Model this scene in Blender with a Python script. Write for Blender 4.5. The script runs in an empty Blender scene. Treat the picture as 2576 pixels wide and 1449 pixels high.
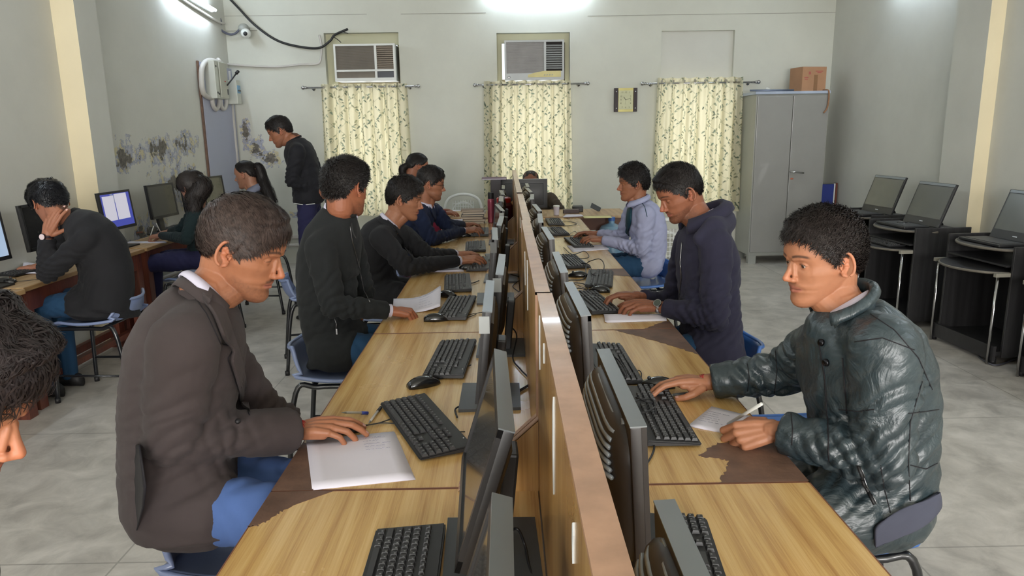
import bpy, bmesh, math, random
import numpy as np
from mathutils import Vector, Matrix, noise
from mathutils.bvhtree import BVHTree
from mathutils.geometry import tessellate_polygon
random.seed(7); rng = np.random.default_rng(7)
S = bpy.context.scene; COL = S.collection
PI = math.pi

# ---------------------------------------------------------------- camera
FPX = 1830.0; CX, CY = 1288.0, 724.5
def nrm(v):
    v = np.array(v, float); return v / max(1e-9, np.linalg.norm(v))
_y = nrm((-18, 392.5, -FPX)); _d = nrm((130, -(9300 - 724.5), -FPX)); _z = -_d; _z = nrm(_z - _y * _z.dot(_y)); _x = np.cross(_y, _z)
RC = np.stack([_x, _y, _z]); CAM = np.array((0, 0, 1.58))
cd = bpy.data.cameras.new('camera'); cam = bpy.data.objects.new('camera', cd); COL.objects.link(cam)
cd.sensor_width = 36; cd.lens = FPX / 2576 * 36; cd.clip_start = 0.05; cd.clip_end = 60
cam.matrix_world = Matrix.Translation(CAM.tolist()) @ Matrix(RC.tolist()).to_4x4()
S.camera = cam
def ray(px, py): return RC @ np.array((px - CX, CY - py, -FPX))
def atY(px, py, Y): r = ray(px, py); return CAM + r * (Y / r[1])
def atZ(px, py, z): r = ray(px, py); return CAM + r * ((z - 1.58) / r[2])
def atX(px, py, x): r = ray(px, py); return CAM + r * (x / r[0])

# ---------------------------------------------------------------- world, lights, exposure
S.view_settings.view_transform = 'Standard'; S.view_settings.look = 'None'
S.view_settings.exposure = 0.22; S.view_settings.gamma = 1.0; S.view_settings.use_curve_mapping = False
W = bpy.data.worlds.new('world'); S.world = W; W.use_nodes = True
bg = W.node_tree.nodes['Background']; bg.inputs[0].default_value = (0.86, 0.93, 1.0, 1); bg.inputs[1].default_value = 1.3
def area(name, loc, rot, sx, sy, power, color, spread=PI):
    l = bpy.data.lights.new(name, 'AREA'); l.shape = 'RECTANGLE'; l.size = sx; l.size_y = sy; l.energy = power; l.color = color; l.spread = spread
    o = bpy.data.objects.new(name, l); COL.objects.link(o); o.location = loc; o.rotation_euler = rot; return o
XL, XR, YB, YF, ZC = -3.27, 3.93, 9.05, -5.2, 3.75
# daylight through the windows of the wall behind the camera
for i, wx in enumerate((-2.0, 0.3, 2.6)):
    area('window_daylight', (wx, YF + 0.06, 1.75), (PI / 2, 0, 0), 1.5, 1.6, 175, (1.0, 0.975, 0.95))
# daylight behind the three curtained windows of the far wall
WIN = [(-2.12, -1.24), (-0.08, 0.79), (1.88, 2.75)]
for a, b in WIN:
    area('window_daylight', ((a + b) / 2, YB + 0.75, 1.4), (-PI / 2, 0, 0), 1.1, 1.9, 22, (1.0, 0.97, 0.90))

S.cycles.max_bounces = 7; S.cycles.diffuse_bounces = 4; S.cycles.glossy_bounces = 3; S.cycles.transmission_bounces = 5; S.cycles.caustics_reflective = False;
# ---------------------------------------------------------------- mesh helpers
def setmesh(me, V, Fs):
    me.from_pydata([tuple(map(float, v)) for v in V], [], [tuple(int(i) for i in f) for f in Fs])
def quadmesh(name, V, Q):
    """fast mesh from numpy arrays; Q is (n,4) or (n,3)"""
    me = bpy.data.meshes.new(name); V = np.asarray(V, np.float32); Q = np.asarray(Q, np.int32); k = Q.shape[1]
    me.vertices.add(len(V)); me.vertices.foreach_set('co', V.ravel())
    me.loops.add(Q.size); me.loops.foreach_set('vertex_index', Q.ravel())
    me.polygons.add(len(Q)); me.polygons.foreach_set('loop_start', np.arange(0, Q.size, k, dtype=np.int32))
    me.update(calc_edges=True); return me
def link(name, me, mat=None, parent=None, smooth=True):
    me.name = name
    o = bpy.data.objects.new(name, me); COL.objects.link(o)
    if mat is not None and len(me.materials) == 0: me.materials.append(mat)
    if parent is not None: o.parent = parent
    if smooth: me.polygons.foreach_set('use_smooth', [True] * len(me.polygons))
    return o
def frame_of(d, up=(0, 0, 1)):
    d = nrm(d); u = np.array(up, float)
    if abs(d.dot(nrm(u))) > 0.98: u = np.array((1.0, 0.1, 0))
    s = nrm(np.cross(u, d)); return s, np.cross(d, s)
class MB:
    def __init__(s): s.V = []; s.F = []
    def add(s, V, Fs, M=None):
        k = len(s.V)
        for v in V: s.V.append(tuple(M @ Vector(v)) if M is not None else tuple(float(c) for c in v))
        for f in Fs: s.F.append(tuple(int(i) + k for i in f))
        return s
    def box(s, c, d, rot=None, M=None, bev=0.0):
        x, y, z = d[0] / 2, d[1] / 2, d[2] / 2
        T = Matrix.Translation(Vector(tuple(float(q) for q in c)))
        if rot is not None: T = T @ (Matrix.Rotation(rot, 4, 'Z') if not hasattr(rot, '__len__') else (Matrix.Rotation(rot[2], 4, 'Z') @ Matrix.Rotation(rot[1], 4, 'Y') @ Matrix.Rotation(rot[0], 4, 'X')))
        if M is not None: T = M @ T
        if bev > 0:
            bm = bmesh.new(); bmesh.ops.create_cube(bm, size=1.0)
            for v in bm.verts: v.co = Vector((v.co.x * 2 * x, v.co.y * 2 * y, v.co.z * 2 * z))
            bmesh.ops.bevel(bm, geom=bm.edges[:], offset=bev, segments=2, affect='EDGES', profile=0.6)
            bm.verts.index_update(); vs = [v.co.copy() for v in bm.verts]; fs = [[v.index for v in f.verts] for f in bm.faces]; bm.free()
            return s.add(vs, fs, T)
        vs = [(-x, -y, -z), (x, -y, -z), (x, y, -z), (-x, y, -z), (-x, -y, z), (x, -y, z), (x, y, z), (-x, y, z)]
        return s.add(vs, [(0, 3, 2, 1), (4, 5, 6, 7), (0, 1, 5, 4), (1, 2, 6, 5), (2, 3, 7, 6), (3, 0, 4, 7)], T)
    def bb(s, lo, hi, **k):
        lo = np.array(lo, float); hi = np.array(hi, float); return s.box((lo + hi) / 2, np.abs(hi - lo), **k)
    def tube(s, P, r, nseg=10, cap=True, M=None):
        P = [np.array(p, float) for p in P]; m = len(P)
        rr = [r] * m if not hasattr(r, '__len__') else r
        V = []; Fs = []; side = None
        for i, p in enumerate(P):
            d = nrm(P[min(i + 1, m - 1)] - P[max(i - 1, 0)])
            if side is None: side, up = frame_of(d)
            else:
                side = nrm(side - d * side.dot(d)); up = np.cross(d, side)
            for j in range(nseg):
                a = 2 * PI * j / nseg; V.append(p + (side * math.cos(a) + up * math.sin(a)) * rr[i])
        for i in range(m - 1):
            for j in range(nseg):
                k = (j + 1) % nseg; Fs.append((i * nseg + j, i * nseg + k, (i + 1) * nseg + k, (i + 1) * nseg + j))
        if cap: Fs.append(tuple(reversed(range(nseg)))); Fs.append(tuple((m - 1) * nseg + j for j in range(nseg)))
        return s.add(V, Fs, M)
    def cyl(s, a, b, r, r2=None, nseg=20, M=None): return s.tube([a, b], [r, r if r2 is None else r2], nseg, M=M)
    def loft(s, rings, close=True, cap=True, M=None):
        nr = len(rings[0]); V = [p for r in rings for p in r]; Fs = []
        for i in range(len(rings) - 1):
            for j in range(nr if close else nr - 1):
                k = (j + 1) % nr; Fs.append((i * nr + j, i * nr + k, (i + 1) * nr + k, (i + 1) * nr + j))
        if cap and close: Fs.append(tuple(reversed(range(nr)))); Fs.append(tuple((len(rings) - 1) * nr + j for j in range(nr)))
        return s.add(V, Fs, M)
    def lathe(s, prof, c=(0, 0, 0), nseg=24, M=None):
        rings = [[(c[0] + r * math.cos(2 * PI * j / nseg), c[1] + r * math.sin(2 * PI * j / nseg), c[2] + z) for j in range(nseg)] for r, z in prof]
        return s.loft(rings, M=M)
    def ell(s, c, r, nu=16, nv=10, M=None):
        rings = [[(c[0] + r[0] * math.cos(2 * PI * j / nu) * math.sin(a), c[1] + r[1] * math.sin(2 * PI * j / nu) * math.sin(a), c[2] - r[2] * math.cos(a)) for j in range(nu)] for a in [PI * (i + .03) / (nv + .06) for i in range(nv + 1)]]
        return s.loft(rings, M=M)
    def grid(s, P, thick=None, M=None):
        """P: rows x cols of points (open sheet); thick gives it a back face"""
        P = np.array(P, float); a, b = P.shape[:2]
        q = [(i * b + j, i * b + j + 1, (i + 1) * b + j + 1, (i + 1) * b + j) for i in range(a - 1) for j in range(b - 1)]
        if thick is None: return s.add(P.reshape(-1, 3), q, M)
        du = np.gradient(P, axis=0); dv = np.gradient(P, axis=1); N = np.cross(dv, du); N /= np.maximum(1e-9, np.linalg.norm(N, axis=2, keepdims=True))
        Q = P - N * thick; m = a * b
        V = np.concatenate([P.reshape(-1, 3), Q.reshape(-1, 3)]); fs = list(q) + [(c + m, b_ + m, a_ + m, d + m) for (a_, b_, c, d) in [(x[0], x[1], x[2], x[3]) for x in q]]
        fs = list(q) + [tuple(i + m for i in reversed(x)) for x in q]
        rim = [j for j in range(b)] + [i * b + b - 1 for i in range(1, a)] + [(a - 1) * b + j for j in range(b - 2, -1, -1)] + [i * b for i in range(a - 2, 0, -1)]
        for i in range(len(rim)):
            x, y = rim[i], rim[(i + 1) % len(rim)]; fs.append((y, x, x + m, y + m))
        return s.add(V, fs, M)
    def prism(s, poly, h0, h1, M=None):
        """poly: xy outline, extruded from z=h0 to h1"""
        k = len(poly); V = [(x, y, h0) for x, y in poly] + [(x, y, h1) for x, y in poly]
        tri = tessellate_polygon([[Vector((x, y, 0)) for x, y in poly]])
        fs = [(a + k, b + k, c + k) for a, b, c in tri] + [(c, b, a) for a, b, c in tri] + [(i, (i + 1) % k, (i + 1) % k + k, i + k) for i in range(k)]
        return s.add(V, fs, M)
    def build(s, name, mat=None, parent=None, smooth=False, world=False, loc=None):
        V = s.V
        if world and parent is not None:
            inv = wm(parent).inverted(); V = [tuple(inv @ Vector(v)) for v in V]
        if loc is not None: V = [(v[0] - loc[0], v[1] - loc[1], v[2] - loc[2]) for v in V]
        me = bpy.data.meshes.new(name); setmesh(me, V, s.F); me.update()
        bm = bmesh.new(); bm.from_mesh(me); bmesh.ops.recalc_face_normals(bm, faces=bm.faces[:]); bm.to_mesh(me); bm.free()
        o = link(name, me, mat, parent, smooth)
        if loc is not None: o.location = loc
        if smooth == 'auto':
            me.polygons.foreach_set('use_smooth', [True] * len(me.polygons)); me.set_sharp_from_angle(angle=math.radians(35))
        return o
def wm(o):
    M = Matrix.LocRotScale(o.location, o.rotation_euler, o.scale)
    return wm(o.parent) @ M if o.parent else M
def empty(name, loc, rz=0, rot=None):
    o = bpy.data.objects.new(name, None); COL.objects.link(o); o.location = tuple(float(c) for c in loc)
    o.rotation_euler = rot if rot is not None else (0, 0, rz); o.empty_display_size = .05; return o
def tag(o, label=None, cat=None, group=None, kind=None):
    if label: o['label'] = label
    if cat: o['category'] = cat
    if group: o['group'] = group
    if kind: o['kind'] = kind
    return o
def part_label(o, t): o['label'] = t; return o
def copy_tree(o, parent=None):
    c = o.copy(); COL.objects.link(c); c.parent = parent
    for ch in list(o.children): copy_tree(ch, c)
    return c
def resample(P, m):
    P = np.array(P, float); d = np.r_[0, np.cumsum(np.linalg.norm(np.diff(P, axis=0), axis=1))]; t = np.linspace(0, d[-1], m)
    return np.stack([np.interp(t, d, P[:, i]) for i in range(P.shape[1])], 1)
def spline(P, m=24):
    P = [np.array(p, float) for p in P]; Q = [2 * P[0] - P[1]] + P + [2 * P[-1] - P[-2]]; out = []
    for i in range(1, len(Q) - 2):
        for t in np.linspace(0, 1, max(2, m // (len(P) - 1)), endpoint=False):
            a, b, c, d = Q[i - 1:i + 3]; out.append(.5 * ((2 * b) + (-a + c) * t + (2 * a - 5 * b + 4 * c - d) * t * t + (-a + 3 * b - 3 * c + d) * t ** 3))
    out.append(P[-1]); return out

# ---------------------------------------------------------------- materials
def lin(c):
    """sRGB 0-255 -> linear"""
    return tuple((x / 255 / 12.92 if x / 255 < .04045 else ((x / 255 + .055) / 1.055) ** 2.4) for x in c)
class NT:
    def __init__(s, name):
        s.m = bpy.data.materials.new(name); s.m.use_nodes = True; s.t = s.m.node_tree; s.b = s.t.nodes['Principled BSDF']; s.o = s.t.nodes['Material Output']
    def N(s, typ, **k):
        n_ = s.t.nodes.new(typ)
        for a, v in k.items():
            if a in n_.inputs.keys() if isinstance(a, str) else False: pass
            setattr(n_, a, v)
        return n_
    def L(s, a, b): s.t.links.new(a, b)
    def coord(s, scale=(1, 1, 1), kind='Object', rot=(0, 0, 0)):
        tc = s.N('ShaderNodeTexCoord'); mp = s.N('ShaderNodeMapping'); mp.inputs['Scale'].default_value = scale; mp.inputs['Rotation'].default_value = rot
        s.L(tc.outputs[kind], mp.inputs['Vector']); return mp.outputs[0]
    def noise(s, vec, scale=5, detail=4, rough=.55, dist=0):
        n_ = s.N('ShaderNodeTexNoise'); n_.inputs['Scale'].default_value = scale; n_.inputs['Detail'].default_value = detail; n_.inputs['Roughness'].default_value = rough; n_.inputs['Distortion'].default_value = dist
        s.L(vec, n_.inputs['Vector']); return n_.outputs[0]
    def ramp(s, fac, stops):
        r = s.N('ShaderNodeValToRGB'); e = r.color_ramp.elements
        while len(e) < len(stops): e.new(.5)
        for i, (p, c) in enumerate(stops): e[i].position = p; e[i].color = (*c, 1) if len(c) == 3 else c
        s.L(fac, r.inputs[0]); return r.outputs[0]
    def mix(s, fac, a, b, mode='MIX'):
        m_ = s.N('ShaderNodeMix'); m_.data_type = 'RGBA'; m_.blend_type = mode
        for sock, v in ((m_.inputs[0], fac), (m_.inputs[6], a), (m_.inputs[7], b)):
            if hasattr(v, 'is_linked') or hasattr(v, 'links'): s.L(v, sock)
            elif isinstance(v, (int, float)): sock.default_value = v
            else: sock.default_value = (*v, 1) if len(v) == 3 else v
        return m_.outputs[2]
    def math(s, op, a, b=None):
        m_ = s.N('ShaderNodeMath'); m_.operation = op
        for i, v in enumerate((a, b)):
            if v is None: continue
            if isinstance(v, (int, float)): m_.inputs[i].default_value = v
            else: s.L(v, m_.inputs[i])
        return m_.outputs[0]
    def bump(s, h, strength=.3, dist=.01):
        b = s.N('ShaderNodeBump'); b.inputs['Strength'].default_value = strength; b.inputs['Distance'].default_value = dist
        s.L(h, b.inputs['Height']); s.L(b.outputs[0], s.b.inputs['Normal'])
    def set(s, **k):
        for a, v in k.items():
            sock = s.b.inputs[a.replace('_', ' ')]
            if hasattr(v, 'is_linked'): s.L(v, sock)
            else: sock.default_value = (*v, 1) if (hasattr(v, '__len__') and len(v) == 3 and sock.type == 'RGBA') else v
        return s
MATS = {}
def mat(name, c, rough=.6, metal=0.0, var=.12, vscale=6, bump=0.0, bscale=60, coat=0.0, spec=.5, sheen=0.0, stretch=(1, 1, 1)):
    if name in MATS: return MATS[name]
    t = NT(name); c = lin(c); v = t.coord(stretch)
    col = t.ramp(t.noise(v, vscale, 5), [(.3, tuple(x * (1 - var) for x in c)), (.7, tuple(min(1, x * (1 + var)) for x in c))])
    t.set(Base_Color=col, Roughness=rough, Metallic=metal, Coat_Weight=coat, Specular_IOR_Level=spec, Sheen_Weight=sheen)
    if bump: t.bump(t.noise(v, bscale, 3), bump, .004)
    MATS[name] = t.m; return t.m
def glass_like(name, c, rough=.1, alpha=.4):
    t = NT(name); t.set(Base_Color=lin(c), Roughness=rough, Transmission_Weight=1 - alpha, IOR=1.3); MATS[name] = t.m; return t.m
def emis(name, c, e):
    t = NT(name); t.set(Base_Color=(.8, .8, .8), Emission_Color=lin(c), Emission_Strength=e, Roughness=.4); MATS[name] = t.m; return t.m

def wall_mat(name, c, cracks=0.0, peel=None):
    """painted plaster; peel = list of (centre, radii, seed) patches in object space where the paint has come off"""
    t = NT(name); v = t.coord(); c = lin(c)
    base = t.ramp(t.noise(v, 1.3, 6, .6), [(.3, tuple(x * .93 for x in c)), (.7, tuple(min(1, x * 1.04) for x in c))])
    fine = t.noise(v, 35, 4)
    if peel:
        tc = t.N('ShaderNodeTexCoord'); warp = t.N('ShaderNodeTexNoise'); warp.inputs['Scale'].default_value = 7; warp.inputs['Detail'].default_value = 8; warp.inputs['Roughness'].default_value = .68
        t.L(tc.outputs['Object'], warp.inputs['Vector'])
        mask = None; mdeep = None
        for (cc, rr) in peel:
            sub = t.N('ShaderNodeVectorMath'); sub.operation = 'SUBTRACT'; sub.inputs[1].default_value = cc; t.L(tc.outputs['Object'], sub.inputs[0])
            dv = t.N('ShaderNodeVectorMath'); dv.operation = 'DIVIDE'; dv.inputs[1].default_value = rr; t.L(sub.outputs[0], dv.inputs[0])
            ln = t.N('ShaderNodeVectorMath'); ln.operation = 'LENGTH'; t.L(dv.outputs[0], ln.inputs[0])
            d = t.math('SUBTRACT', 1.0, ln.outputs['Value'])
            mask = d if mask is None else t.math('MAXIMUM', mask, d)
        nz = t.math('MULTIPLY', t.math('SUBTRACT', warp.outputs[0], .5), 4.2)
        m = t.math('ADD', mask, nz); inside = t.math('GREATER_THAN', mask, -.35)
        edge = t.math('MULTIPLY', t.math('GREATER_THAN', m, .12), inside)
        deep = t.math('MULTIPLY', t.math('GREATER_THAN', m, .62), inside)
        n2 = t.noise(v, 11, 7, .7)
        under = t.ramp(n2, [(.40, lin((196, 196, 196))), (.50, lin((150, 155, 178))), (.56, lin((205, 196, 160)))])
        cem = t.ramp(t.noise(v, 30, 5), [(.35, lin((88, 84, 78))), (.65, lin((128, 122, 112)))])
        col = t.mix(edge, base, under); col = t.mix(deep, col, cem)
        t.set(Base_Color=col, Roughness=.75); h = t.math('ADD', t.math('MULTIPLY', edge, -1.0), t.math('MULTIPLY', fine, .25)); t.bump(h, .5, .006)
    else:
        t.set(Base_Color=base, Roughness=.72); t.bump(fine, .10, .004)
    MATS[name] = t.m; return t.m

def wood_mat(name, dark, mid, light, axis='Y', rough=.35, coat=.25, scale=1.0):
    t = NT(name); sc = (9 * scale, 1.0 * scale, 9 * scale) if axis == 'Y' else ((1.0 * scale, 9 * scale, 9 * scale) if axis == 'X' else (9 * scale, 9 * scale, 1.0 * scale))
    v = t.coord(sc); broad = t.noise(v, .9, 3, .5, .4)
    wv = t.N('ShaderNodeTexWave'); wv.wave_type = 'BANDS'; wv.bands_direction = 'X' if axis != 'X' else 'Y'; wv.inputs['Scale'].default_value = .55; wv.inputs['Distortion'].default_value = 7.0; wv.inputs['Detail'].default_value = 3; wv.inputs['Detail Scale'].default_value = .9
    t.L(v, wv.inputs['Vector'])
    v2 = t.coord(tuple(q * 4.5 if q > 1.5 * scale else q * 1.4 for q in sc)); fibre = t.noise(v2, 2.2, 5, .65)
    v3 = t.coord(tuple(q * 16 if q > 1.5 * scale else q * 2.0 for q in sc)); fine = t.noise(v3, 2.0, 3, .6)
    f = t.math('ADD', t.math('ADD', t.math('MULTIPLY', broad, .26), t.math('MULTIPLY', fine, .30)), t.math('ADD', t.math('MULTIPLY', wv.outputs[1], .12), t.math('MULTIPLY', fibre, .36)))
    col = t.ramp(f, [(.36, lin(dark)), (.50, lin(mid)), (.66, lin(light))])
    sm = t.noise(t.coord((1, 1, 1)), 3, 5)
    t.set(Base_Color=col, Roughness=t.math('ADD', t.math('MULTIPLY', sm, .22), rough - .1), Coat_Weight=coat, Coat_Roughness=.22)
    t.bump(fibre, .06, .002); MATS[name] = t.m; return t.m
# ================================================================ materials
M_wall = wall_mat('cream_plaster', (208, 208, 200))
M_wallL = wall_mat('cream_plaster_peeling', (206, 205, 196), peel=[((XL, 6.35, 1.43), (.3, .33, .14)), ((XL, 7.0, 1.46), (.3, .45, .13)), ((XL, 7.55, 1.50), (.3, .36, .12)), ((XL, 7.4, 1.12), (.3, .62, .20)), ((XL, 6.7, .72), (.3, .4, .16)), ((XL, 5.95, .95), (.3, .12, .2))])
M_wallB = wall_mat('cream_plaster_back', (206, 207, 196), peel=[((-3.02, YB, 1.42), (.13, .3, .16)), ((-2.88, YB, 1.30), (.16, .3, .12)), ((-2.55, YB, .62), (.2, .3, .05)), ((-3.15, YB, 1.62), (.06, .3, .16))])
M_pil = wall_mat('warm_cream_face', (226, 212, 178))
M_sill = wall_mat('sill_paint', (202, 200, 170))
def floor_mat():
    t = NT('worn_concrete'); v = t.coord()
    a = t.noise(v, .8, 6, .6); b = t.noise(v, 6, 7, .65, .6); c = t.noise(v, 40, 3)
    col = t.ramp(t.math('ADD', t.math('MULTIPLY', a, .45), t.math('MULTIPLY', b, .55)), [(.36, lin((156, 151, 144))), (.5, lin((188, 183, 175))), (.64, lin((212, 206, 198)))])
    br = t.N('ShaderNodeTexBrick'); br.inputs['Scale'].default_value = 1.0; br.inputs['Mortar Size'].default_value = .004; br.inputs['Brick Width'].default_value = 1.5; br.inputs['Row Height'].default_value = 1.25; br.offset = .0
    t.L(v, br.inputs['Vector']); col = t.mix(t.math('MULTIPLY', br.outputs['Fac'], .45), col, lin((92, 88, 82)))
    t.set(Base_Color=col, Roughness=t.math('ADD', t.math('MULTIPLY', b, .35), .22), Specular_IOR_Level=.45); t.bump(t.math('ADD', b, t.math('MULTIPLY', c, .2)), .10, .008); return t.m
M_floor = floor_mat()
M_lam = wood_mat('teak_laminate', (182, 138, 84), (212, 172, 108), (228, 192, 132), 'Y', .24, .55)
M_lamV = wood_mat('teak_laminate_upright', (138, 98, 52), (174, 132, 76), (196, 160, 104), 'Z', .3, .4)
M_edge = mat('edge_band', (176, 138, 112), .42, var=.16, vscale=20, coat=.3)
M_edged = mat('brown_edge', (128, 84, 62), .5, var=.15)
M_worn = mat('bare_worn_board', (108, 82, 68), .55, var=.3, vscale=14, bump=.3, bscale=40)
M_red = wood_mat('dark_red_timber', (72, 34, 26), (98, 50, 38), (122, 66, 48), 'Z', .45, .2)
M_oldtop = wood_mat('old_table_top', (150, 116, 76), (178, 142, 98), (196, 164, 120), 'Y', .4, .2)
M_blk = mat('black_plastic', (34, 34, 36), .42, var=.1, bump=.05)
M_blk2 = mat('matt_black_plastic', (24, 23, 25), .55, var=.1)
M_dgrey = mat('dark_grey_plastic', (62, 64, 66), .4, var=.06)
M_sil = mat('silver_grey_plastic', (128, 134, 138), .36, var=.05, metal=.2)
M_key = mat('keycap_grey', (58, 58, 60), .5, var=.05)
M_keyb = mat('keyboard_body', (38, 38, 40), .45, var=.05)
M_mouse = mat('glossy_black', (22, 22, 24), .2, var=.05, coat=.3)
M_cable = mat('cable_rubber', (30, 30, 32), .5)
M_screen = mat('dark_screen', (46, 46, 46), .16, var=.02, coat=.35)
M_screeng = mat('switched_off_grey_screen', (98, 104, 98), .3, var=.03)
M_tube = mat('black_painted_tube', (22, 24, 28), .28, var=.05, coat=.4)
M_seatb = mat('blue_seat_plastic', (58, 104, 176), .32, var=.08, coat=.25)
M_seatg = mat('grey_blue_seat_plastic', (122, 136, 172), .35, var=.08, coat=.25)
M_paper = mat('white_paper', (232, 228, 240), .6, var=.015)
M_paper2 = mat('cream_paper', (214, 202, 186), .65, var=.04)
M_white = mat('white_plastic', (222, 224, 220), .4, var=.03)
M_steel = mat('grey_enamel_steel', (150, 152, 146), .38, var=.04, coat=.2)
M_chrome = mat('polished_chrome', (190, 190, 192), .16, metal=1.0, var=.02)
M_pvc = mat('pvc_conduit', (196, 192, 186), .45, var=.05)
M_ink = mat('pencil_ink', (120, 118, 150), .7)
M_label = mat('white_tape', (205, 212, 216), .5, var=.05)
M_card = mat('brown_cardboard', (172, 130, 98), .75, var=.08)
M_blackboard = wood_mat('black_laminate', (26, 25, 26), (34, 33, 34), (44, 43, 44), 'Z', .5, .1)

# ================================================================ room shell
def struct(name, mb, m, **k): o = mb.build(name, m, **k); o['kind'] = 'structure'; return o
struct('floor', MB().bb((XL - .3, YF - .3, -.1), (XR + .3, YB + .6, 0)), M_floor)
struct('ceiling', MB().bb((XL - .3, YF - .3, ZC), (XR + .3, YB + .6, ZC + .12)), M_wall)
struct('wall_left', MB().bb((XL - .25, YF - .25, 0), (XL, YB + .6, ZC)), M_wallL)
struct('wall_right', MB().bb((XR, YF - .25, 0), (XR + .25, YB + .6, ZC)), M_wall)
# far wall with three tall window openings; the last one is bricked up above the curtain
def wall_with_holes(y0, y1, x0, x1, z1, holes):
    mb = MB(); xs = x0
    for (a, b, zl, zh) in sorted(holes):
        mb.bb((xs, y0, 0), (a, y1, z1)); mb.bb((a, y0, 0), (b, y1, zl)); mb.bb((a, y0, zh), (b, y1, z1)); xs = b
    mb.bb((xs, y0, 0), (x1, y1, z1)); return mb
ZH = [2.752, 2.725, 2.722]
struct('wall_back', wall_with_holes(YB, YB + .40, XL, XR, ZC, [(a, b, .62, ZH[i]) for i, (a, b) in enumerate(WIN)]), M_wallB)
struct('wall_front', wall_with_holes(YF - .2, YF, XL, XR, ZC, [(-2.8, -1.2, .9, 2.6), (-.5, 1.1, .9, 2.6), (1.8, 3.4, .9, 2.6)]), M_wall)
for i, x in enumerate((-2.0, .3, 2.6)):
    w = MB()
    for dx in (-.8, -.27, .27, .8): w.bb((x + dx - .03, YF - .14, .9), (x + dx + .03, YF - .08, 2.6))
    for z in (.93, 1.75, 2.57): w.bb((x - .8, YF - .14, z - .03), (x + .8, YF - .08, z + .03))
    struct('window_%d' % (4 + i), w, M_white)
# pillars
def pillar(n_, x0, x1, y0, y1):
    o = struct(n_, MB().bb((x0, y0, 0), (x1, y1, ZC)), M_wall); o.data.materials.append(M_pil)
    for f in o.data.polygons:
        if f.normal.y < -.9: f.material_index = 1  # camera-facing side gets a warmer cream than the other sides
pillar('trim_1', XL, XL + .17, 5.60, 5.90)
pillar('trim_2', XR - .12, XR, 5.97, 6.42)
# hairline plaster joints, skirting pipe of the far wall
jo = mat('plaster_joint', (150, 148, 138), .8)
struct('trim_3', MB().bb((XL, YB - .003, 2.955), (-1.6, YB, 2.960)).bb((-1.2, YB - .003, 2.95), (-.2, YB, 2.956)).bb((1.0, YB - .003, 2.90), (XR, YB, 2.905)), jo)
struct('trim_4', MB().bb((XL, YB - .02, 2.79), (-2.9, YB, 2.793)), jo)
struct('baseboard_back', MB().bb((XL, YB - .03, .32), (2.8, YB, .36)).tube([(XL, YB - .05, .24), (2.8, YB - .05, .25)], .022), M_pvc)
struct('baseboard_left', MB().tube([(XL + .03, 3.0, .28), (XL + .03, 5.6, .28)], .02).tube([(XL + .03, 5.95, .28), (XL + .03, YB, .28)], .02), M_pvc)
# windows: grille frame + frosted panes, one object each
M_pane = NT('frosted_pane'); M_pane.set(Base_Color=(.95, .97, 1.0), Roughness=.5, Transmission_Weight=1.0, IOR=1.1); M_pane = M_pane.m
M_gr = mat('window_frame_cream', (196, 184, 150), .5)
for i, (a, b) in enumerate(WIN):
    w = MB(); y = YB + .27; zt = 2.15
    w.bb((a, y - .03, .62), (a + .05, y + .03, ZH[i])); w.bb((b - .05, y - .03, .62), (b, y + .03, ZH[i])); w.bb((a, y - .03, .62), (b, y + .03, .68)); w.bb((a, y - .03, zt), (b, y + .03, zt + .06))
    for k in range(1, 9): w.bb((a, y - .012, .62 + k * .17), (b, y - .002, .625 + k * .17 + .012))
    w.bb(((a + b) / 2 - .02, y - .03, .68), ((a + b) / 2 + .02, y + .03, zt))
    fr = struct('window_%d' % (i + 1), w, M_gr)
    g = MB().bb((a + .05, y + .012, .68), (b - .05, y + .016, zt)).build('window_pane', M_pane, fr)
    if i == 2:   # bricked up upper part
        struct('trim_5', MB().bb((a, YB + .06, 2.14), (b, YB + .2, ZH[2])), M_wall)
    else:        # board around the air conditioner
        acx = [(-1.99, -1.27), (.0, .71)][i]
        bd = MB().bb((a, YB + .10, 2.62), (b, YB + .13, ZH[i])).bb((a, YB + .10, 2.15), (acx[0] - .02, YB + .13, 2.62)).bb((acx[1] + .03, YB + .10, 2.15), (b, YB + .13, 2.62))
        struct('trim_%d' % (6 + i), bd, M_sill)

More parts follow.
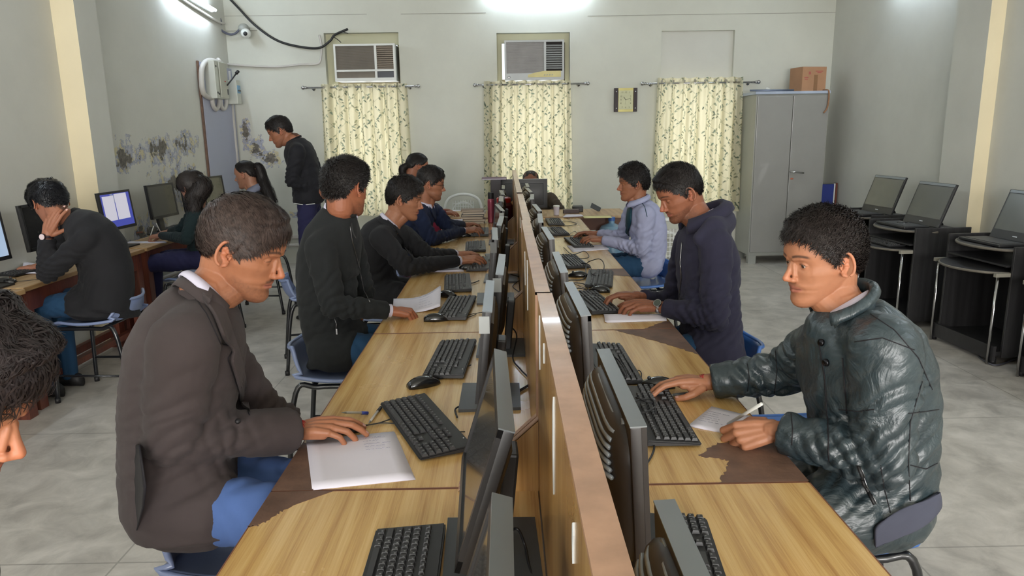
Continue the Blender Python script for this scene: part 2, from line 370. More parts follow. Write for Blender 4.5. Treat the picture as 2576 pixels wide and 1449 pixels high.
# ================================================================ far wall things
LEAFC = [(136, 150, 136), (156, 164, 146), (164, 166, 142)]
def curtain(x0, x1, zt, zb, seed, label):
    """gathered sheer cloth; the vine and leaf print is a colour attribute on the cloth"""
    r = np.random.default_rng(seed); nu, nv = 300, 420; wd = x1 - x0; ht = zt - zb
    u = np.linspace(0, 1, nu); v = np.linspace(0, 1, nv); U, V_ = np.meshgrid(u, v)
    ph = r.uniform(0, 6); folds = 7.0
    am = .030 + .012 * np.sin(3 * V_ + ph)
    Yo = am * np.sin(2 * PI * folds * (U + .012 * np.sin(5 * V_ + ph)) + ph) + .010 * np.sin(2 * PI * 17 * U + 2 * V_ + ph)
    Xo = x0 + wd * U + .010 * np.sin(2 * PI * folds * U + ph + 1.5) + (U - .5) * .06 * V_
    Zo = zt - ht * V_ + .006 * np.sin(2 * PI * 3.5 * U) * (V_ > .5) + .006 * np.sin(2 * PI * folds * U) * (1 - V_)
    P = np.stack([Xo, YB - .075 + Yo, Zo], 2)
    # print, in metres on the flat cloth (cloth is 1.35x wider than it hangs)
    A = U * wd * 1.35; B = V_ * ht; c0 = np.array(lin((222, 218, 196))); col = np.ones((nv, nu, 3)) * c0
    dens = np.zeros((nv, nu)); cell = .17
    def vine(ax):
        return ax
    for k in range(int(wd * 1.35 / .115) + 2):
        bx = k * .115 + r.uniform(-.01, .01); p1 = r.uniform(0, 6)
        wl = r.uniform(.15, .30); av = r.uniform(.025, .05); sl = r.uniform(-.03, .03); cx_ = bx + sl * B + av * np.sin(B * 2 * PI / wl + p1); dd = np.abs(A - cx_)
        dens = np.maximum(dens, np.clip((.0030 - dd) / .0015 + .6, 0, 1) * .75)
        y = r.uniform(0, .04)
        while y < ht:
            cxx = bx + sl * y + av * math.sin(y * 2 * PI / wl + p1); sgn = r.choice([-1, 1]); ang = r.uniform(.3, 1.2) * sgn; L_ = r.uniform(.016, .023); Wd = L_ * .42
            ccx = cxx + sgn * .022; ccy = y; i0 = np.searchsorted(v * ht, ccy - .03); i1 = np.searchsorted(v * ht, ccy + .03); aa = A[i0:i1]; bb_ = B[i0:i1]
            if aa.size:
                dx = aa - ccx; dy = bb_ - ccy; q = dx * math.sin(ang) + dy * math.cos(ang); p = dx * math.cos(ang) - dy * math.sin(ang)
                e = (q / L_) ** 2 + (p / (Wd * (1 - .4 * q / L_))) ** 2
                m = e < 1; lc = np.array(lin(LEAFC[r.integers(0, 3)])) * r.uniform(.55, 1.1)
                col[i0:i1][m] = lc; dens[i0:i1][m] = 0
                # stalk
            y += r.uniform(.026, .042)
    vc = np.array(lin((178, 180, 156))); base_mask = dens > .3
    col[base_mask & (np.abs(col - c0).sum(2) < 1e-6)] = vc
    idx = np.arange(nu * nv).reshape(nv, nu); Q = np.stack([idx[:-1, :-1], idx[1:, :-1], idx[1:, 1:], idx[:-1, 1:]], 2).reshape(-1, 4)
    root = empty('curtain', ((x0 + x1) / 2, YB - .075, zb)); P = P - np.array(root.location)
    me = quadmesh('curtain_cloth', P.reshape(-1, 3), Q); at_ = me.color_attributes.new('print', 'FLOAT_COLOR', 'POINT')
    at_.data.foreach_set('color', np.concatenate([col, np.ones((nv, nu, 1))], 2).astype(np.float32).ravel())
    link('cloth', me, M_curt, root)
    # header band and eyelets
    j = [int(nu * (k + .5) / 8) for k in range(8)]
    for k in j:
        c = P[10, k]; e = MB()
        e.tube([(c[0], c[1] - .006, zt - zb - .037), (c[0], c[1] - .013, zt - zb - .037)], .014, 12); e.build('eyelet', mat('dull_eyelet', (150, 146, 132), .6), root)
    tag(root, label, 'curtain', 'leaf print curtains over the far wall windows'); return root
def curtain_mat():
    t = NT('sheer_leaf_cloth'); a = t.N('ShaderNodeAttribute'); a.attribute_name = 'print'
    tr = t.N('ShaderNodeBsdfTranslucent'); df = t.N('ShaderNodeBsdfDiffuse'); mx = t.N('ShaderNodeMixShader'); mx.inputs[0].default_value = .5
    warm = t.mix(1.0, a.outputs['Color'], (1.0, .965, .86), 'MULTIPLY'); t.L(warm, tr.inputs[0]); t.L(a.outputs['Color'], df.inputs[0])
    t.L(df.outputs[0], mx.inputs[1]); t.L(tr.outputs[0], mx.inputs[2]); t.L(mx.outputs[0], t.o.inputs[0]); return t.m
M_curt = curtain_mat()
curtain(-2.19, -1.17, 2.165, .60, 3, 'leaf print curtain on the left window, behind the standing man')
curtain(-.24, .79, 2.17, .59, 5, 'leaf print curtain on the middle window, behind the man at the far monitor')
curtain(1.82, 2.84, 2.18, .58, 9, 'leaf print curtain on the right window, beside the grey steel cupboard')
for (a, b, z, lb) in [(-2.40, -1.01, 2.128, 'steel curtain rod with ball ends over the left window'), (-.36, 1.01, 2.13, 'steel curtain rod with ball ends over the middle window'), (1.64, 3.05, 2.118, 'steel curtain rod with ball ends over the right window')]:
    y = YB - .075; e = empty('curtain_rod', ((a + b) / 2, y, z)); MB().tube([(a + .04, y, z), (b - .04, y, z)], .011, 12).build('rod', M_chrome, e, True, world=True)
    for x, s in ((a, 1), (b, -1)):
        MB().ell((x + .012 * s, y, z), (.024, .024, .024)).tube([(x + .03 * s, y, z), (x + .05 * s, y, z)], .017).build('finial', M_chrome, e, True, world=True)
        MB().tube([(x + .12 * s, y, z), (x + .12 * s, YB, z - .01)], .008).tube([(x + .12 * s, YB - .006, z - .01), (x + .12 * s, YB, z - .01)], .022).build('bracket', M_chrome, e, True, world=True)
    tag(e, lb, 'curtain rod', 'curtain rods on the far wall')

def air_con(x0, x1, z0, z1, kind, label):
    cx = (x0 + x1) / 2; e = empty('window_air_conditioner', (cx, YB - .05, z0)); w = x1 - x0; h = z1 - z0; yf = -.10
    M = M_white if kind == 0 else mat('aged_silver_casing', (182, 186, 186), .42, var=.04)
    MB().box((0, .232, h / 2), (w - .01, .5, h - .01)).build('casing', mat('ac_sheet_metal', (150, 150, 146), .5), e)
    g = mat('ac_grille_brown' if kind == 0 else 'ac_grille_grey', (112, 104, 92) if kind == 0 else (150, 148, 146), .5)
    mb = MB(); t = .022; sx = w * .66
    for b in [((-w / 2, yf, 0), (w / 2, yf + .08, t * 1.7)), ((-w / 2, yf, h - t), (w / 2, yf + .08, h)), ((-w / 2, yf, t * 1.7), (-w / 2 + t, yf + .08, h - t)), ((w / 2 - t, yf, t * 1.7), (w / 2, yf + .08, h - t)), ((-w / 2 + sx, yf + .0005, t * 1.7), (-w / 2 + sx + t * 1.2, yf + .08, h - t))]: mb.bb(*b)
    if kind == 0: mb.bb((-w / 2 + t, yf + .001, h * .26), (w / 2 - t, yf + .08, h * .26 + t))
    else: mb.bb((-w / 2 + t, yf + .001, t * 1.7), (w / 2 - t, yf + .06, h * .17)).bb((-w / 2 + sx, yf + .002, h * .17), (w / 2 - t, yf + .05, h * .22))
    mb.build('front_frame', M, e)
    z_ = h * .26 if kind == 0 else h * .17
    gr = MB(); n_ = 26
    gr.bb((-w / 2 + .01, yf + .03, .02), (-w / 2 + sx, yf + .04, h - .01))
    for k in range(n_): zz = z_ + .02 + (h - z_ - .04) * k / n_; gr.bb((-w / 2 + t, yf + .018, zz), (-w / 2 + sx, yf + .03, zz + (h - z_) / n_ * .45))
    gr.build('intake_grille', g, e)
    lv = MB(); lv.bb((-w / 2 + sx, yf + .05, .02), (w / 2 - .01, yf + .06, h - .01)); lv.build('outlet_cavity', mat('dark_cavity', (40, 36, 34), .8), e)
    for k in range(11):
        zz = (h * .33 if kind == 0 else h * .28) + (h * .62) * k / 11
        MB().box((-w / 2 + (sx + t * 1.2 + w - t) / 2, yf + .03, zz + .01), (w - sx - t * 2.2, .03, .005 if kind else .008), rot=(.5, 0, 0)).build('louver', mat('louver_beige', (170, 158, 144), .5) if kind == 0 else M, e)
    if kind == 0: MB().bb((-w / 2 + sx + t * 1.2, yf + .02, t * 1.7), (w / 2 - t, yf + .03, h * .26)).build('control_panel', mat('dark_panel', (48, 52, 62), .4), e)
    else:
        c1 = mat('gold_panel', (198, 186, 120), .4); poly = [(-.08, .03), (.33, .03), (.33, .10), (.12, .10), (.02, .085), (-.08, .06)]
        p = MB().prism([(x * w * 1.35, z * 1.0) for x, z in poly], 0, .006); p.V = [(v[0], yf - .002 - v[2], v[1]) for v in p.V]; p.build('control_panel', c1, e)
        k_ = MB()
        for q in range(4): k_.tube([(.12 + q * .03, yf - .006, .055), (.12 + q * .03, yf - .016, .055)], .007)
        k_.build('control_knobs', M_steel, e)
        MB().ell((-w / 2 + .05, yf, .035), (.018, .004, .010)).build('badge', M_chrome, e, True)
    tag(e, label, 'air conditioner'); return e
air_con(-1.985, -1.27, 2.19, 2.61, 0, 'window air conditioner with brown grille and open louvers above the left curtain')
air_con(.01, .71, 2.175, 2.625, 1, 'grey window air conditioner with yellow control panel above the middle curtain')

# clock
e = empty('wall_clock', (1.458, YB - .03, 1.935)); w, h = .275, .275
MB().box((0, 0, 0), (w * .66, .03, h)).build('case', mat('olive_gold', (150, 142, 84), .35, metal=.4), e)
MB().box((0, -.017, 0), (w * .62, .006, h * .80)).build('dial', mat('pale_dial', (190, 190, 150), .4), e)
for s in (-1, 1):
    MB().box((s * w * .415, -.004, 0), (w * .17, .045, h), bev=.003).build('side_bar', mat('maroon_black', (40, 26, 31), .55), e)
    for z in (-1, 1): MB().ell((s * w * .415, -.028, z * h * .35), (.008, .004, .008)).build('stud', M_chrome, e, True)
M_num = mat('dial_print', (84, 80, 60), .6)
def text(s_, size, M, name, mt, parent, ext=.0006):
    cu = bpy.data.curves.new(name, 'FONT'); cu.body = s_; cu.size = size; cu.align_x = 'CENTER'; cu.align_y = 'CENTER'; cu.extrude = ext; cu.resolution_u = 2
    o = bpy.data.objects.new(name, cu); COL.objects.link(o); o.data.materials.append(mt); dg = bpy.context.evaluated_depsgraph_get(); me = bpy.data.meshes.new_from_object(o.evaluated_get(dg)); bpy.data.objects.remove(o); me.transform(M); return link(name, me, mt, parent, False)
sq = {12: (0, .088), 1: (.042, .088), 2: (.058, .04), 3: (.058, 0), 4: (.058, -.04), 5: (.042, -.088), 6: (0, -.088), 7: (-.042, -.088), 8: (-.058, -.04), 9: (-.058, 0), 10: (-.058, .04), 11: (-.042, .088)}
for k, (x, z) in sq.items(): text(str(k), .026, Matrix.Translation((x, -.021, z)) @ Matrix.Rotation(PI / 2, 4, 'X'), 'numeral', M_num, e)
def hand_(a, L_, wd, nm): MB().box((math.sin(a) * L_ / 2, -.0225, math.cos(a) * L_ / 2), (wd, .001, L_), rot=(0, a, 0)).build(nm, mat('clock_hand', (60, 54, 44), .5), e)
hand_(math.radians(-36), .045, .006, 'hour_hand'); hand_(math.radians(72), .062, .004, 'minute_hand'); hand_(math.radians(186), .055, .0015, 'second_hand')
tag(e, 'square wall clock with dark side bars hanging between two curtains', 'clock')

# steel cupboard, carton, rods on top, blue board
e = empty('steel_cupboard', (3.285, 8.76, 0)); w, d, h = .83, .50, 1.93
b = MB().bb((-w / 2, -.24, .10), (w / 2, .26, 1.955), bev=.004); b.build('body', M_steel, e)
for s in (-1, 1):
    x0, x1 = (-w / 2 + .012, -.004) if s < 0 else (.004, w / 2 - .012)
    dr = MB().bb((x0, -.262, .14), (x1, -.242, 1.935), bev=.004).build('door', mat('cupboard_door_steel', (142, 141, 137), .36, var=.03, coat=.2), e)
    if s > 0:
        MB().tube([(x0 + .05, -.262, 1.075), (x0 + .05, -.285, 1.075)], .012).tube([(x0 + .0, -.285, 1.082), (x0 + .06, -.288, 1.078), (x0 + .16, -.288, 1.066)], .010).build('handle', M_chrome, dr, True)
        MB().ell((x0 + .035, -.263, 1.0), (.02, .004, .010)).build('key_plate', mat('rusty_plate', (168, 96, 70), .5), dr, True)
MB().bb((-w / 2 - .02, -.27, 1.955), (w / 2, .26, 1.985)).build('top_panel', mat('pale_blue_steel', (168, 178, 196), .4), e)
for sx in (-1, 1):
    for sy in (-1, 1): MB().box((sx * (w / 2 - .05), sy * .20, .05), (.09, .07, .10)).build('foot', M_steel, e)
tag(e, 'tall grey two door steel cupboard against the far wall', 'cupboard')
e = empty('carton', (3.52, 8.72, 1.985), rz=.18)
MB().box((0, 0, .135), (.30, .26, .27), bev=.003).build('box_body', M_card, e)
MB().box((.02, -.132, .09), (.045, .002, .18)).build('packing_tape', mat('brown_tape', (140, 104, 74), .35), e)
for (x, z, a, c) in [(-.10, .15, .05, .012), (-.10, .13, .04, .008), (.06, .22, .09, .010), (.06, .205, .05, .012), (-.06, .2, .025, .03)]: MB().box((x, -.1315, z), (a, .001, c)).build('red_print', mat('faded_red_print', (172, 92, 82), .7), e)
tag(e, 'brown cardboard carton on top of the grey cupboard', 'carton')
M_rope = mat('jute_rope', (150, 112, 84), .9)
tag(MB().tube(spline([(3.66, 8.60, 1.995), (3.675, 8.49, 1.98), (3.675, 8.475, 1.85), (3.66, 8.475, 1.78), (3.63, 8.475, 1.74)]), .009, 8).build('rope', M_rope, smooth=True), 'short brown rope hanging from the top of the grey cupboard', 'rope')
tag(MB().tube([(2.80, 8.55, 2.0), (3.3, 8.55, 1.998)], .011).build('spare_curtain_rod', mat('blue_grey_rod', (120, 130, 150), .4, metal=.5), smooth=True), 'spare blue grey rod lying on the cupboard top beside the carton', 'rod')
tag(MB().ell((3.02, 8.60, 2.012), (.028, .028, .026)).build('ball', M_white, smooth=True), 'small white ball on the left of the cupboard top', 'ball')
e = empty('notice_board', (3.80, 8.62, 0), rz=.0)
MB().bb((-.075, -.02, .52), (.07, .02, .92)).build('board', mat('deep_blue_baize', (34, 52, 128), .6), e)
MB().bb((.07, -.022, .50), (.085, .022, .93)).build('white_edge', M_white, e); MB().bb((.09, -.025, .50), (.11, .025, .935)).bb((-.075, -.015, 0), (-.05, .015, .52)).bb((.06, -.015, 0), (.09, .015, .52)).build('timber_frame', M_red, e)
tag(e, 'narrow blue board with timber edge leaning between cupboard and right wall', 'board')

# ---- distribution boards and conduits in the left corner
e = empty('backing_panel', (XL + .016, 8.62, 0)); MB().bb((-.012, -.50, .30), (.012, .42, 2.36)).build('panel_sheet', mat('lavender_sheet', (172, 176, 196), .5, var=.02), e)
MB().bb((-.012, -.53, .30), (.006, -.50, 2.37)).build('broken_plaster_edge', M_worn, e)
tag(e, 'tall pale lilac board screwed to the left wall corner behind the switch boxes', 'board')
def pj(px, py): return atX(px, py, XL + .10)
e = empty('distribution_box', pj(548, 202)); c = np.array(e.location)
MB().box((-.02, 0, 0), (.12, .34, .40), bev=.006).build('cabinet', mat('ivory_enamel', (200, 202, 192), .4, var=.03), e)
MB().box((.05, .04, 0), (.012, .22, .38), bev=.004).build('lid', mat('ivory_enamel_lid', (186, 186, 172), .4, var=.03), e)
MB().tube([(.06, .10, -.05), (.10, .16, .02), (.13, .25, .10)], .008).tube([(.125, .24, .09), (.14, .27, .115)], .018).build('lever', M_blk2, e, True)
for (y, z) in [(-.13, .14), (-.14, -.14), (-.10, -.15)]: MB().ell((.043, y, z), (.006, .012, .012)).build('knockout', M_dgrey, e, True)
MB().box((.058, .06, -.01), (.002, .035, .012)).build('maker_label', mat('red_label', (190, 70, 60), .5), e)
MB().box((.058, .12, -.12), (.004, .03, .06)).build('rating_plate', M_dgrey, e)
tag(e, 'large ivory main switch box with black lever on the lilac board', 'switch box')
e = empty('meter_box', pj(586, 232)); MB().box((-.01, 0, 0), (.16, .13, .27), bev=.005).build('cabinet', mat('ivory_enamel', (200, 202, 192)), e)
MB().box((.072, .0, .03), (.006, .09, .09)).build('window_strip', mat('blue_label', (110, 160, 196), .4), e); MB().box((.076, .0, .015), (.008, .085, .018)).build('breaker_row', M_dgrey, e)
tag(e, 'small ivory breaker box with blue strip beside the big switch box', 'breaker box')
def pts(L_, x): return [atX(a, b, x) for a, b in L_]
X1 = XL + .05
tag(MB().tube(spline(pts([(556, 160), (528, 152), (510, 165), (507, 200), (512, 235), (530, 246), (536, 240)], X1), 30), .028, 10).build('conduit', M_pvc, smooth=True), 'wide grey conduit looping round the left of the switch box', 'conduit')
tag(MB().tube(spline(pts([(533, 238), (535, 262), (543, 275), (551, 262), (552, 238)], X1), 24), .024, 10).build('conduit', M_pvc, smooth=True), 'grey conduit loop hanging under the switch box, nearer the left', 'conduit')
tag(MB().tube(spline(pts([(553, 240), (556, 266), (563, 274), (569, 262), (568, 235), (566, 200), (562, 168), (548, 150)], X1), 30), .024, 10).build('conduit', M_pvc, smooth=True), 'grey conduit loop passing right of the switch box up to its top', 'conduit')
tag(MB().tube([np.array((XL + .03, YB - .10, .4)), np.array((XL + .03, YB - .10, 2.33))], .018, 10).build('conduit', M_pvc, smooth=True), 'thin upright conduit in the left corner below the breaker box', 'conduit')
def ypts(L_, y): return [atY(a, b, y) for a, b in L_]
tag(MB().tube(spline(ypts([(566, 160), (590, 163), (650, 167), (700, 168), (760, 162), (800, 160), (808, 140), (808, 110), (803, 88)], YB - .03), 60), .013, 8).build('conduit', M_pvc, smooth=True), 'pale conduit running along the far wall to the left air conditioner', 'conduit')
tag(MB().tube(spline(ypts([(575, -6), (600, 20), (640, 62), (690, 98), (740, 115), (800, 121), (830, 103), (842, 88), (875, 73)], YB - .05), 60), .0135, 8).build('cable', M_cable, smooth=True), 'thick black cable sagging across the far wall to the air conditioner', 'cable')
tag(MB().tube(spline(ypts([(838, 92), (850, 100), (858, 107)], YB - .06), 10), .005, 6).tube(spline(ypts([(842, 88), (858, 80), (876, 84)], YB - .06), 10), .005, 6).build('loose_wires', M_cable, smooth=True), 'frayed loose wire ends beside the window recess above the left air conditioner', 'wire')
# tube lights
M_tubeglow = emis('tube_glow', (222, 238, 255), 74.0)
def tube_light(p0, p1, wall, label, lpos, power, rot):
    e = empty('tube_light', (np.array(p0) + np.array(p1)) / 2); off = np.array(wall) * .05
    d = nrm(np.array(p1) - np.array(p0)); b = MB(); a0 = np.array(p0) - off; a1 = np.array(p1) - off
    b.tube([a0, a1], .025, 6); b.build('fitting', M_white, e, world=True)
    MB().tube([p0, p1], .013, 12).build('glass_tube', M_tubeglow, e, True, world=True)
    for q in (p0, p1): MB().tube([np.array(q) - off * 1.0, np.array(q) + off * .1], .016).build('holder', M_white, e, world=True)
    tag(e, label, 'tube light')
tube_light((XL + .09, 7.45, 3.02), (XL + .09, 8.55, 2.945), (1, 0, 0), 'lit fluorescent tube light on the left wall near the corner', (XL + .13, 8.0, 2.98), 30, (0, -PI / 2 - .35 + PI, 0))
tube_light((-.2, YB - .09, 3.22), (1.0, YB - .09, 3.22), (0, -1, 0), 'lit fluorescent tube light high on the middle of the far wall', (.4, YB - .13, 3.2), 34, (-PI / 2 + .3, 0, PI / 2))
tube_light((XR - .09, 6.6, 3.10), (XR - .09, 7.7, 3.06), (-1, 0, 0), 'lit fluorescent tube light on the right wall at the frame edge', (XR - .13, 7.2, 3.08), 26, (0, PI / 2 + .35 + PI, 0))
for y_ in (1.0, 4.2):  # unseen tubes added along the side walls to soften the room light
    tube_light((XL + .09, y_ - .6, 3.05), (XL + .09, y_ + .6, 3.05), (1, 0, 0), 'added out of view tube light on the left wall, %s' % ('nearest the camera' if y_ < 2 else 'above the wooden tables'), None, 0, None)
    tube_light((XR - .09, y_ - .6, 3.05), (XR - .09, y_ + .6, 3.05), (-1, 0, 0), 'added out of view tube light on the right wall, %s' % ('nearest the camera' if y_ < 2 else 'above the black trolleys'), None, 0, None)
tag(MB().tube(spline([(XL + .02, 7.2, 3.03), (XL + .02, 8.0, 2.93), (XL + .02, 8.75, 2.86), (XL + .03, 8.95, 2.86)], 20), .014, 8).build('conduit', M_pvc, smooth=True), 'pale conduit running under the tube light on the left wall', 'conduit')
tag(MB().tube(spline(ypts([(548, 36), (556, 55), (553, 72), (575, 86), (592, 84), (604, 72)], YB - .12), 30), .013, 8).build('cable', mat('grey_cable', (84, 86, 100), .5), smooth=True), 'grey cable drooping from the tube light to the corner camera', 'cable')
p = atY(612, 80, YB - .16); e = empty('security_camera', p)
MB().tube([(0, .15, .05), (0, .0, .03)], .03).ell((0, .02, .045), (.06, .06, .05)).build('mount', M_steel, e, True)
MB().ell((.035, -.02, -.02), (.058, .058, .055)).build('dome', M_white, e, True); MB().ell((.045, -.072, -.03), (.024, .014, .024)).build('lens', M_blk2, e, True)
tag(e, 'small white dome security camera in the upper left corner', 'camera')
# ================================================================ desks
TOP = .75; DX0, DX1 = -.572, .716; PX0, PX1 = .066, .100
SE = [.20, 1.60, 2.985, 4.375, 5.765, 7.10]
NM = ['nearest', 'second', 'third', 'fourth', 'farthest']
def add_worn(parent, poly, z=TOP + .0007):
    tri = [(x, y) for x, y in poly]; mb = MB().prism(tri, z - .0006, z); mb.build('worn_patch', M_worn, parent, world=True)
def jag(pts_, r, amp=.0055, n_=14):
    out = []; k = len(pts_)
    for i in range(k):
        a = np.array(pts_[i]); b = np.array(pts_[(i + 1) % k]); straight = pts_[i][2] if len(pts_[i]) > 2 else 0
        for t in np.linspace(0, 1, n_, endpoint=False):
            p = a[:2] * (1 - t) + b[:2] * t
            if not straight and t > 0: p = p + r.uniform(-amp, amp, 2)
            out.append(tuple(p))
    return out
WORN = {  # in plan, metres; edges that follow the desk edge carry a third value
    ('L', 1): [[(-.571, 1.602, 1), (-.571, 1.88, 1), (-.49, 1.84), (-.43, 1.70), (-.45, 1.602, 1)]],
    ('L', 0): [[(-.571, 1.598, 1), (-.42, 1.598, 1), (-.50, 1.53), (-.55, 1.45), (-.571, 1.44, 1)]],
    ('R', 1): [[(.715, 1.602, 1), (.50, 1.602), (.56, 1.72), (.49, 1.75), (.56, 1.83), (.715, 1.83, 1)], [(.715, 2.98, 1), (.45, 2.98), (.60, 2.80), (.715, 2.62, 1)]],
    ('R', 2): [[(.715, 2.99, 1), (.58, 2.99), (.66, 3.08), (.715, 3.12, 1)], [(.715, 4.37, 1), (.50, 4.37), (.56, 4.22), (.715, 4.12, 1)]],
}
r_ = np.random.default_rng(5)
for i in range(5):
    y0, y1 = SE[i] + .002, SE[i + 1] - .002
    for side in 'LR':
        x0, x1 = (DX0, PX0 - .002) if side == 'L' else (PX1 + .002, DX1)
        xe = x0 if side == 'L' else x1; s = 1 if side == 'L' else -1
        e = empty('computer_desk', ((x0 + x1) / 2, (y0 + y1) / 2, 0))
        MB().bb((x0 + (.003 if s > 0 else 0), y0 + .003, TOP - .024), (x1 - (.003 if s < 0 else 0), y1 - .003, TOP)).build('desk_top', M_lam, e, world=True)
        eb = MB().bb((xe - .0 if s > 0 else xe - .003, y0, TOP - .025), (xe + .003 if s > 0 else xe, y1, TOP + .0004)).bb((x0, y0, TOP - .025), (x1, y0 + .003, TOP + .0004)).bb((x0, y1 - .003, TOP - .025), (x1, y1, TOP + .0004))
        eb.build('edge_band', M_edged, e, world=True)
        for y in (y0 + .012, y1 - .012):
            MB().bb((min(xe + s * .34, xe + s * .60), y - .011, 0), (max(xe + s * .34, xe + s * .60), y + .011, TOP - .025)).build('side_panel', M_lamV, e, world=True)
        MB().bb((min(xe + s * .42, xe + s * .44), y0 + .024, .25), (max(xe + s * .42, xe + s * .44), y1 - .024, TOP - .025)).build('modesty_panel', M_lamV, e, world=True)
        for poly in WORN.get((side, i), []): add_worn(e, jag(poly, r_))
        tag(e, 'wood laminate computer desk, %s in the row on the %s of the centre screen' % (NM[i], 'left' if side == 'L' else 'right'), 'desk')
    # screen between the two rows
    zt = 1.225 - (0, .0, .006, .0, .004)[i]; dx = (0, -.012, .006, -.004, .0)[i]; th = .036
    xa, xb = PX0 + dx * .3, PX1 + dx * .3
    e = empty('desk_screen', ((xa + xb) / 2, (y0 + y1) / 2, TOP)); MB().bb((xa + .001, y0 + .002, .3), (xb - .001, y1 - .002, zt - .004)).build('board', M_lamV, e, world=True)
    tb = MB(); n_ = 30; ys = np.linspace(y0, y1, n_)
    tb.bb((xa, y0, zt - .006), (xb, y1, zt)).bb((xa, y0, TOP), (xb, y0 + .004, zt)).bb((xa, y1 - .004, TOP), (xb, y1, zt)); tb.build('top_edge', M_edge, e, world=True)
    # torn tape and chipped laminate on the left face
    for k in range((4, 2, 2, 1, 1)[i]):
        yy = [1.02, 1.47, .7, 1.3][k % 4] if i == 0 else r_.uniform(y0 + .15, y1 - .15); zz = zt - r_.uniform(.015, .06); ht = (.16, .12, .05, .04)[k % 4] if i < 2 else r_.uniform(.03, .06)
        if i == 0: zz = zt - (.03, .02, .05, .03)[k]
        wd = .022 if i == 0 and k < 2 else .010; pl = [(yy, zz), (yy + wd * .8, zz - ht * .12), (yy + wd, zz - ht * .5), (yy + wd * .6, zz - ht * .9), (yy + wd * .2, zz - ht), (yy + wd * .15, zz - ht * .55), (yy - wd * .1, zz - ht * .3)]
        V = [(xa - .0012, y, z) for y, z in pl] + [(xa + .001, y, z) for y, z in pl]; k7 = len(pl)
        MB().add(V, [tuple(range(k7)), tuple(reversed(range(k7, 2 * k7)))] + [(q, (q + 1) % k7, (q + 1) % k7 + k7, q + k7) for q in range(k7)]).build('torn_sticker', M_label, e, world=True)
    for side in 'LR':
        # small slanted brackets that hold the screen
        xp = PX0 if side == 'L' else PX1; s = 1 if side == 'L' else -1
        for y in (y0 + .010, y1 - .010):
            m = MB(); a = [(xp, TOP), (xp - s * .19, TOP), (xp, TOP + .175)]
            V = [(x, y - .009, z) for x, z in a] + [(x, y + .009, z) for x, z in a]; m.add(V, [(0, 1, 2), (5, 4, 3), (0, 2, 5, 3), (1, 0, 3, 4), (2, 1, 4, 5)])
            br = m.build('bracket', M_lamV, e, world=True)
            mm = MB(); p0 = np.array((xp - s * .19, TOP + .003)); p1 = np.array((xp, TOP + .178)); dn = nrm((p1 - p0)[::-1] * np.array((-s, s))) * .0025
            mm.add([(p0[0], y - .0095, p0[1]), (p1[0], y - .0095, p1[1]), (p1[0], y + .0095, p1[1]), (p0[0], y + .0095, p0[1]), (p0[0], y - .0095, p0[1] + .003), (p1[0], y - .0095, p1[1] + .003), (p1[0], y + .0095, p1[1] + .003), (p0[0], y + .0095, p0[1] + .003)], [(0, 1, 2, 3), (7, 6, 5, 4), (0, 4, 5, 1), (1, 5, 6, 2), (2, 6, 7, 3), (3, 7, 4, 0)])
            mm.build('pale_edge', M_edge, br, world=True)
    tag(e, 'upright wooden screen with pale worn top edge between desk rows, %s section' % NM[i], 'screen')

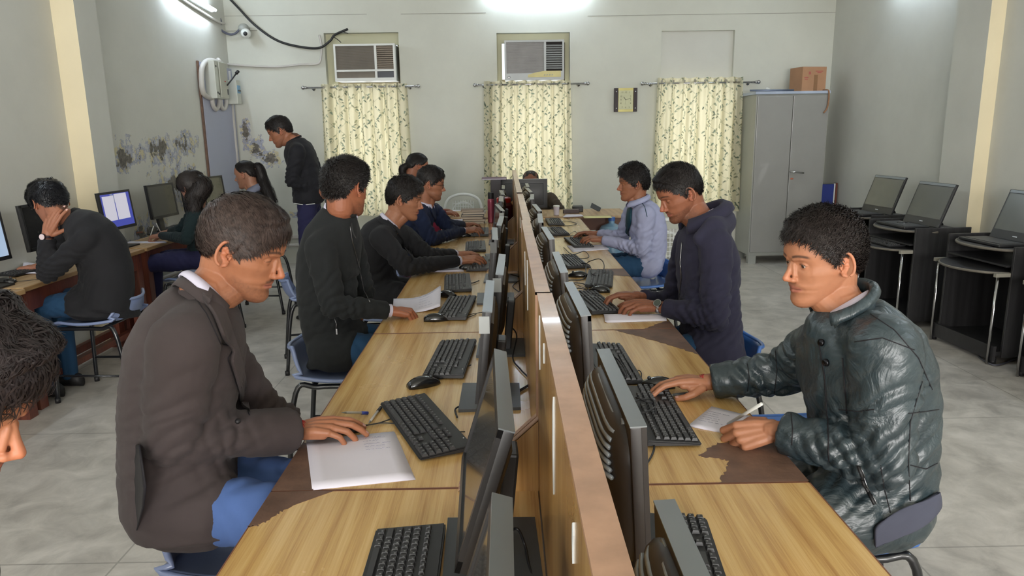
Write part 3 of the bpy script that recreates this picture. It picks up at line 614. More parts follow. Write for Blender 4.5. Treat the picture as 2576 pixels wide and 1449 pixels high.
# ================================================================ monitors
def monitor(name, w, h, zc, tilt, style, scr, fr=M_blk, base=M_dgrey, depth=.03, sil=None):
    """local frame: screen faces +X, long side along Y, stands on z=0"""
    e = empty(name, (0, 0, 0)); T = Matrix.Translation((0.005, 0, zc)) @ Matrix.Rotation(-tilt, 4, 'Y')
    if style == 'arm':     # thin sloping screen on an easel leg
        pass
    MB().prism([(-.10, -.11), (.09, -.12), (.09, .12), (-.10, .11)], 0, .010).build('base', base, e)
    MB().box((-.035, 0, zc * .5), (.03, .07, zc), rot=(0, -.10, 0), bev=.005).build('neck', fr, e)
    b = MB(); b.box((-.002, 0, 0), (depth * .7, w, h), M=T, bev=.004)
    if style == 'slim':
        b.loft([[Matrix.Identity(4) @ Vector(T @ Vector((-.008 - d, y * s, z * s2))) for y, z in [(-w * .42, -h * .40), (w * .42, -h * .40), (w * .42, h * .36), (-w * .42, h * .36)]] for d, s, s2 in [(0, 1, 1), (.012, .97, .95), (.024, .72, .68)]])
    if style == 'ribbed':
        rings = []
        for d, s in [(0, 1.0), (.010, .995), (.022, .95), (.034, .84), (.044, .66), (.050, .45)]:
            k = 32; rg = []
            for j in range(k):
                a = 2 * PI * j / k; c, s_ = math.cos(a), math.sin(a); y = w * .48 * s * math.copysign(abs(c) ** .35, c); z = h * .46 * s * math.copysign(abs(s_) ** .45, s_) ; rg.append(T @ Vector((-.010 - d, y, z)))
            rings.append(rg)
        b.loft(rings)
    b.build('housing', fr, e, 'auto')
    if style == 'ribbed':   # bowed vent ribs across the upper back
        def shell_x(y, z):
            m = ((abs(y) / (w * .48)) ** 5.7 + (abs(z) / (h * .46)) ** 4.4) ** (1 / 5.0)
            return -.010 - float(np.interp(m, [.45, .66, .84, .95, .995, 1.0], [.050, .044, .034, .022, .010, 0]))
        for q in range(8):
            P = []; z = h * (.435 - .040 * q); yw = w * (.36 + .010 * q)
            for t in np.linspace(-1, 1, 19): P.append(T @ Vector((shell_x(yw * t, z + .006) - .0035, yw * t, z)))
            MB().tube(P, .0042, 6).build('vent_rib', sil or M_sil, e, True)
    bz = .016; f = MB(); xf = depth * .35
    for lo, hi in [((xf - .004, -w / 2, h / 2 - bz), (xf + .005, w / 2, h / 2)), ((xf - .004, -w / 2, -h / 2), (xf + .005, w / 2, -h / 2 + bz * 1.4)), ((xf - .004, -w / 2, -h / 2), (xf + .005, -w / 2 + bz, h / 2)), ((xf - .004, w / 2 - bz, -h / 2), (xf + .005, w / 2, h / 2))]: f.bb(lo, hi, M=T)
    f.build('bezel', fr, e)
    MB().bb((xf - .004, -w / 2 + bz, -h / 2 + bz), (xf + .0015, w / 2 - bz, h / 2 - bz), M=T).build('screen', scr, e)
    MB().bb((-depth * .42, -w / 2 - .0005, h / 2 - .001), (xf + .0055, w / 2 + .0005, h / 2 + .0015), M=T).build('top_trim', sil or M_dgrey, e)
    return e
def place(e, x, y, z, rz): e.location = (float(x), float(y), float(z)); e.rotation_euler = (0, 0, rz); return e
M_toptrimL = mat('grey_top_trim', (104, 110, 114), .34, var=.04)
M_tape = mat('grey_tape', (176, 182, 184), .5, var=.04)
monA = monitor('desk_monitor', .445, .27, .225, .30, 'slim', M_screen, sil=M_toptrimL)
monD = monitor('desk_monitor', .44, .275, .20, .10, 'slim', M_screen, sil=M_toptrimL)
LEFTMON = [  # proto, x, y, turn, label, taped
    (0, -.045, .67, 0.0, 'black monitor in the left row with pale top trim, cut off by the bottom edge', 0),
    (0, -.045, 1.33, .03, 'black monitor in the left row tilted back so its glossy screen shows', 0),
    (1, -.065, 2.20, .0, 'black monitor in the left row standing beside the keyboard with a mouse at its corner', 1),
    (1, -.03, 2.74, -.02, 'black monitor in the left row just behind the one with grey tape', 1),
    (1, -.065, 3.60, .02, 'black monitor in the left row opposite the student in quilted black jacket', 1),
    (1, -.04, 4.12, -.03, 'black monitor in the left row opposite the boy in black blazer', 1),
    (1, -.05, 4.86, .10, 'black monitor in the left row turned so its grey screen shows', 0),
    (1, -.045, 5.52, .0, 'black monitor in the left row opposite the boy with glasses', 1),
    (1, -.04, 6.10, .05, 'black monitor in the left row beside the red flask', 1),
    (1, -.03, 6.72, .0, 'black monitor at the far end of the left row', 0)]
used = [False, False]
protos = [monA, monD]
for k, x, y, t_, lb, tp in LEFTMON:
    e = protos[k] if not used[k] else copy_tree(protos[k]); used[k] = True
    place(e, x, y, TOP, PI + t_); tag(e, lb, 'monitor', 'monitors on the left side of the centre screen')
    if tp: MB().box((.002, .2215, .30), (.030, .001, .05)).build('asset_tape', M_tape, e)
monR = monitor('desk_monitor', .44, .30, .20, .06, 'ribbed', M_screen, fr=mat('brown_black_casing', (38, 33, 31), .4, var=.08), sil=M_sil)
MB().tube([(-.03, .03, .10), (-.05, .035, .04), (-.07, .05, .014), (-.10, .12, .012)], .006, 8).build('power_lead', M_cable, monR, True)
RIGHTMON = [(.20, .64, 0.30, 'ribbed monitor in the right row cut off by the bottom edge', 0), (.215, 1.345, .0, 'large ribbed back monitor in the right row opposite the puffer jacket boy'), (.205, 2.09, .02, 'ribbed back monitor in the right row beside the cable strewn keyboard'),
            (.20, 2.70, .0, 'ribbed back monitor in the right row nearest the student in navy hoodie'), (.20, 3.50, .03, 'ribbed back monitor in the right row behind the folded paper'), (.195, 4.12, -.03, 'ribbed back monitor in the right row beside the looped cable'),
            (.20, 4.70, .04, 'ribbed back monitor in the right row opposite the boy in lavender shirt'), (.20, 5.50, -.04, 'ribbed back monitor in the right row just past the boy in lavender shirt'), (.195, 6.15, .05, 'ribbed back monitor in the right row, second from its far end'), (.20, 6.74, 0, 'ribbed back monitor at the far end of the right row')]
for k, (x, y, t_, lb, *_z) in enumerate(RIGHTMON):
    e = monR if k == 0 else copy_tree(monR); place(e, x, y, TOP, t_); tag(e, lb, 'monitor', 'ribbed monitors on the right side of the centre screen')
    if k == 0: place(e, .205, .66, TOP, 0)

# ================================================================ keyboards, mice
def keyboard(name, wd=.44, dp=.148, ht=.020):
    """long side along Y, space bar towards -X (the user's side)"""
    e = empty(name, (0, 0, 0)); T = Matrix.Rotation(-.055, 4, 'Y')
    V = [(-dp / 2, -wd / 2, .004), (dp / 2, -wd / 2, .004), (dp / 2, wd / 2, .004), (-dp / 2, wd / 2, .004), (-dp / 2, -wd / 2, .011), (dp / 2, -wd / 2, .021), (dp / 2, wd / 2, .021), (-dp / 2, wd / 2, .011)]
    bm = bmesh.new(); vs = [bm.verts.new(v) for v in V]
    for f in [(0, 3, 2, 1), (4, 5, 6, 7), (0, 1, 5, 4), (1, 2, 6, 5), (2, 3, 7, 6), (3, 0, 4, 7)]: bm.faces.new([vs[i] for i in f])
    bmesh.ops.bevel(bm, geom=bm.edges[:], offset=.0035, segments=2, affect='EDGES'); me = bpy.data.meshes.new('key_tray'); bm.to_mesh(me); bm.free(); link('key_tray', me, M_keyb, e, False)
    K = MB(); L_ = MB(); p = .0188; x0 = -dp / 2 + .016
    rows = [[1.25, 1.25, 1.25, 6.25, 1.25, 1.25, 1.25, 1.25], [2.25] + [1] * 10 + [2.75], [1.75] + [1] * 11 + [2.25], [1.5] + [1] * 12 + [1.5], [1] * 13 + [2], [1, .0, 1, 1, 1, 1, .25, 1, 1, 1, 1, .25, 1, 1, 1, 1]]
    def key(xc, yc, dy, dx=1.0, cap=True):
        z = .0115 + (xc + dp / 2) * .068; w_ = p * dx - .003; l_ = p * dy - .003
        V = [(xc - w_ / 2, yc - l_ / 2, z), (xc + w_ / 2, yc - l_ / 2, z), (xc + w_ / 2, yc + l_ / 2, z), (xc - w_ / 2, yc + l_ / 2, z)] + [(xc + a * (w_ / 2 - .0022), yc + b * (l_ / 2 - .0022), z + .0068) for a, b in ((-1, -1), (1, -1), (1, 1), (-1, 1))]
        K.add(V, [(4, 5, 6, 7), (0, 1, 5, 4), (1, 2, 6, 5), (2, 3, 7, 6), (3, 0, 4, 7)])
        if cap and dy < 1.8: L_.box((xc + .002, yc + (-.002), z + .0071), (.0034, .0022, .0003))
    ys = wd / 2 - .013
    for r0, rw in enumerate(rows):
        y = ys; xx = x0 + r0 * p + (.004 if r0 == 5 else 0)
        for u_ in rw:
            if u_ >= 1: key(xx, y - u_ * p / 2, u_, .8 if r0 == 5 else 1)
            y -= u_ * p
    y = ys - 15.35 * p
    for c in range(3):
        key(x0, y - (c + .5) * p, 1)
        for r0 in (3, 4, 5): key(x0 + r0 * p, y - (c + .5) * p, 1, .8 if r0 == 5 else 1)
    key(x0 + p, y - 1.5 * p, 1)
    y -= 3.35 * p
    for c in range(4):
        for r0 in range(5): key(x0 + r0 * p, y - (c + .5) * p, 1)
    K.build('keycaps', M_key, e); L_.build('key_legends', mat('key_legend_grey', (140, 142, 140), .6), e)
    for s in (-1, 1): MB().box((dp / 2 - .015, s * wd * .42, .0035), (.02, .03, .007)).build('foot', M_blk2, e)
    MB().ell((dp / 2 - .010, -wd / 2 + .05, .0225), (.002, .002, .001)).build('indicator_light', M_white, e)
    return e
KB = keyboard('keyboard')
def pz(px, py, z=TOP): q = atZ(px, py, z); return q[0], q[1]
KEYS = [  # px corners: far end centre, near end centre, side, label
    ((1034, 1328), (985, 1560), 'L', 'black keyboard on the nearest left desk, cut off by the bottom edge'),
    ((1018, 1010), (1118, 1134), 'L', 'black keyboard turned askew beside the sheet of white paper'),
    ((1152, 860), (1114, 946), 'L', 'black keyboard with glossy mouse at its near corner on the left row'),
    ((1160, 752), (1135, 797), 'L', 'black keyboard right of the curled white sheet'),
    ((1150, 692), (1152, 732), 'L', 'black keyboard just beyond the one beside the curled sheet'),
    ((1200, 652), (1202, 676), 'L', 'black keyboard under the hands of the boy in black blazer'),
    ((1196, 612), (1196, 628), 'L', 'black keyboard beyond the black blazer boy\'s hands'),
    ((1208, 574), (1206, 594), 'L', 'black keyboard under the hands of the boy with glasses'),
    ((1690, 1300), (1745, 1520), 'R', 'black keyboard behind the ribbed monitor cut off at the bottom right'),
    ((1622, 976), (1696, 1117), 'R', 'black keyboard covered by loops of cable next to the writing pad'),
    ((1518, 870), (1566, 962), 'R', 'narrow view of black keyboard with tangled cable half hidden by a ribbed monitor'),
    ((1468, 736), (1528, 787), 'R', 'black keyboard under the hands of the navy hoodie student'),
    ((1512, 684), (1506, 719), 'R', 'grey looking keyboard beyond the navy hoodie student\'s mouse'),
    ((1425, 645), (1455, 671), 'R', 'black keyboard on the right row with cables over it, in front of the looped cable'),
    ((1440, 598), (1472, 622), 'R', 'black keyboard under the hands of the lavender shirt boy'),
    ((1395, 575), (1410, 588), 'R', 'black keyboard half hidden by monitors past the lavender shirt boy'),
    ((1392, 552), (1400, 564), 'R', 'black keyboard at the far end of the right row')]
for i, (a, b, s, lb) in enumerate(KEYS):
    e = KB if i == 0 else copy_tree(KB)
    A = np.array(pz(*a, TOP + .01)); B = np.array(pz(*b, TOP + .01)); d = A - B; ang = math.atan2(d[1], d[0]) - PI / 2
    c = (A + B) / 2
    if i == 0: c = A - nrm(d) * .22
    if i == 8: c = A - nrm(d) * .22
    place(e, c[0], c[1], TOP + .0005, ang + (0 if s == 'L' else PI)); tag(e, lb, 'keyboard', 'black desk keyboards')
def mouse(name):
    e = empty(name, (0, 0, 0)); rings = []; L_, Wd = .112, .06
    for t in np.linspace(0, 1, 16):
        x = -L_ / 2 + L_ * t; w = Wd / 2 * (math.sin(PI * (.06 + .88 * t)) ** .45) * (1 - .08 * math.sin(PI * t) + .0); h = .036 * (math.sin(PI * min(.97, max(.03, (t * .86 + .07)))) ** .6) * (1.08 - .28 * t)
        rings.append([(x, w * math.copysign(abs(math.cos(a)) ** .8, math.cos(a)), max(.001, h * max(0, math.sin(a)) ** .75)) for a in np.linspace(0, PI, 14)] + [(x, w * .9 * (-1 + 2 * k / 3), .001) for k in (1, 2)])
    MB().loft(rings).build('shell', M_mouse, e, True)
    MB().tube([(L_ * .26, -.003, .0285), (L_ * .26, .003, .0285)], .006, 12).build('scroll_wheel', M_dgrey, e, True)
    return e
MS = mouse('mouse')
def polyc(L_, z): return [np.array((*pz(a, b, TOP + zz), TOP + zz)) for (a, b, zz) in [(q if len(q) == 3 else (*q, z)) for q in L_]]
MICE = [((1065, 962), .5, [(1098, 955), (1125, 948), (1160, 928), (1185, 918)], 'glossy black mouse at the corner of a keyboard on the left row'),
        ((1097, 800), .1, [(1125, 801), (1150, 803), (1180, 797), (1198, 790)], 'black mouse in front of the keyboard by the curled sheet'),
        ((1124, 741), -.5, [(1140, 735), (1150, 728), (1175, 722)], 'black mouse partly behind the curled sheet'),
        ((1178, 672), .05, [(1200, 670), (1215, 672)], 'black mouse beside the boy in black blazer\'s hands'),
        ((1167, 592), .1, [(1185, 588), (1200, 584)], 'black mouse in front of the boy with glasses'),
        ((1150, 561), .2, [(1165, 558)], 'small black mouse beyond the glasses boy\'s hands'),
        ((862, 1076), .18, [(912, 1072), (960, 1064), (1010, 1068), (1060, 1080), (1120, 1086), (1170, 1086)], 'black mouse under the hand of the brown blazer man'),
        ((1655, 964), 2.95, [(1620, 968), (1606, 950), (1605, 932), (1614, 940), (1612, 972), (1640, 985), (1672, 972), (1680, 984), (1640, 1000), (1610, 1010)], 'black mouse under the hand of the puffer jacket boy'),
        ((1508, 729), 2.9, [(1490, 731), (1470, 725), (1440, 712)], 'black mouse beside the navy hoodie student\'s fingers'),
        ((1454, 691), 3.0, [(1430, 693), (1415, 690)], 'black mouse left of the grey looking keyboard'),
        ((1468, 590), 2.8, [(1452, 586), (1445, 582), (1430, 590)], 'dark mouse under the lavender shirt boy\'s far hand'),
        ((15, 707), 0.1, [(40, 700)], 'mouse on the left wall table at the left edge')]
for i, ((a, b), ang, cab, lb) in enumerate(MICE):
    e = MS if i == 0 else copy_tree(MS); q = pz(a, b, TOP + .012); place(e, q[0], q[1], TOP + .0005, ang); tag(e, lb, 'mouse', 'computer mice')
    h = Vector((.056, 0, .010)); h.rotate(Matrix.Rotation(ang, 3, 'Z')); st = np.array((q[0], q[1], TOP)) + np.array(h)
    cb = MB().tube(spline([st] + polyc(cab, .005), 40), .0019, 6).build('mouse_cable', M_cable, e, True, world=True)

# loose cables on the desks
CAB = [([(1560, 905), (1530, 895, .03), (1505, 900, .02), (1520, 920, .03), (1545, 930, .035), (1570, 950, .03), (1575, 935, .03), (1555, 905, .03), (1530, 890, .03), (1510, 885, .01), (1508, 860, .01)], 'black cable coiled on the half hidden keyboard of the right row'),
       ([(1600, 1000, .035), (1625, 1010, .035), (1650, 1015, .03), (1640, 1030, .035), (1600, 1045, .03), (1570, 1060, .01), (1565, 1030, .01), (1590, 1010, .03), (1640, 1005, .035), (1650, 1040, .03)], 'black cable strewn over the keyboard next to the writing pad'),
       ([(1642, 1112, .012), (1646, 1125), (1640, 1145), (1628, 1165), (1600, 1200)], 'short grey lead hanging off the keyboard end next to the writing pad'),
       ([(1430, 705), (1470, 700), (1475, 665, .03), (1490, 655, .06), (1510, 652, .07), (1520, 668, .05), (1512, 690, .02), (1490, 690, .03), (1480, 665, .03), (1430, 660)], 'black cable rising in a round loop over the right row'),
       ([(1425, 735), (1455, 725), (1480, 730), (1470, 715), (1440, 712), (1415, 722), (1445, 738)], 'thin black cable tangle before the hoodie student\'s keyboard'),
       ([(1418, 622), (1440, 640, .02), (1470, 632, .02), (1480, 648, .02), (1440, 650, .02), (1410, 640)], 'thin black cable tangle beyond the grey looking keyboard'),
       ([(1385, 560), (1420, 556), (1450, 562), (1430, 568), (1395, 566)], 'thin black cable across the far end of the right row'),
       ([(1128, 712, .01), (1150, 705), (1185, 712), (1205, 706)], 'thin cable from a left row keyboard to its monitor'),
       ([(1150, 1050), (1145, 1030), (1160, 1022), (1185, 1024)], 'thin cable from the askew keyboard to its monitor'),
       ([(1270, 1350, .02), (1300, 1330, .06), (1320, 1370, .02), (1330, 1420, .01), (1345, 1470)], 'thick black cable behind the bottom left row monitor'),
       ([(1285, 820, .08), (1300, 845, .05), (1290, 900, .01), (1310, 930), (1335, 960), (1300, 985), (1280, 1000), (1330, 970), (1345, 950)], 'black cable heap behind the left row monitor with grey tape'),
       ([(1285, 690, .05), (1310, 700, .01), (1290, 720, .01), (1310, 740), (1285, 752)], 'black cable behind the left row monitors farther on'),
       ([(1395, 880, .02), (1405, 900, .05), (1400, 930, .02), (1410, 955, .04), (1395, 990, .01), (1410, 1030, .03), (1400, 1060, .01), (1415, 1090, .03)], 'knotted black cable between centre screen and ribbed monitors'),
       ([(1370, 760, .03), (1380, 790, .06), (1368, 800, .02), (1385, 830, .05), (1372, 850, .01)], 'black cable knot farther along between screen and ribbed monitors')]
for L_, lb in CAB:
    tag(MB().tube(spline(polyc(L_, .006), 60), .0028, 6).build('cable', M_cable, smooth=True), lb, 'cable', 'loose cables on the desk rows')

# ================================================================ papers
def sheet(name, q, label, mtl=M_paper, z=TOP + .0012, lift=None, scribble=None, sheets=1, cat='paper', grid_=8):
    """q: four px corners (far left, far right, near right, near left)"""
    C4 = [np.array((*pz(a, b, z), z)) for a, b in q]; root = empty(name, sum(C4) / 4)
    for s in range(sheets):
        P = np.zeros((grid_, grid_, 3))
        for i in range(grid_):
            for j in range(grid_):
                u, v = j / (grid_ - 1), i / (grid_ - 1); p = (C4[0] * (1 - u) + C4[1] * u) * (1 - v) + (C4[3] * (1 - u) + C4[2] * u) * v
                if lift: p = p + np.array((0, 0, lift(u, v)))
                p = p + np.array((0, 0, s * .0012 + .0)); P[i, j] = p + (np.array((.004, -.003, 0)) * (sheets - 1 - s))
        o = MB().grid(P[::-1], thick=.0006).build('sheet', mtl, root, smooth=True, world=True)
    if scribble:
        mb = MB(); r = np.random.default_rng(len(label))
        for (u0, v0, u1, v1, k) in scribble:
            for l in range(k):
                t0 = l / max(1, k); a = (u0 + (u1 - u0) * 0, v0 + (v1 - v0) * t0); L_ = r.uniform(.5, 1) * (u1 - u0); m = 26; pts_ = []
                for q_ in range(m):
                    u = u0 + L_ * q_ / m; v = v0 + (v1 - v0) * t0 + .012 * math.sin(q_ * 2.1) * r.uniform(.2, 1)
                    if r.random() < .16 and len(pts_) > 2: mb.tube(pts_, .0004, 3); pts_ = []; continue
                    p = (C4[0] * (1 - u) + C4[1] * u) * (1 - v) + (C4[3] * (1 - u) + C4[2] * u) * v; zz = (lift(u, v) if lift else 0) + sheets * .0012 + .0002; pts_.append(p + np.array((0, 0, zz)))
                if len(pts_) > 2: mb.tube(pts_, .0004, 3)
        mb.build('handwriting', M_ink, root, world=True)
    return tag(root, label, cat)
sheet('paper_sheet', [(770, 1108), (990, 1086), (1042, 1205), (785, 1231)], 'white folded sheet with faint notes before the brown blazer man', sheets=2, scribble=[(.62, .10, .97, .45, 5)], lift=lambda u, v: .0035 * math.exp(-((v - .35) / .08) ** 2))
sheet('paper_sheet', [(990, 752), (1108, 747), (1106, 782), (988, 790)], 'curled white sheet with notes under the fist of the jacket student', sheets=2, scribble=[(.55, .1, .9, .9, 5)], lift=lambda u, v: .035 * max(0, u - .35) ** 2 * 4 * (1 - .6 * v))
sheet('writing_pad', [(1080, 672), (1160, 671), (1162, 682), (1078, 683)], 'white writing pad beside the mouse of the black blazer boy', sheets=4)
sheet('paper_sheet', [(1100, 530), (1190, 530), (1192, 538), (1098, 539)], 'open white notebook on the far table in front of the maroon woman', sheets=4)
sheet('paper_sheet', [(1122, 548), (1200, 549), (1214, 559), (1128, 556)], 'printed white sheet lying before the glasses boy', scribble=[(.1, .2, .9, .9, 4)])
sheet('paper_sheet', [(1790, 1024), (1895, 1050), (1934, 1112), (1731, 1072)], 'white pad the puffer jacket boy writes on', sheets=3, scribble=[(.05, .25, .5, .8, 6)])
sheet('paper_sheet', [(1517, 792), (1668, 792), (1672, 806), (1522, 811)], 'folded white paper in front of the navy hoodie student', sheets=3, lift=lambda u, v: .013 * math.sin(PI * min(1, v * 1.05)) * (1 - .2 * u))
sheet('paper_sheet', [(1425, 618), (1520, 616), (1532, 627), (1440, 634)], 'white sheets beside the lavender shirt boy\'s keyboard', sheets=2)
sheet('paper_sheet', [(1423, 540), (1462, 540), (1466, 544), (1416, 546)], 'white sheet on the teacher table by the little cup', z=TOP + .013, sheets=3)
sheet('yellow_paper', [(1465, 543), (1535, 542), (1540, 548), (1470, 549)], 'pale yellow sheet on the teacher table', mat('yellow_paper', (222, 214, 150), .6), z=TOP + .012)
sheet('paper_sheet', [(60, 662), (118, 668), (130, 688), (55, 692)], 'white sheet on the left wall table under the leaning boy\'s elbow', lift=lambda u, v: .012 * (1 - u))
sheet('paper_sheet', [(325, 607), (415, 606), (420, 611), (315, 612)], 'white sheet under the writing hand of the long haired girl')
# pens
def pen(a, b, za, zb, label, mt, cap=None, r=.004):
    A = np.array((*pz(*a, za), za)); B = np.array((*pz(*b, zb), zb)); d = B - A; L_ = np.linalg.norm(d)
    if L_ > .15: B = A + d / L_ * .145
    e = empty('pen', (A + B) / 2); MB().tube([A, A * .75 + B * .25, B], [r * .9, r, r], 10).build('barrel', mt, e, True, world=True)
    dd = nrm(A - B); MB().tube([A, A + dd * .008, A + dd * .016], [r * .8, r * .5, r * .15], 8).build('tip', M_steel, e, True, world=True)
    if cap is not None: MB().tube([B, B + (A - B) * .3], r * 1.25, 10).build('cap', cap, e, True, world=True)
    tag(e, label, 'pen')
pen((870, 1038), (925, 1039), TOP + .03, TOP + .005, 'clear ballpoint with blue end tucked under the brown blazer man\'s fingers', M_pvc, mat('blue_cap', (60, 80, 180), .4))
pen((931, 1060), (958, 1025), TOP + .005, TOP + .005, 'clear pen with black cap resting against the askew keyboard', M_pvc, M_blk)
pen((1692, 994), (1762, 986), TOP + .005, TOP + .006, 'silver patterned pen beside the puffer jacket boy\'s mouse hand', M_sil, None, .005)

# ================================================================ chairs
def shell_chair(name, seat_m, back=True, sz=.485):
    """user faces +X; seat centre above origin"""
    e = empty(name, (0, 0, 0)); nu, nv = 21, 26; P = np.zeros((nv, nu, 3))
    for i in range(nv):
        t = i / (nv - 1); s = t * .54
        if s < .40: x = .20 - s; z = sz + .010 * (s / .4) ** 2 - .02 * max(0, .05 - s) / .05 - .012 * math.sin(PI * min(1, s / .4))
        else:
            a = (s - .40) / .14; x = -.20 - .07 * math.sin(a * 1.1); z = sz + .012 + .13 * (1 - math.cos(a * 1.35)) + .02 * a
        hw = .205 * (math.sin(PI * (.10 + .80 * min(1, t * 1.05))) ** .28) * (1 if s < .42 else 1 - .10 * (s - .42) / .2)
        for j in range(nu):
            v = -1 + 2 * j / (nu - 1); P[i, j] = (x + (.05 * v * v if s > .42 else .0), hw * v, z + .020 * abs(v) ** 3)
    sh = MB().grid(P, thick=-.008).build('seat_shell', seat_m, e, True)
    rim = [P[0, j] for j in range(nu)] + [P[i, -1] for i in range(1, nv)] + [P[-1, j] for j in range(nu - 2, -1, -1)] + [P[i, 0] for i in range(nv - 2, 0, -1)]
    rim.append(rim[0]); MB().tube(rim, .0095, 8, cap=False).build('seat_rim', seat_m, e, True)
    z0 = sz - .03
    for s in (-1, 1):
        MB().tube(spline([(.21, s * .20, .0), (.185, s * .185, z0 - .05), (.16, s * .18, z0), (.10, s * .175, z0 + .005), (-.10, s * .175, z0 + .005), (-.20, s * .19, z0 - .02), (-.26, s * .20, 0)], 40), .0125, 10).build('leg_frame', M_tube, e, True)
        for x in (.21, -.26): MB().tube([(x, s * .20, 0), (x, s * .20, .03)], .016, 10).build('rubber_foot', M_blk2, e, True)
        MB().tube([(.199, s * .192, .17), (-.232, s * .195, .17)], .008, 8).build('side_rail', M_tube, e, True)
    MB().tube([(.10, -.175, z0 + .01), (.10, .175, z0 + .01)], .010).tube([(-.12, -.175, z0 + .01), (-.12, .175, z0 + .01)], .010).build('cross_bar', M_tube, e, True)
    return e
CH = shell_chair('shell_chair', M_seatg); CH2 = shell_chair('shell_chair', M_seatb)
def chair(src, x, y, rz, label, first=False, z=0): e = src if first else copy_tree(src); place(e, x, y, z, rz); tag(e, label, 'chair', 'plastic shell chairs on black tube legs'); return e
def plastic_chair(x, y, rz, label):
    e = empty('garden_chair', (x, y, 0), rz)
    P = np.array([[(-.20 - .06 * (z - .42), v * .19 * (1 - .1 * ((z - .42) / .45) ** 2), z - .035 * abs(v) ** 3 * (z > .8)) for v in np.linspace(-1, 1, 13)] for z in np.linspace(.44, .84, 12)])
    lat = MB()
    for k in range(9):
        i = 1 + k; lat.tube([P[i][j] for j in range(2, 11)], .004, 5)
    for j in range(2, 11): lat.tube([P[i][j] for i in range(1, 11)], .0045, 5)
    lat.build('lattice', M_white, e, True)
    arch = spline([(-.19, -.23, .44), (-.21, -.225, .66), (-.235, -.17, .82), (-.245, 0, .875), (-.235, .17, .82), (-.21, .225, .66), (-.19, .23, .44)], 36)
    MB().tube(arch, [.016] * len(arch), 8).build('back_arch', M_white, e, True)
    MB().tube(spline([(-.2, -.15, .46), (-.225, -.12, .70), (-.235, 0, .78), (-.225, .12, .70), (-.2, .15, .46)], 24), .011, 8).build('inner_arch', M_white, e, True)
    S_ = np.array([[(-.2 + .44 * i / 7, v * (.2 + .04 * i / 7), .43 - .012 * math.cos(v * 1.4)) for v in np.linspace(-1, 1, 9)] for i in range(8)]); MB().grid(S_, thick=.012).build('seat', M_white, e, True)
    for s in (-1, 1):
        MB().tube(spline([(-.21, s * .235, .60), (.0, s * .265, .645), (.2, s * .26, .62)], 14), .016, 8).build('armrest', M_white, e, True)
        for xx in (-.22, .22): MB().tube([(xx * 1.05, s * .26, 0), (xx, s * .235, .44 if xx < 0 else .62)], .02, 8).build('leg', M_white, e, True)
    MB().ell((-.255, 0, .872), (.006, .03, .010)).build('gold_emblem', mat('gold_emblem', (184, 128, 60), .4, metal=.5), e, True)
    tag(e, label, 'chair')
q = atY(1165, 560, 8.45); plastic_chair(q[0], 8.35, -PI / 2, 'white plastic garden chair with gold emblem behind the far table')
plastic_chair(1.30, 5.55, -PI / 2 + .1, 'white plastic garden chair with woven back beside the lavender shirt boy')

# ================================================================ left wall tables and their machines
TX = -2.765
LT = [(2.75, 4.06), (4.09, 5.52), (5.56, 6.86), (6.90, 8.15)]
for i, (a, b) in enumerate(LT):
    e = empty('wooden_table', ((XL + TX) / 2, (a + b) / 2, 0)); x0 = XL + .20
    jut = .03 if i == 0 else 0
    MB().bb((x0 - (.0), a, .722), (TX + jut, b, .75), bev=.004).build('table_top', M_oldtop, e, world=True)
    MB().bb((x0 + .03, a + .04, .60), (TX - .02 + jut, a + .065, .722)).bb((x0 + .03, b - .065, .60), (TX - .02 + jut, b - .04, .722)).bb((TX - .05 + jut, a + .05, .60), (TX - .025 + jut, b - .05, .722)).build('apron', M_red, e, world=True)
    for x in (x0 + .05, TX - .06 + jut):
        for y in (a + .06, b - .06): MB().box((x, y, .361), (.075, .075, .722)).build('leg', M_red, e, world=True)
    MB().bb((x0 + .02, a + .06, .10), (x0 + .06, b - .06, .15)).bb(((x0 + TX) / 2, a + .06, .10), ((x0 + TX) / 2 + .05, b - .06, .14)).build('stretcher', M_red, e, world=True)
    tag(e, ['old wooden table with red legs at the left edge of the photo', 'old wooden table with red legs under the leaning boy\'s elbow', 'old wooden table with red legs where the long haired girl writes', 'old wooden table with red legs before the girl with ponytail'][i], 'table')
def screen_mat(name, kind):
    t = NT(name); uv = t.N('ShaderNodeTexCoord'); sp = t.N('ShaderNodeSeparateXYZ'); t.L(uv.outputs['Object'], sp.inputs[0])
    y, z = sp.outputs[1], sp.outputs[2]
    def band(s, a, b): return t.math('MULTIPLY', t.math('GREATER_THAN', s, a), t.math('LESS_THAN', s, b))
    if kind == 'doc':
        p1 = t.math('MULTIPLY', band(y, -.165, -.02), band(z, .215, .40)); p2 = t.math('MULTIPLY', band(y, -.01, .15), band(z, .215, .41)); m = t.math('MAXIMUM', p1, p2)
        bgc = t.mix(t.math('GREATER_THAN', t.noise(t.coord((1, 1, 1)), 6, 3), .56), lin((64, 72, 160)), lin((120, 130, 160)))
        col = t.mix(m, bgc, lin((196, 194, 206)))
    else:
        col = t.ramp(t.noise(t.coord((1, 1, 1)), 3, 2), [(.35, lin((150, 178, 208))), (.65, lin((176, 192, 214)))])
    t.set(Base_Color=(.02, .02, .02), Emission_Color=col, Emission_Strength=.85, Roughness=.3); return t.m
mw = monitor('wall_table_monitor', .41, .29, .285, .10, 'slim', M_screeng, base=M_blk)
M_doc = screen_mat('lit_document_screen', 'doc'); M_blue = screen_mat('lit_blue_screen', 'blue')
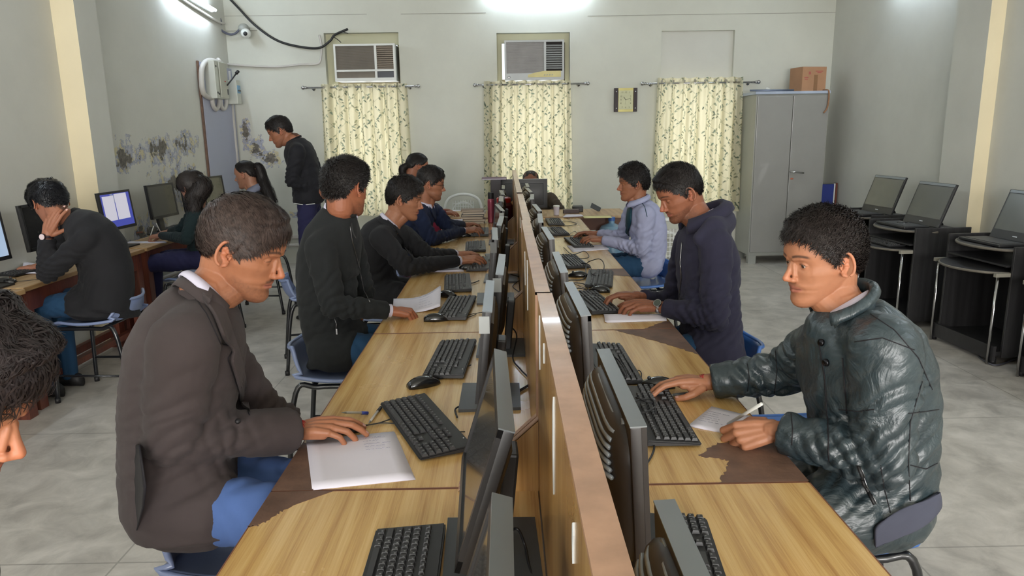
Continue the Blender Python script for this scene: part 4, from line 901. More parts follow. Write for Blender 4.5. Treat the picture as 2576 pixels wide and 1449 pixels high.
for i, (y, x, tz, ms, lb) in enumerate([(4.70, -2.99, -.0, M_screen, 'black monitor hidden partly by the leaning boy\'s head and arm'), (4.07, -2.97, -.05, M_blue, 'monitor with pale blue screen at the left edge of the photo'), (5.62, -3.0, -.06, M_doc, 'monitor showing two white pages on a blue desktop beside the pillar'),
        (6.42, -3.02, -.10, M_screeng, 'switched off grey screen monitor before the peeling plaster'), (6.98, -2.99, 0, M_blue, 'monitor behind the long haired girl\'s head'), (7.52, -3.0, -.12, M_screeng, 'greenish grey monitor between the two girls')]):
    e = mw if i == 0 else copy_tree(mw); place(e, x, y, .7505, tz); tag(e, lb, 'monitor', 'monitors on the left wall tables')
    if ms is not M_screeng:
        c = [k for k in e.children if k.name.split('.')[0] == 'screen'][0]
        if i: c.data = c.data.copy()
        c.data.materials[0] = ms
for px, py, rz, lb in [(28, 682, -.2, 'black keyboard on the left wall table at the photo edge'), (405, 578, .1, 'black keyboard before the long haired girl'), (425, 572, 0, 'black keyboard beyond the grey screen monitor')]:
    e = copy_tree(KB); q = pz(px, py); place(e, max(q[0], -3.05), q[1], .7505, PI + rz); tag(e, lb, 'keyboard', 'black desk keyboards')
tag(MB().tube(spline([np.array((*pz(-20, 655), .757)), np.array((*pz(20, 650), .757)), np.array((*pz(50, 655), .757)), np.array((*pz(72, 668), .757))], 20), .003, 6).build('cable', M_cable, smooth=True), 'thin dark cable on the wall table at the left edge', 'cable')
q = pz(312, 589); tag(MB().box((q[0], q[1], .758), (.03, .30, .012), rot=-1.2).build('wooden_ruler', M_edged), 'brown wooden ruler lying behind the writing girl\'s hand', 'ruler')
# glass of white stands near the lilac board
q = pz(575, 492, .95)

# ================================================================ black trolleys with hinged screens on the right
def trolley(i, x, y, rz, label, big=0):
    e = empty('computer_trolley', (x, y, 0), rz)   # user side is -X
    def oval(x0, x1, hw, z0, z1, nm, M_=M_blackboard):
        pl = [(x1, -hw), (x1, hw)] + [(x0 + (x1 - x0) * .5 * (1 - math.sin(a)) , hw * math.cos(a)) for a in np.linspace(0, PI, 20)]
        pl = [(x1, -hw), (x1, hw)] + [((x0 + x1) / 2 - (x1 - x0) / 2 * math.sin(a), hw * math.cos(a)) for a in np.linspace(0, PI, 20)]
        o = MB().prism(pl, z0, z1).build(nm, M_, e)
        MB().tube([(px_, py_, (z0 + z1) / 2) for px_, py_ in pl[1:]], (z1 - z0) * .52, 6).build('pale_worn_edge', mat('worn_grey_edge', (104, 98, 88), .5), o, True)
    oval(-.26, .26, .33, .755, .775, 'top_board'); oval(-.38, .15, .31, .61, .628, 'keyboard_shelf')
    MB().bb((-.20, -.30, .66), (.24, .30, .672)).build('middle_shelf', M_blackboard, e)
    for s in (-1, 1):
        MB().bb((-.18, s * .325 - .009, .05), (.27, s * .325 + .009, .80), bev=.003).build('side_panel', M_blackboard, e)
        MB().bb((-.28, s * .31 - .012, .60), (.1, s * .31 + .012, .625)).build('drawer_rail', mat('rail_grey', (150, 146, 134), .4, metal=.3), e)
    MB().bb((.22, -.32, .05), (.24, .32, .70)).build('back_panel', M_blackboard, e)
    MB().bb((-.22, -.32, .06), (.24, .32, .09)).bb((-.24, -.33, .03), (-.22, .33, .13)).build('bottom_shelf', M_blackboard, e)
    for s in (-1, 1): MB().tube([(-.25, s * .30, .0), (-.25, s * .30, .61)], .010, 10).build('front_post', M_chrome, e, True)
    for sx in (-1, 1):
        for s in (-1, 1): MB().tube([(sx * .22, s * .31, 0), (sx * .22, s * .31, .05)], .02, 10).build('castor', M_blk2, e, True)
    tag(e, label, 'computer trolley'); return e
def easel(x, y, rz, label, scr):
    """all-in-one screen with thin keyboard base in front and an easel leg behind; faces -X"""
    e = empty('slanted_screen_computer', (x, y, .776), rz); w, h = .47, .36; T = Matrix.Translation((.02, 0, .01)) @ Matrix.Rotation(.34, 4, 'Y')
    MB().bb((-.0, -w / 2, 0), (.018, w / 2, h), M=T, bev=.003).build('housing', M_blk, e)
    MB().bb((-.002, -w / 2 + .018, .065), (.001, w / 2 - .018, h - .03), M=T).build('screen', scr, e)
    MB().bb((-.0022, -w / 2 + .01, h - .024), (0, w / 2 - .01, h - .004), M=T).build('glossy_strip', M_sil, e)
    MB().bb((-.003, -.02, .028), (-.0005, .02, .034), M=T).build('maker_mark', M_label, e)
    lg = MB()
    for s in (-.05, .05): lg.tube([T @ Vector((.02, s + .04, h * .45)), (.21, s * 1.1 + .04, .006)], .006, 6)
    lg.tube([(.21, -.015, .006), (.21, .10, .006)], .006, 6); lg.build('easel_leg', M_blk2, e, True)
    MB().box((-.13, 0, .012), (.21, w * .86, .018), bev=.004).build('keyboard_base', M_blk, e)
    MB().bb((-.21, -w * .38, .0215), (-.06, w * .38, .0235)).build('key_area', M_key, e)
    tag(e, label, 'computer'); return e
TR = [(3.42, 6.82, 0.10, 'black computer trolley farthest along the right wall', M_screeng), (3.34, 5.93, .06, 'black computer trolley in the middle of the right wall with open front', M_screeng), (3.46, 4.98, .06, 'black computer trolley on the right with a white plug lead before it', M_screeng), (3.52, 4.12, .04, 'black computer trolley cut off by the right edge', M_screeng)]
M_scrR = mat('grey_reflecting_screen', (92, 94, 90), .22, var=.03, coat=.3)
for i, (x, y, rz, lb, m_) in enumerate(TR):
    trolley(i, x, y, rz, lb)
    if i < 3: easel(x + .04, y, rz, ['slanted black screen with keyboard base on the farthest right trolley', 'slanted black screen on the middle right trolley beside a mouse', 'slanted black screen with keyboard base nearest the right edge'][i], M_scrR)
e = copy_tree(MS); q = pz(2268, 563, .79); place(e, q[0], q[1], .7765, 2.8); tag(e, 'black mouse on the middle right trolley', 'mouse', 'computer mice'); [bpy.data.objects.remove(c) for c in list(e.children) if c.name.startswith('mouse_cable')]
e = copy_tree(KB); place(e, 3.12, 5.97, .629, PI * 0 + .06 + 0); tag(e, 'grey topped keyboard on the pull out shelf of the middle right trolley', 'keyboard', 'black desk keyboards')
tag(MB().bb((3.45, 5.75, .10), (3.52, 5.95, .45)).build('power_unit', M_blk), 'small black computer unit standing inside the middle right trolley', 'computer')
p0 = atZ(2470, 870, .06); p = [p0, atZ(2462, 893, .01), atZ(2480, 910, .008), atZ(2510, 918, .008), atZ(2560, 900, .01), atZ(2600, 880, .02)]
e = empty('plug_lead', p0); MB().tube(spline(p, 40), .006, 8).build('lead', mat('grey_lead', (70, 70, 78), .5), e, True, world=True); MB().box(p0, (.03, .05, .05), rot=(.4, .3, .5), bev=.005).build('plug', M_white, e, world=True)
tag(e, 'white plug with grey lead on the floor before the right trolley', 'plug')
e = empty('socket_plate', (XR - .012, 4.55, .36)); MB().box((0, 0, 0), (.024, .14, .16), bev=.003).build('plate', mat('ivory_socket', (190, 186, 168), .5), e); MB().ell((-.03, -.02, 0), (.03, .022, .022)).build('plug', M_blk, e, True)
tag(e, 'ivory socket plate with a plug low on the right wall', 'socket')

# ================================================================ teacher table and far end
e = empty('teacher_table', (.45, 7.5, 0)); a0, a1 = -.98, 1.22
MB().bb((a0, 7.12, .738), (a1, 7.78, .762), bev=.003).build('table_top', M_oldtop, e, world=True)
MB().bb((a0 + .02, 7.14, .62), (a1 - .03, 7.16, .738)).bb((a0 + .02, 7.72, .55), (a1 - .03, 7.74, .738)).build('apron', mat('brown_veneer', (112, 74, 60), .5), e, world=True)
MB().bb((.95, 7.16, .10), (a1 - .03, 7.7, .738)).build('drawer_unit', mat('brown_veneer', (112, 74, 60)), e, world=True)
for x in (a0 + .05,):
    for y in (7.18, 7.7): MB().box((x, y, .37), (.05, .05, .738)).build('leg', M_red, e, world=True)
tag(e, 'wide pale topped teacher table across the far end of the rows', 'table')
mt = monitor('teacher_monitor', .47, .29, .205, -.02, 'slim', M_screen, sil=M_sil); place(mt, .185, 7.40, .762, PI / 2 - .02); tag(mt, 'large black monitor seen from behind hiding the seated man', 'monitor')
def bpos(px, py, y): q = atY(px, py, y); return q
q = atZ(1236, 553, .762); 
def bottle(x, y, z, r, h, M_, label, capM=M_blk2):
    e = empty('flask', (x, y, z)); MB().lathe([(r * .2, 0), (r * .96, .003), (r, .012), (r, h * .70), (r * .98, h * .76), (r * .80, h * .80)]).build('flask_body', M_, e, 'auto')
    MB().lathe([(r * .7, h * .79), (r * .86, h * .80), (r * .86, h * .97), (r * .75, h), (r * .1, h)]).build('cap', capM, e, 'auto'); tag(e, label, 'flask')
q = pz(1236, 560); bottle(q[0], q[1], TOP, .032, .28, mat('raspberry_metal', (160, 72, 92), .3, metal=.3, coat=.3), 'pink metal flask with black cap beside the left row monitors')
e = empty('red_jar', (-.02, 6.42, TOP)); MB().lathe([(.02, 0), (.075, .003), (.08, .02), (.08, .20), (.06, .225)]).build('jar_body', mat('dark_maroon', (84, 22, 34), .3, coat=.3), e, 'auto'); MB().lathe([(.062, .225), (.064, .262), (.05, .27), (.01, .272)]).build('lid', mat('bright_red_lid', (170, 34, 30), .3), e, 'auto'); MB().lathe([(.025, .272), (.022, .282), (.005, .284)]).build('lid_knob', M_chrome, e, 'auto')
tag(e, 'dark maroon jar with bright red lid behind the left row monitors', 'jar')
e = empty('tower_computer', (-.10, 7.5, .762)); MB().box((0, 0, .175), (.105, .36, .35), bev=.004).build('case', mat('charcoal_case', (58, 54, 58), .5), e); tag(e, 'charcoal tower computer standing upright on the teacher table', 'computer')
e = empty('book', (-.115, 7.46, 1.114)); MB().box((0, 0, .006), (.24, .20, .010)).build('pages', M_paper, e); MB().box((0, 0, .0135), (.25, .21, .004)).box((0, 0, -.0), (.25, .21, .003)).build('cover', mat('maroon_cover', (96, 60, 84), .5), e); tag(e, 'thin maroon book lying flat on top of the charcoal tower', 'book')
bc = [(214, 206, 196), (150, 130, 118), (196, 178, 160), (120, 118, 116), (206, 200, 192), (140, 120, 104)]
for k in range(6):
    e = empty('book', (-.31 + .012 * math.sin(k * 2), 6.82, TOP + .001 + k * .0215), rz=.12 * math.sin(k * 3.1)); c = mat('book_cover_%d' % k, bc[k], .6)
    MB().box((0, 0, .0098), (.20, .15, .013)).build('pages', M_paper2, e); MB().box((0, 0, .0018), (.21, .16, .0025)).box((0, 0, .0175), (.21, .16, .0025)).box((-.1035, 0, .0098), (.003, .16, .018)).build('cover', c, e)
    tag(e, ['lowest book of the stack by the pink flask, pale cover', 'second book from the bottom of the stack by the pink flask', 'third book from the bottom of the stack by the pink flask', 'third book from the top of the stack by the pink flask', 'pale book just under the top of the stack by the flask', 'topmost book of the stack by the pink flask'][k], 'book', 'stacked books by the pink flask')
e = empty('cup', (.50, 7.24, .762)); MB().lathe([(.015, 0), (.027, .002), (.03, .085), (.031, .09), (.027, .09), (.024, .01), (.002, .008)]).build('cup_body', mat('pale_lilac_cup', (206, 198, 208), .4), e, 'auto'); MB().lathe([(.032, .082), (.033, .092), (.03, .097), (.002, .098)]).build('lid', M_white, e, 'auto'); tag(e, 'small pale lidded cup on the teacher table', 'cup')
e = empty('sticker_box', (.66, 7.40, .762)); MB().box((0, 0, .02), (.16, .09, .04), bev=.003).build('lower_box', mat('dark_brown_box', (66, 46, 44), .4), e); tag(e, 'flat dark brown box on the teacher table behind the cup', 'box')
e = empty('phone', (.74, 7.52, .762)); MB().box((0, 0, .028), (.11, .07, .055), bev=.006).build('phone_body', mat('black_gloss', (28, 28, 30), .25), e); MB().box((0, -.01, .057), (.10, .05, .006), rot=(.2, 0, 0)).build('face_plate', M_dgrey, e); tag(e, 'black boxy device on the teacher table', 'device')
e = empty('tablet', (.93, 7.55, .764)); MB().box((0, 0, .035), (.11, .006, .07), rot=(-.9, .5, 0)).build('tablet_body', M_dgrey, e); tag(e, 'small dark tablet leaning at an angle on the teacher table', 'tablet')
e = empty('water_jug', (1.02, 7.02, .33)); MB().lathe([(.02, 0), (.12, .004), (.125, .03), (.125, .30), (.10, .345), (.03, .37), (.028, .40)]).build('jug_body', mat('clear_blue_plastic', (128, 164, 192), .15, coat=.4), e, 'auto')
MB().lathe([(.034, .395), (.034, .43), (.002, .432)]).build('cap', mat('jug_cap_blue', (70, 110, 180), .4), e); tag(e, 'pale blue water jug in front of the teacher table', 'water jug')
e2 = empty('low_stool', (1.02, 7.02, 0)); MB().box((0, 0, .315), (.30, .26, .03)).build('stool_top', M_red, e2)
for sx in (-1, 1):
    for sy in (-1, 1): MB().box((sx * .12, sy * .10, .15), (.03, .03, .30)).build('leg', M_red, e2)
tag(e2, 'low red wooden stool under the blue water jug', 'stool')
# ================================================================ people: tools
def _hash(i):
    x = np.sin(i[..., 0] * 127.1 + i[..., 1] * 311.7 + i[..., 2] * 74.7) * 43758.5453; return x - np.floor(x)
def vnoise(P):
    i = np.floor(P); f = P - i; f = f * f * (3 - 2 * f); out = 0
    for a in (0, 1):
        for b in (0, 1):
            for c in (0, 1):
                w = (f[..., 0] if a else 1 - f[..., 0]) * (f[..., 1] if b else 1 - f[..., 1]) * (f[..., 2] if c else 1 - f[..., 2])
                out = out + w * _hash(i + np.array((a, b, c)))
    return out
def fbm(P, o=3): return sum(vnoise(P * 2 ** k + 17.3 * k) / 2 ** k for k in range(o)) / sum(1 / 2 ** k for k in range(o))
def sstep(a, b, x): t = np.clip((x - a) / (b - a), 0, 1); return t * t * (3 - 2 * t)
def capsule(mb, a, b, ra, rb, n_=14):
    a = np.array(a, float); b = np.array(b, float); d = b - a; L_ = np.linalg.norm(d)
    if L_ < 1e-6: d = np.array((0, 0, 1e-4)); b = a + d
    d = nrm(d); s, u = frame_of(d); rings = []
    for t in (-.985, -.8, -.45, 0): rings.append((a + d * ra * t, ra * math.sqrt(1 - t * t)))
    for t in (0, .45, .8, .985): rings.append((b + d * rb * t, rb * math.sqrt(1 - t * t)))
    mb.loft([[c + (s * math.cos(2 * PI * j / n_) + u * math.sin(2 * PI * j / n_)) * r for j in range(n_)] for c, r in rings])
def chain(mb, P, R_, n_=14):
    for i in range(len(P) - 1): capsule(mb, P[i], P[i + 1], R_[i], R_[i + 1], n_)
def ering(c, lat, fwd, hw, hd, k=28, p=.88, back=1.0):
    out = []
    for j in range(k):
        a = 2 * PI * j / k; ca, sa = math.cos(a), math.sin(a); x = math.copysign(abs(ca) ** p, ca) * hd * (1 if ca > 0 else back); y = math.copysign(abs(sa) ** p, sa) * hw; out.append(np.array(c) + np.array(fwd) * x + np.array(lat) * y)
    return out
def remesh(mb, vox, smooth=4, fac=.5):
    me = bpy.data.meshes.new('t'); setmesh(me, mb.V, mb.F); me.update()
    bm = bmesh.new(); bm.from_mesh(me); bmesh.ops.recalc_face_normals(bm, faces=bm.faces[:]); bm.to_mesh(me); bm.free()
    o = bpy.data.objects.new('t', me); COL.objects.link(o)
    m = o.modifiers.new('r', 'REMESH'); m.mode = 'VOXEL'; m.voxel_size = vox
    if smooth: s = o.modifiers.new('s', 'SMOOTH'); s.factor = fac; s.iterations = smooth
    dg = bpy.context.evaluated_depsgraph_get(); dg.update(); ev = o.evaluated_get(dg); m2 = ev.to_mesh()
    V = np.empty(len(m2.vertices) * 3, np.float32); m2.vertices.foreach_get('co', V); V = V.reshape(-1, 3).astype(float)
    Lc = np.empty(len(m2.polygons), np.int32); m2.polygons.foreach_get('loop_total', Lc); Li = np.empty(len(m2.loops), np.int32); m2.loops.foreach_get('vertex_index', Li)
    ev.to_mesh_clear(); bpy.data.objects.remove(o); bpy.data.meshes.remove(me)
    if len(Lc) and (Lc == 4).all(): Q = Li.reshape(-1, 4)
    else:
        Q = []; k = 0
        for c in Lc:
            f = list(Li[k:k + c]); k += c
            Q.append(f if c == 4 else f + [f[-1]] * (4 - c))
        Q = np.array(Q)
    return V, Q
def vnormals(V, Q):
    n_ = np.cross(V[Q[:, 2]] - V[Q[:, 0]], V[Q[:, 3]] - V[Q[:, 1]]); N = np.zeros_like(V)
    for k in range(4): np.add.at(N, Q[:, k], n_)
    return N / np.maximum(1e-12, np.linalg.norm(N, axis=1, keepdims=True))

# ---------------------------------------------------------------- head (local: +X face, +Y its left, +Z up, origin between the ears at eye height)
_FZ = [-.120, -.117, -.110, -.100, -.092, -.085, -.078, -.070, -.0655, -.060, -.054, -.048, -.040, -.030, -.015, 0, .012, .022, .034, .050, .068, .085, .100, .110, .117]
_FX = [.058, .072, .081, .0855, .0850, .0820, .0815, .0865, .0835, .0880, .0885, .0850, .0835, .0835, .0840, .0850, .0895, .0935, .0930, .0905, .0850, .0735, .0550, .0350, .012]
_BZ = [-.120, -.117, -.110, -.100, -.092, -.085, -.078, -.070, -.060, -.045, -.030, 0, .03, .06, .08, .10, .110, .117]
_BX = [.050, .040, .026, .010, -.004, -.018, -.032, -.050, -.068, -.080, -.090, -.100, -.102, -.097, -.086, -.062, -.040, -.012]
_WZ = [-.120, -.117, -.110, -.100, -.090, -.080, -.065, -.045, -.025, 0, .03, .055, .075, .09, .10, .110, .117]
_WX = [.010, .019, .031, .041, .0475, .0525, .0580, .0635, .0690, .0725, .0765, .0745, .0675, .0580, .0490, .0330, .010]
_CZ = [-.12, -.10, -.07, -.03, .02, .12]; _CC = [.052, .040, .020, .004, -.012, -.015]
def head_main(mb, wide=1.0, jaw=1.0):
    rings = []; k = 72
    for z in np.concatenate([np.linspace(-.120, -.04, 40), np.linspace(-.038, .05, 36), np.linspace(.053, .117, 24)]):
        F = np.interp(z, _FZ, _FX); B = np.interp(z, _BZ, _BX); Wd = np.interp(z, _WZ, _WX) * wide; c = np.interp(z, _CZ, _CC); rg = []
        if z < -.05: Wd *= 1 + (jaw - 1) * min(1, (-.05 - z) / .03)
        pe = np.interp(z, [-.12, -.07, -.03, .02, .06, .12], [1.0, .97, .92, .84, .86, 1.0])
        for j in range(k):
            a = 2 * PI * j / k; ca, sa = math.cos(a), math.sin(a)
            x = c + math.copysign(abs(ca) ** pe, ca) * ((F - c) if ca > 0 else (c - B)); y = math.copysign(abs(sa) ** (pe if ca > 0 else .95), sa) * Wd
            if ca > 0:
                ay = abs(y)
                x -= .0115 * math.exp(-((ay - .030) / .0145) ** 2 - ((z - .000) / .0105) ** 2)
                x += .003 * math.exp(-((ay - .042) / .014) ** 2 - ((z + .024) / .012) ** 2)
                x -= .003 * math.exp(-((ay - .040) / .012) ** 2 - ((z + .055) / .016) ** 2)
                x -= .0035 * math.exp(-((ay - .026) / .006) ** 2 - ((z + .064) / .008) ** 2)
                y += math.copysign(.002 * math.exp(-((z + .02) / .015) ** 2) * (1 if ay > .05 else 0), y)
            rg.append((x, y, z))
        rings.append(rg)
    mb.loft(rings)
def head_details(mb, nose=1.0, lid=-8.0):
    def cap(a, b, ra, rb): capsule(mb, a, b, ra, rb, 12)
    cap((.0815, 0, .010), (.0935, 0, -.014), .0058, .0068); cap((.0935, 0, -.014), (.1045 * (1 if nose == 1 else 1) + .004 * (nose - 1) * 10, 0, -.0335), .0066, .0088)
    for s in (-1, 1):
        cap((.0935, s * .0125, -.0385), (.0885, s * .0135, -.0395), .0068, .0062); cap((.1010, s * .004, -.0365), (.094, s * .011, -.039), .0066, .0060)
        cap((.0855, s * .008, .0), (.0875, s * .012, -.028), .005, .0058)
        # brow ridge
        cap((.0865, s * .012, .0165), (.0800, s * .034, .0205), .0070, .0068); cap((.0800, s * .034, .0205), (.0600, s * .053, .0160), .0068, .0060)
        # lips
        cap((.0850, s * .0005, -.0585), (.0765, s * .019, -.0625), .0046, .0026); cap((.0845, s * .0005, -.0695), (.0765, s * .0175, -.0650), .0050, .0028)
        # lids
        E = np.array((.0655, s * .0305, -.0005))
        def arc(el, r, ro, sp=62):
            P = []
            for az in np.linspace(-sp, sp, 9):
                e_ = math.radians(el * math.cos(math.radians(az * 1.25)) + (3 if el > 0 else 0) * 0); a_ = math.radians(az); P.append(E + ro * np.array((math.cos(e_) * math.cos(a_), math.cos(e_) * math.sin(a_), math.sin(e_))))
            for q in range(8): cap(P[q], P[q + 1], r, r)
        for el in (lid + 6, lid + 22, lid + 38, lid + 54): arc(el, .0021, .0128)
        for el in (-34, -50): arc(el, .0021, .0123)
        # ear
        c = np.array((-.008, s * .0755, -.004)); P = []
        for t in np.linspace(-60, 215, 14):
            a_ = math.radians(t); rx, rz = .0165, .0285
            P.append(c + np.array((-rx * math.sin(a_ + .15) * 1.0 + .002 * math.cos(a_), s * (.010 + .006 * math.sin(a_)), rz * math.cos(a_) * 1.0 + .002)))
        # helix runs from above the tragus over the top and down behind to the lobe
        P = []
        for t in np.linspace(75, -175, 15):
            a_ = math.radians(t); x = math.sin(a_) * .0165; z = math.cos(a_) * .030 if t > -90 else math.cos(a_) * .027; P.append(c + np.array((x - .002 - .10 * z * -1 * .6, s * (.007 + .0085 * (1 - math.cos((t - 75) / 250 * -PI)) / 2 * 1.6), z + .003)))
        for q in range(14): cap(P[q], P[q + 1], .0040, .0040)
        cap(c + np.array((.004, s * .006, -.024)), c + np.array((-.001, s * .009, -.027)), .0060, .0055)
        for (dx, dz, r) in [(-.006, .012, .0040), (-.009, 0, .0042), (-.006, -.012, .0042), (-.001, -.018, .005), (-.010, .008, .0038), (-.010, .014, .0036), (-.004, .017, .0034), (-.011, -.006, .0036), (.002, .006, .0036)]: cap(c + np.array((dx, s * .005, dz)), c + np.array((dx + .006, s * .001, dz)), r, r)
        cap(c + np.array((.0105, s * .003, -.004)), c + np.array((.0095, s * .005, -.009)), .0038, .0034)
    return mb
# radius table of the skull seen from the hair centre
HC = np.array((-.008, 0, .018))
_hb = MB(); head_main(_hb); _bvh = BVHTree.FromPolygons([Vector(v) for v in _hb.V], _hb.F); NA, NE = 128, 80
RT = np.zeros((NE, NA))
for i in range(NE):
    el = -PI / 2 + PI * i / (NE - 1)
    for j in range(NA):
        az = -PI + 2 * PI * j / NA; d = Vector((math.cos(el) * math.cos(az), math.cos(el) * math.sin(az), math.sin(el))); h = _bvh.ray_cast(Vector(HC.tolist()), d); RT[i, j] = h[3] if h[0] is not None else .08
def skullR(d):
    el = np.arcsin(np.clip(d[..., 2], -1, 1)); az = np.arctan2(d[..., 1], d[..., 0]); u = (el + PI / 2) / PI * (NE - 1); v = (az + PI) / (2 * PI) * NA
    i = np.clip(np.floor(u).astype(int), 0, NE - 2); fu = u - i; j = np.floor(v).astype(int) % NA; fv = v - np.floor(v); j2 = (j + 1) % NA
    return (RT[i, j] * (1 - fv) + RT[i, j2] * fv) * (1 - fu) + (RT[i + 1, j] * (1 - fv) + RT[i + 1, j2] * fv) * fu
def angs(d): return np.degrees(np.arctan2(d[..., 1], d[..., 0])), np.degrees(np.arcsin(np.clip(d[..., 2], -1, 1)))
HAIR = dict(hl=[(0, 33), (25, 32), (45, 24), (60, 8), (72, -8), (80, -22), (87, -18), (92, 4), (112, 4), (122, -20), (135, -36), (180, -42)],
            top=.017, side=.007, back=.010, front=.014, n=3500, ln=(.035, .06), w=.0020, lift=.004, comb=(0, 0, 0), curl=0.0, crown=(-.62, .1, .78), col=(30, 26, 25), messy=.25, taper=10)
def hairT(d, st):
    az, el = angs(d); aa = np.abs(az); hl = np.interp(aa, [a for a, b in st['hl']], [b for a, b in st['hl']])
    top = sstep(15, 60, el); fr = sstep(75, 30, aa); bk = sstep(110, 160, aa)
    base = st['side'] * (1 - fr - bk).clip(0, 1) + st['front'] * fr + st['back'] * bk; t = base * (1 - top) + st['top'] * top
    f = sstep(0, st['taper'], el - hl)
    nz = .72 + .56 * fbm(d * 5.0 + 3.1, 2); t = t * nz
    return t * (.10 + .90 * f), el - hl + 9.0 * (fbm(d * 13.0, 2) - .5)
def make_hair(parent, Mw, st, mt, seed, name='hair', scale=1.0, world_inv=None):
    """cap that follows the skull plus thousands of tapering locks that flow away from the crown"""
    r = np.random.default_rng(seed); na, ne = 150, 90
    el = np.radians(np.linspace(-60, 89.9, ne)); az = np.linspace(-PI, PI, na, endpoint=False); A, E_ = np.meshgrid(az, el)
    D = np.stack([np.cos(E_) * np.cos(A), np.cos(E_) * np.sin(A), np.sin(E_)], 2); T, m = hairT(D, st); stre = vnoise(np.stack([A * 14, E_ * 3, A * 0], 2))
    Rr = skullR(D) + T * (.74 + .22 * stre) + .0008; P = HC + D * Rr[..., None]
    idx = np.arange(na * ne).reshape(ne, na); nx = np.roll(idx, -1, 1); Q = np.stack([idx[:-1], nx[:-1], nx[1:], idx[1:]], 2); ok = (m[:-1] > -.5) & (m[1:] > -.5) ; Q = Q[ok]
    V = [P.reshape(-1, 3)]; QQ = [Q]; off = na * ne
    # locks
    n_ = st['n']; cand = r.normal(size=(n_ * 4, 3)); cand /= np.linalg.norm(cand, axis=1, keepdims=True); _, mm = hairT(cand, st); cand = cand[mm > 1.0][:n_]; k = len(cand)
    steps = 8; L_ = r.uniform(*st['ln'], size=k); K = nrm(st['crown']); comb = np.array(st['comb'], float); d = cand.copy(); pts_ = []; rnd = r.normal(size=(k, 3)) * st['messy']; ph = r.uniform(0, 6.28, k); T0, m0 = hairT(d, st)
    lf = r.uniform(.2, 1.0, k) * st['lift']; azc, elc = angs(cand); L_ = L_ * (.35 + .65 * sstep(-25, 30, elc))
    L_ = L_ * st.get('frontlen', 1.0) ** sstep(60, 25, np.abs(azc)) 
    pos = HC + d * (skullR(d) + T0 * .55)[:, None]; tip = st.get('tip', 0.0)
    for s in range(steps):
        t = s / (steps - 1); Tn, mnow = hairT(d, st); fall = np.where(mnow < 0, np.clip(-mnow / 25, 0, 1) * st.get('hang', .012), 0)
        Tn = np.maximum(Tn, T0 * (.9 - .5 * t)); rad = skullR(d) + Tn * (.55 + .55 * min(1, t * 2.2)) + lf * t + fall * 0 + st.get('out', 0) * t * t + tip * t * t * r.uniform(0, 1, k)
        p = HC + d * rad[:, None]
        if st['curl']:
            sd = np.cross(d, K); sd /= np.maximum(1e-6, np.linalg.norm(sd, axis=1, keepdims=True)); up_ = np.cross(sd, d)
            p = p + (sd * np.cos(ph + t * 9)[:, None] + up_ * np.sin(ph + t * 9)[:, None]) * (st['curl'] * t)[..., None] if not np.isscalar(st['curl'] * t) else p + (sd * np.cos(ph + t * 9)[:, None] + up_ * np.sin(ph + t * 9)[:, None]) * st['curl'] * t
        pts_.append(p)
        fl = d - K; fl = fl / np.maximum(.15, np.linalg.norm(fl, axis=1, keepdims=True)) + comb + rnd; fl = fl - d * (fl * d).sum(1, keepdims=True); fl /= np.maximum(1e-6, np.linalg.norm(fl, axis=1, keepdims=True))
        d = d + fl * (L_ / (steps - 1) / .11)[:, None]; d /= np.linalg.norm(d, axis=1, keepdims=True)
    Pp = np.stack(pts_, 1)  # k,steps,3
    tan = np.gradient(Pp, axis=1); rad = Pp - HC; sd = np.cross(tan, rad); sd /= np.maximum(1e-9, np.linalg.norm(sd, axis=2, keepdims=True)); wd = st['w'] * r.uniform(.5, 1.3, k)[:, None] * np.array([.7, 1, 1, 1, .9, .75, .5, .12])[None]
    A_ = Pp + sd * wd[..., None]; B_ = Pp - sd * wd[..., None]; VV = np.stack([A_, B_], 2).reshape(-1, 3)
    b = (np.arange(k)[:, None] * steps * 2 + np.arange(steps - 1)[None] * 2 + off).reshape(-1); QQ.append(np.stack([b, b + 1, b + 3, b + 2], 1)); V.append(VV)
    V = np.concatenate(V) * scale; Q = np.concatenate(QQ)
    Vw = V @ np.array(Mw.to_3x3()).T + np.array(Mw.translation); inv = np.array(parent.location); Vw = Vw - inv
    me = quadmesh(name, Vw, Q); return link(name, me, mt, parent)
def hair_mat(name, c, rough=.5):
    t = NT(name); v = t.coord((60, 60, 60)); c = lin(c); col = t.ramp(t.noise(v, 1.6, 3), [(.3, tuple(x * .55 for x in c)), (.7, tuple(x * 1.45 for x in c))]); t.set(Base_Color=col, Roughness=rough, Specular_IOR_Level=.28); MATS[name] = t.m; return t.m
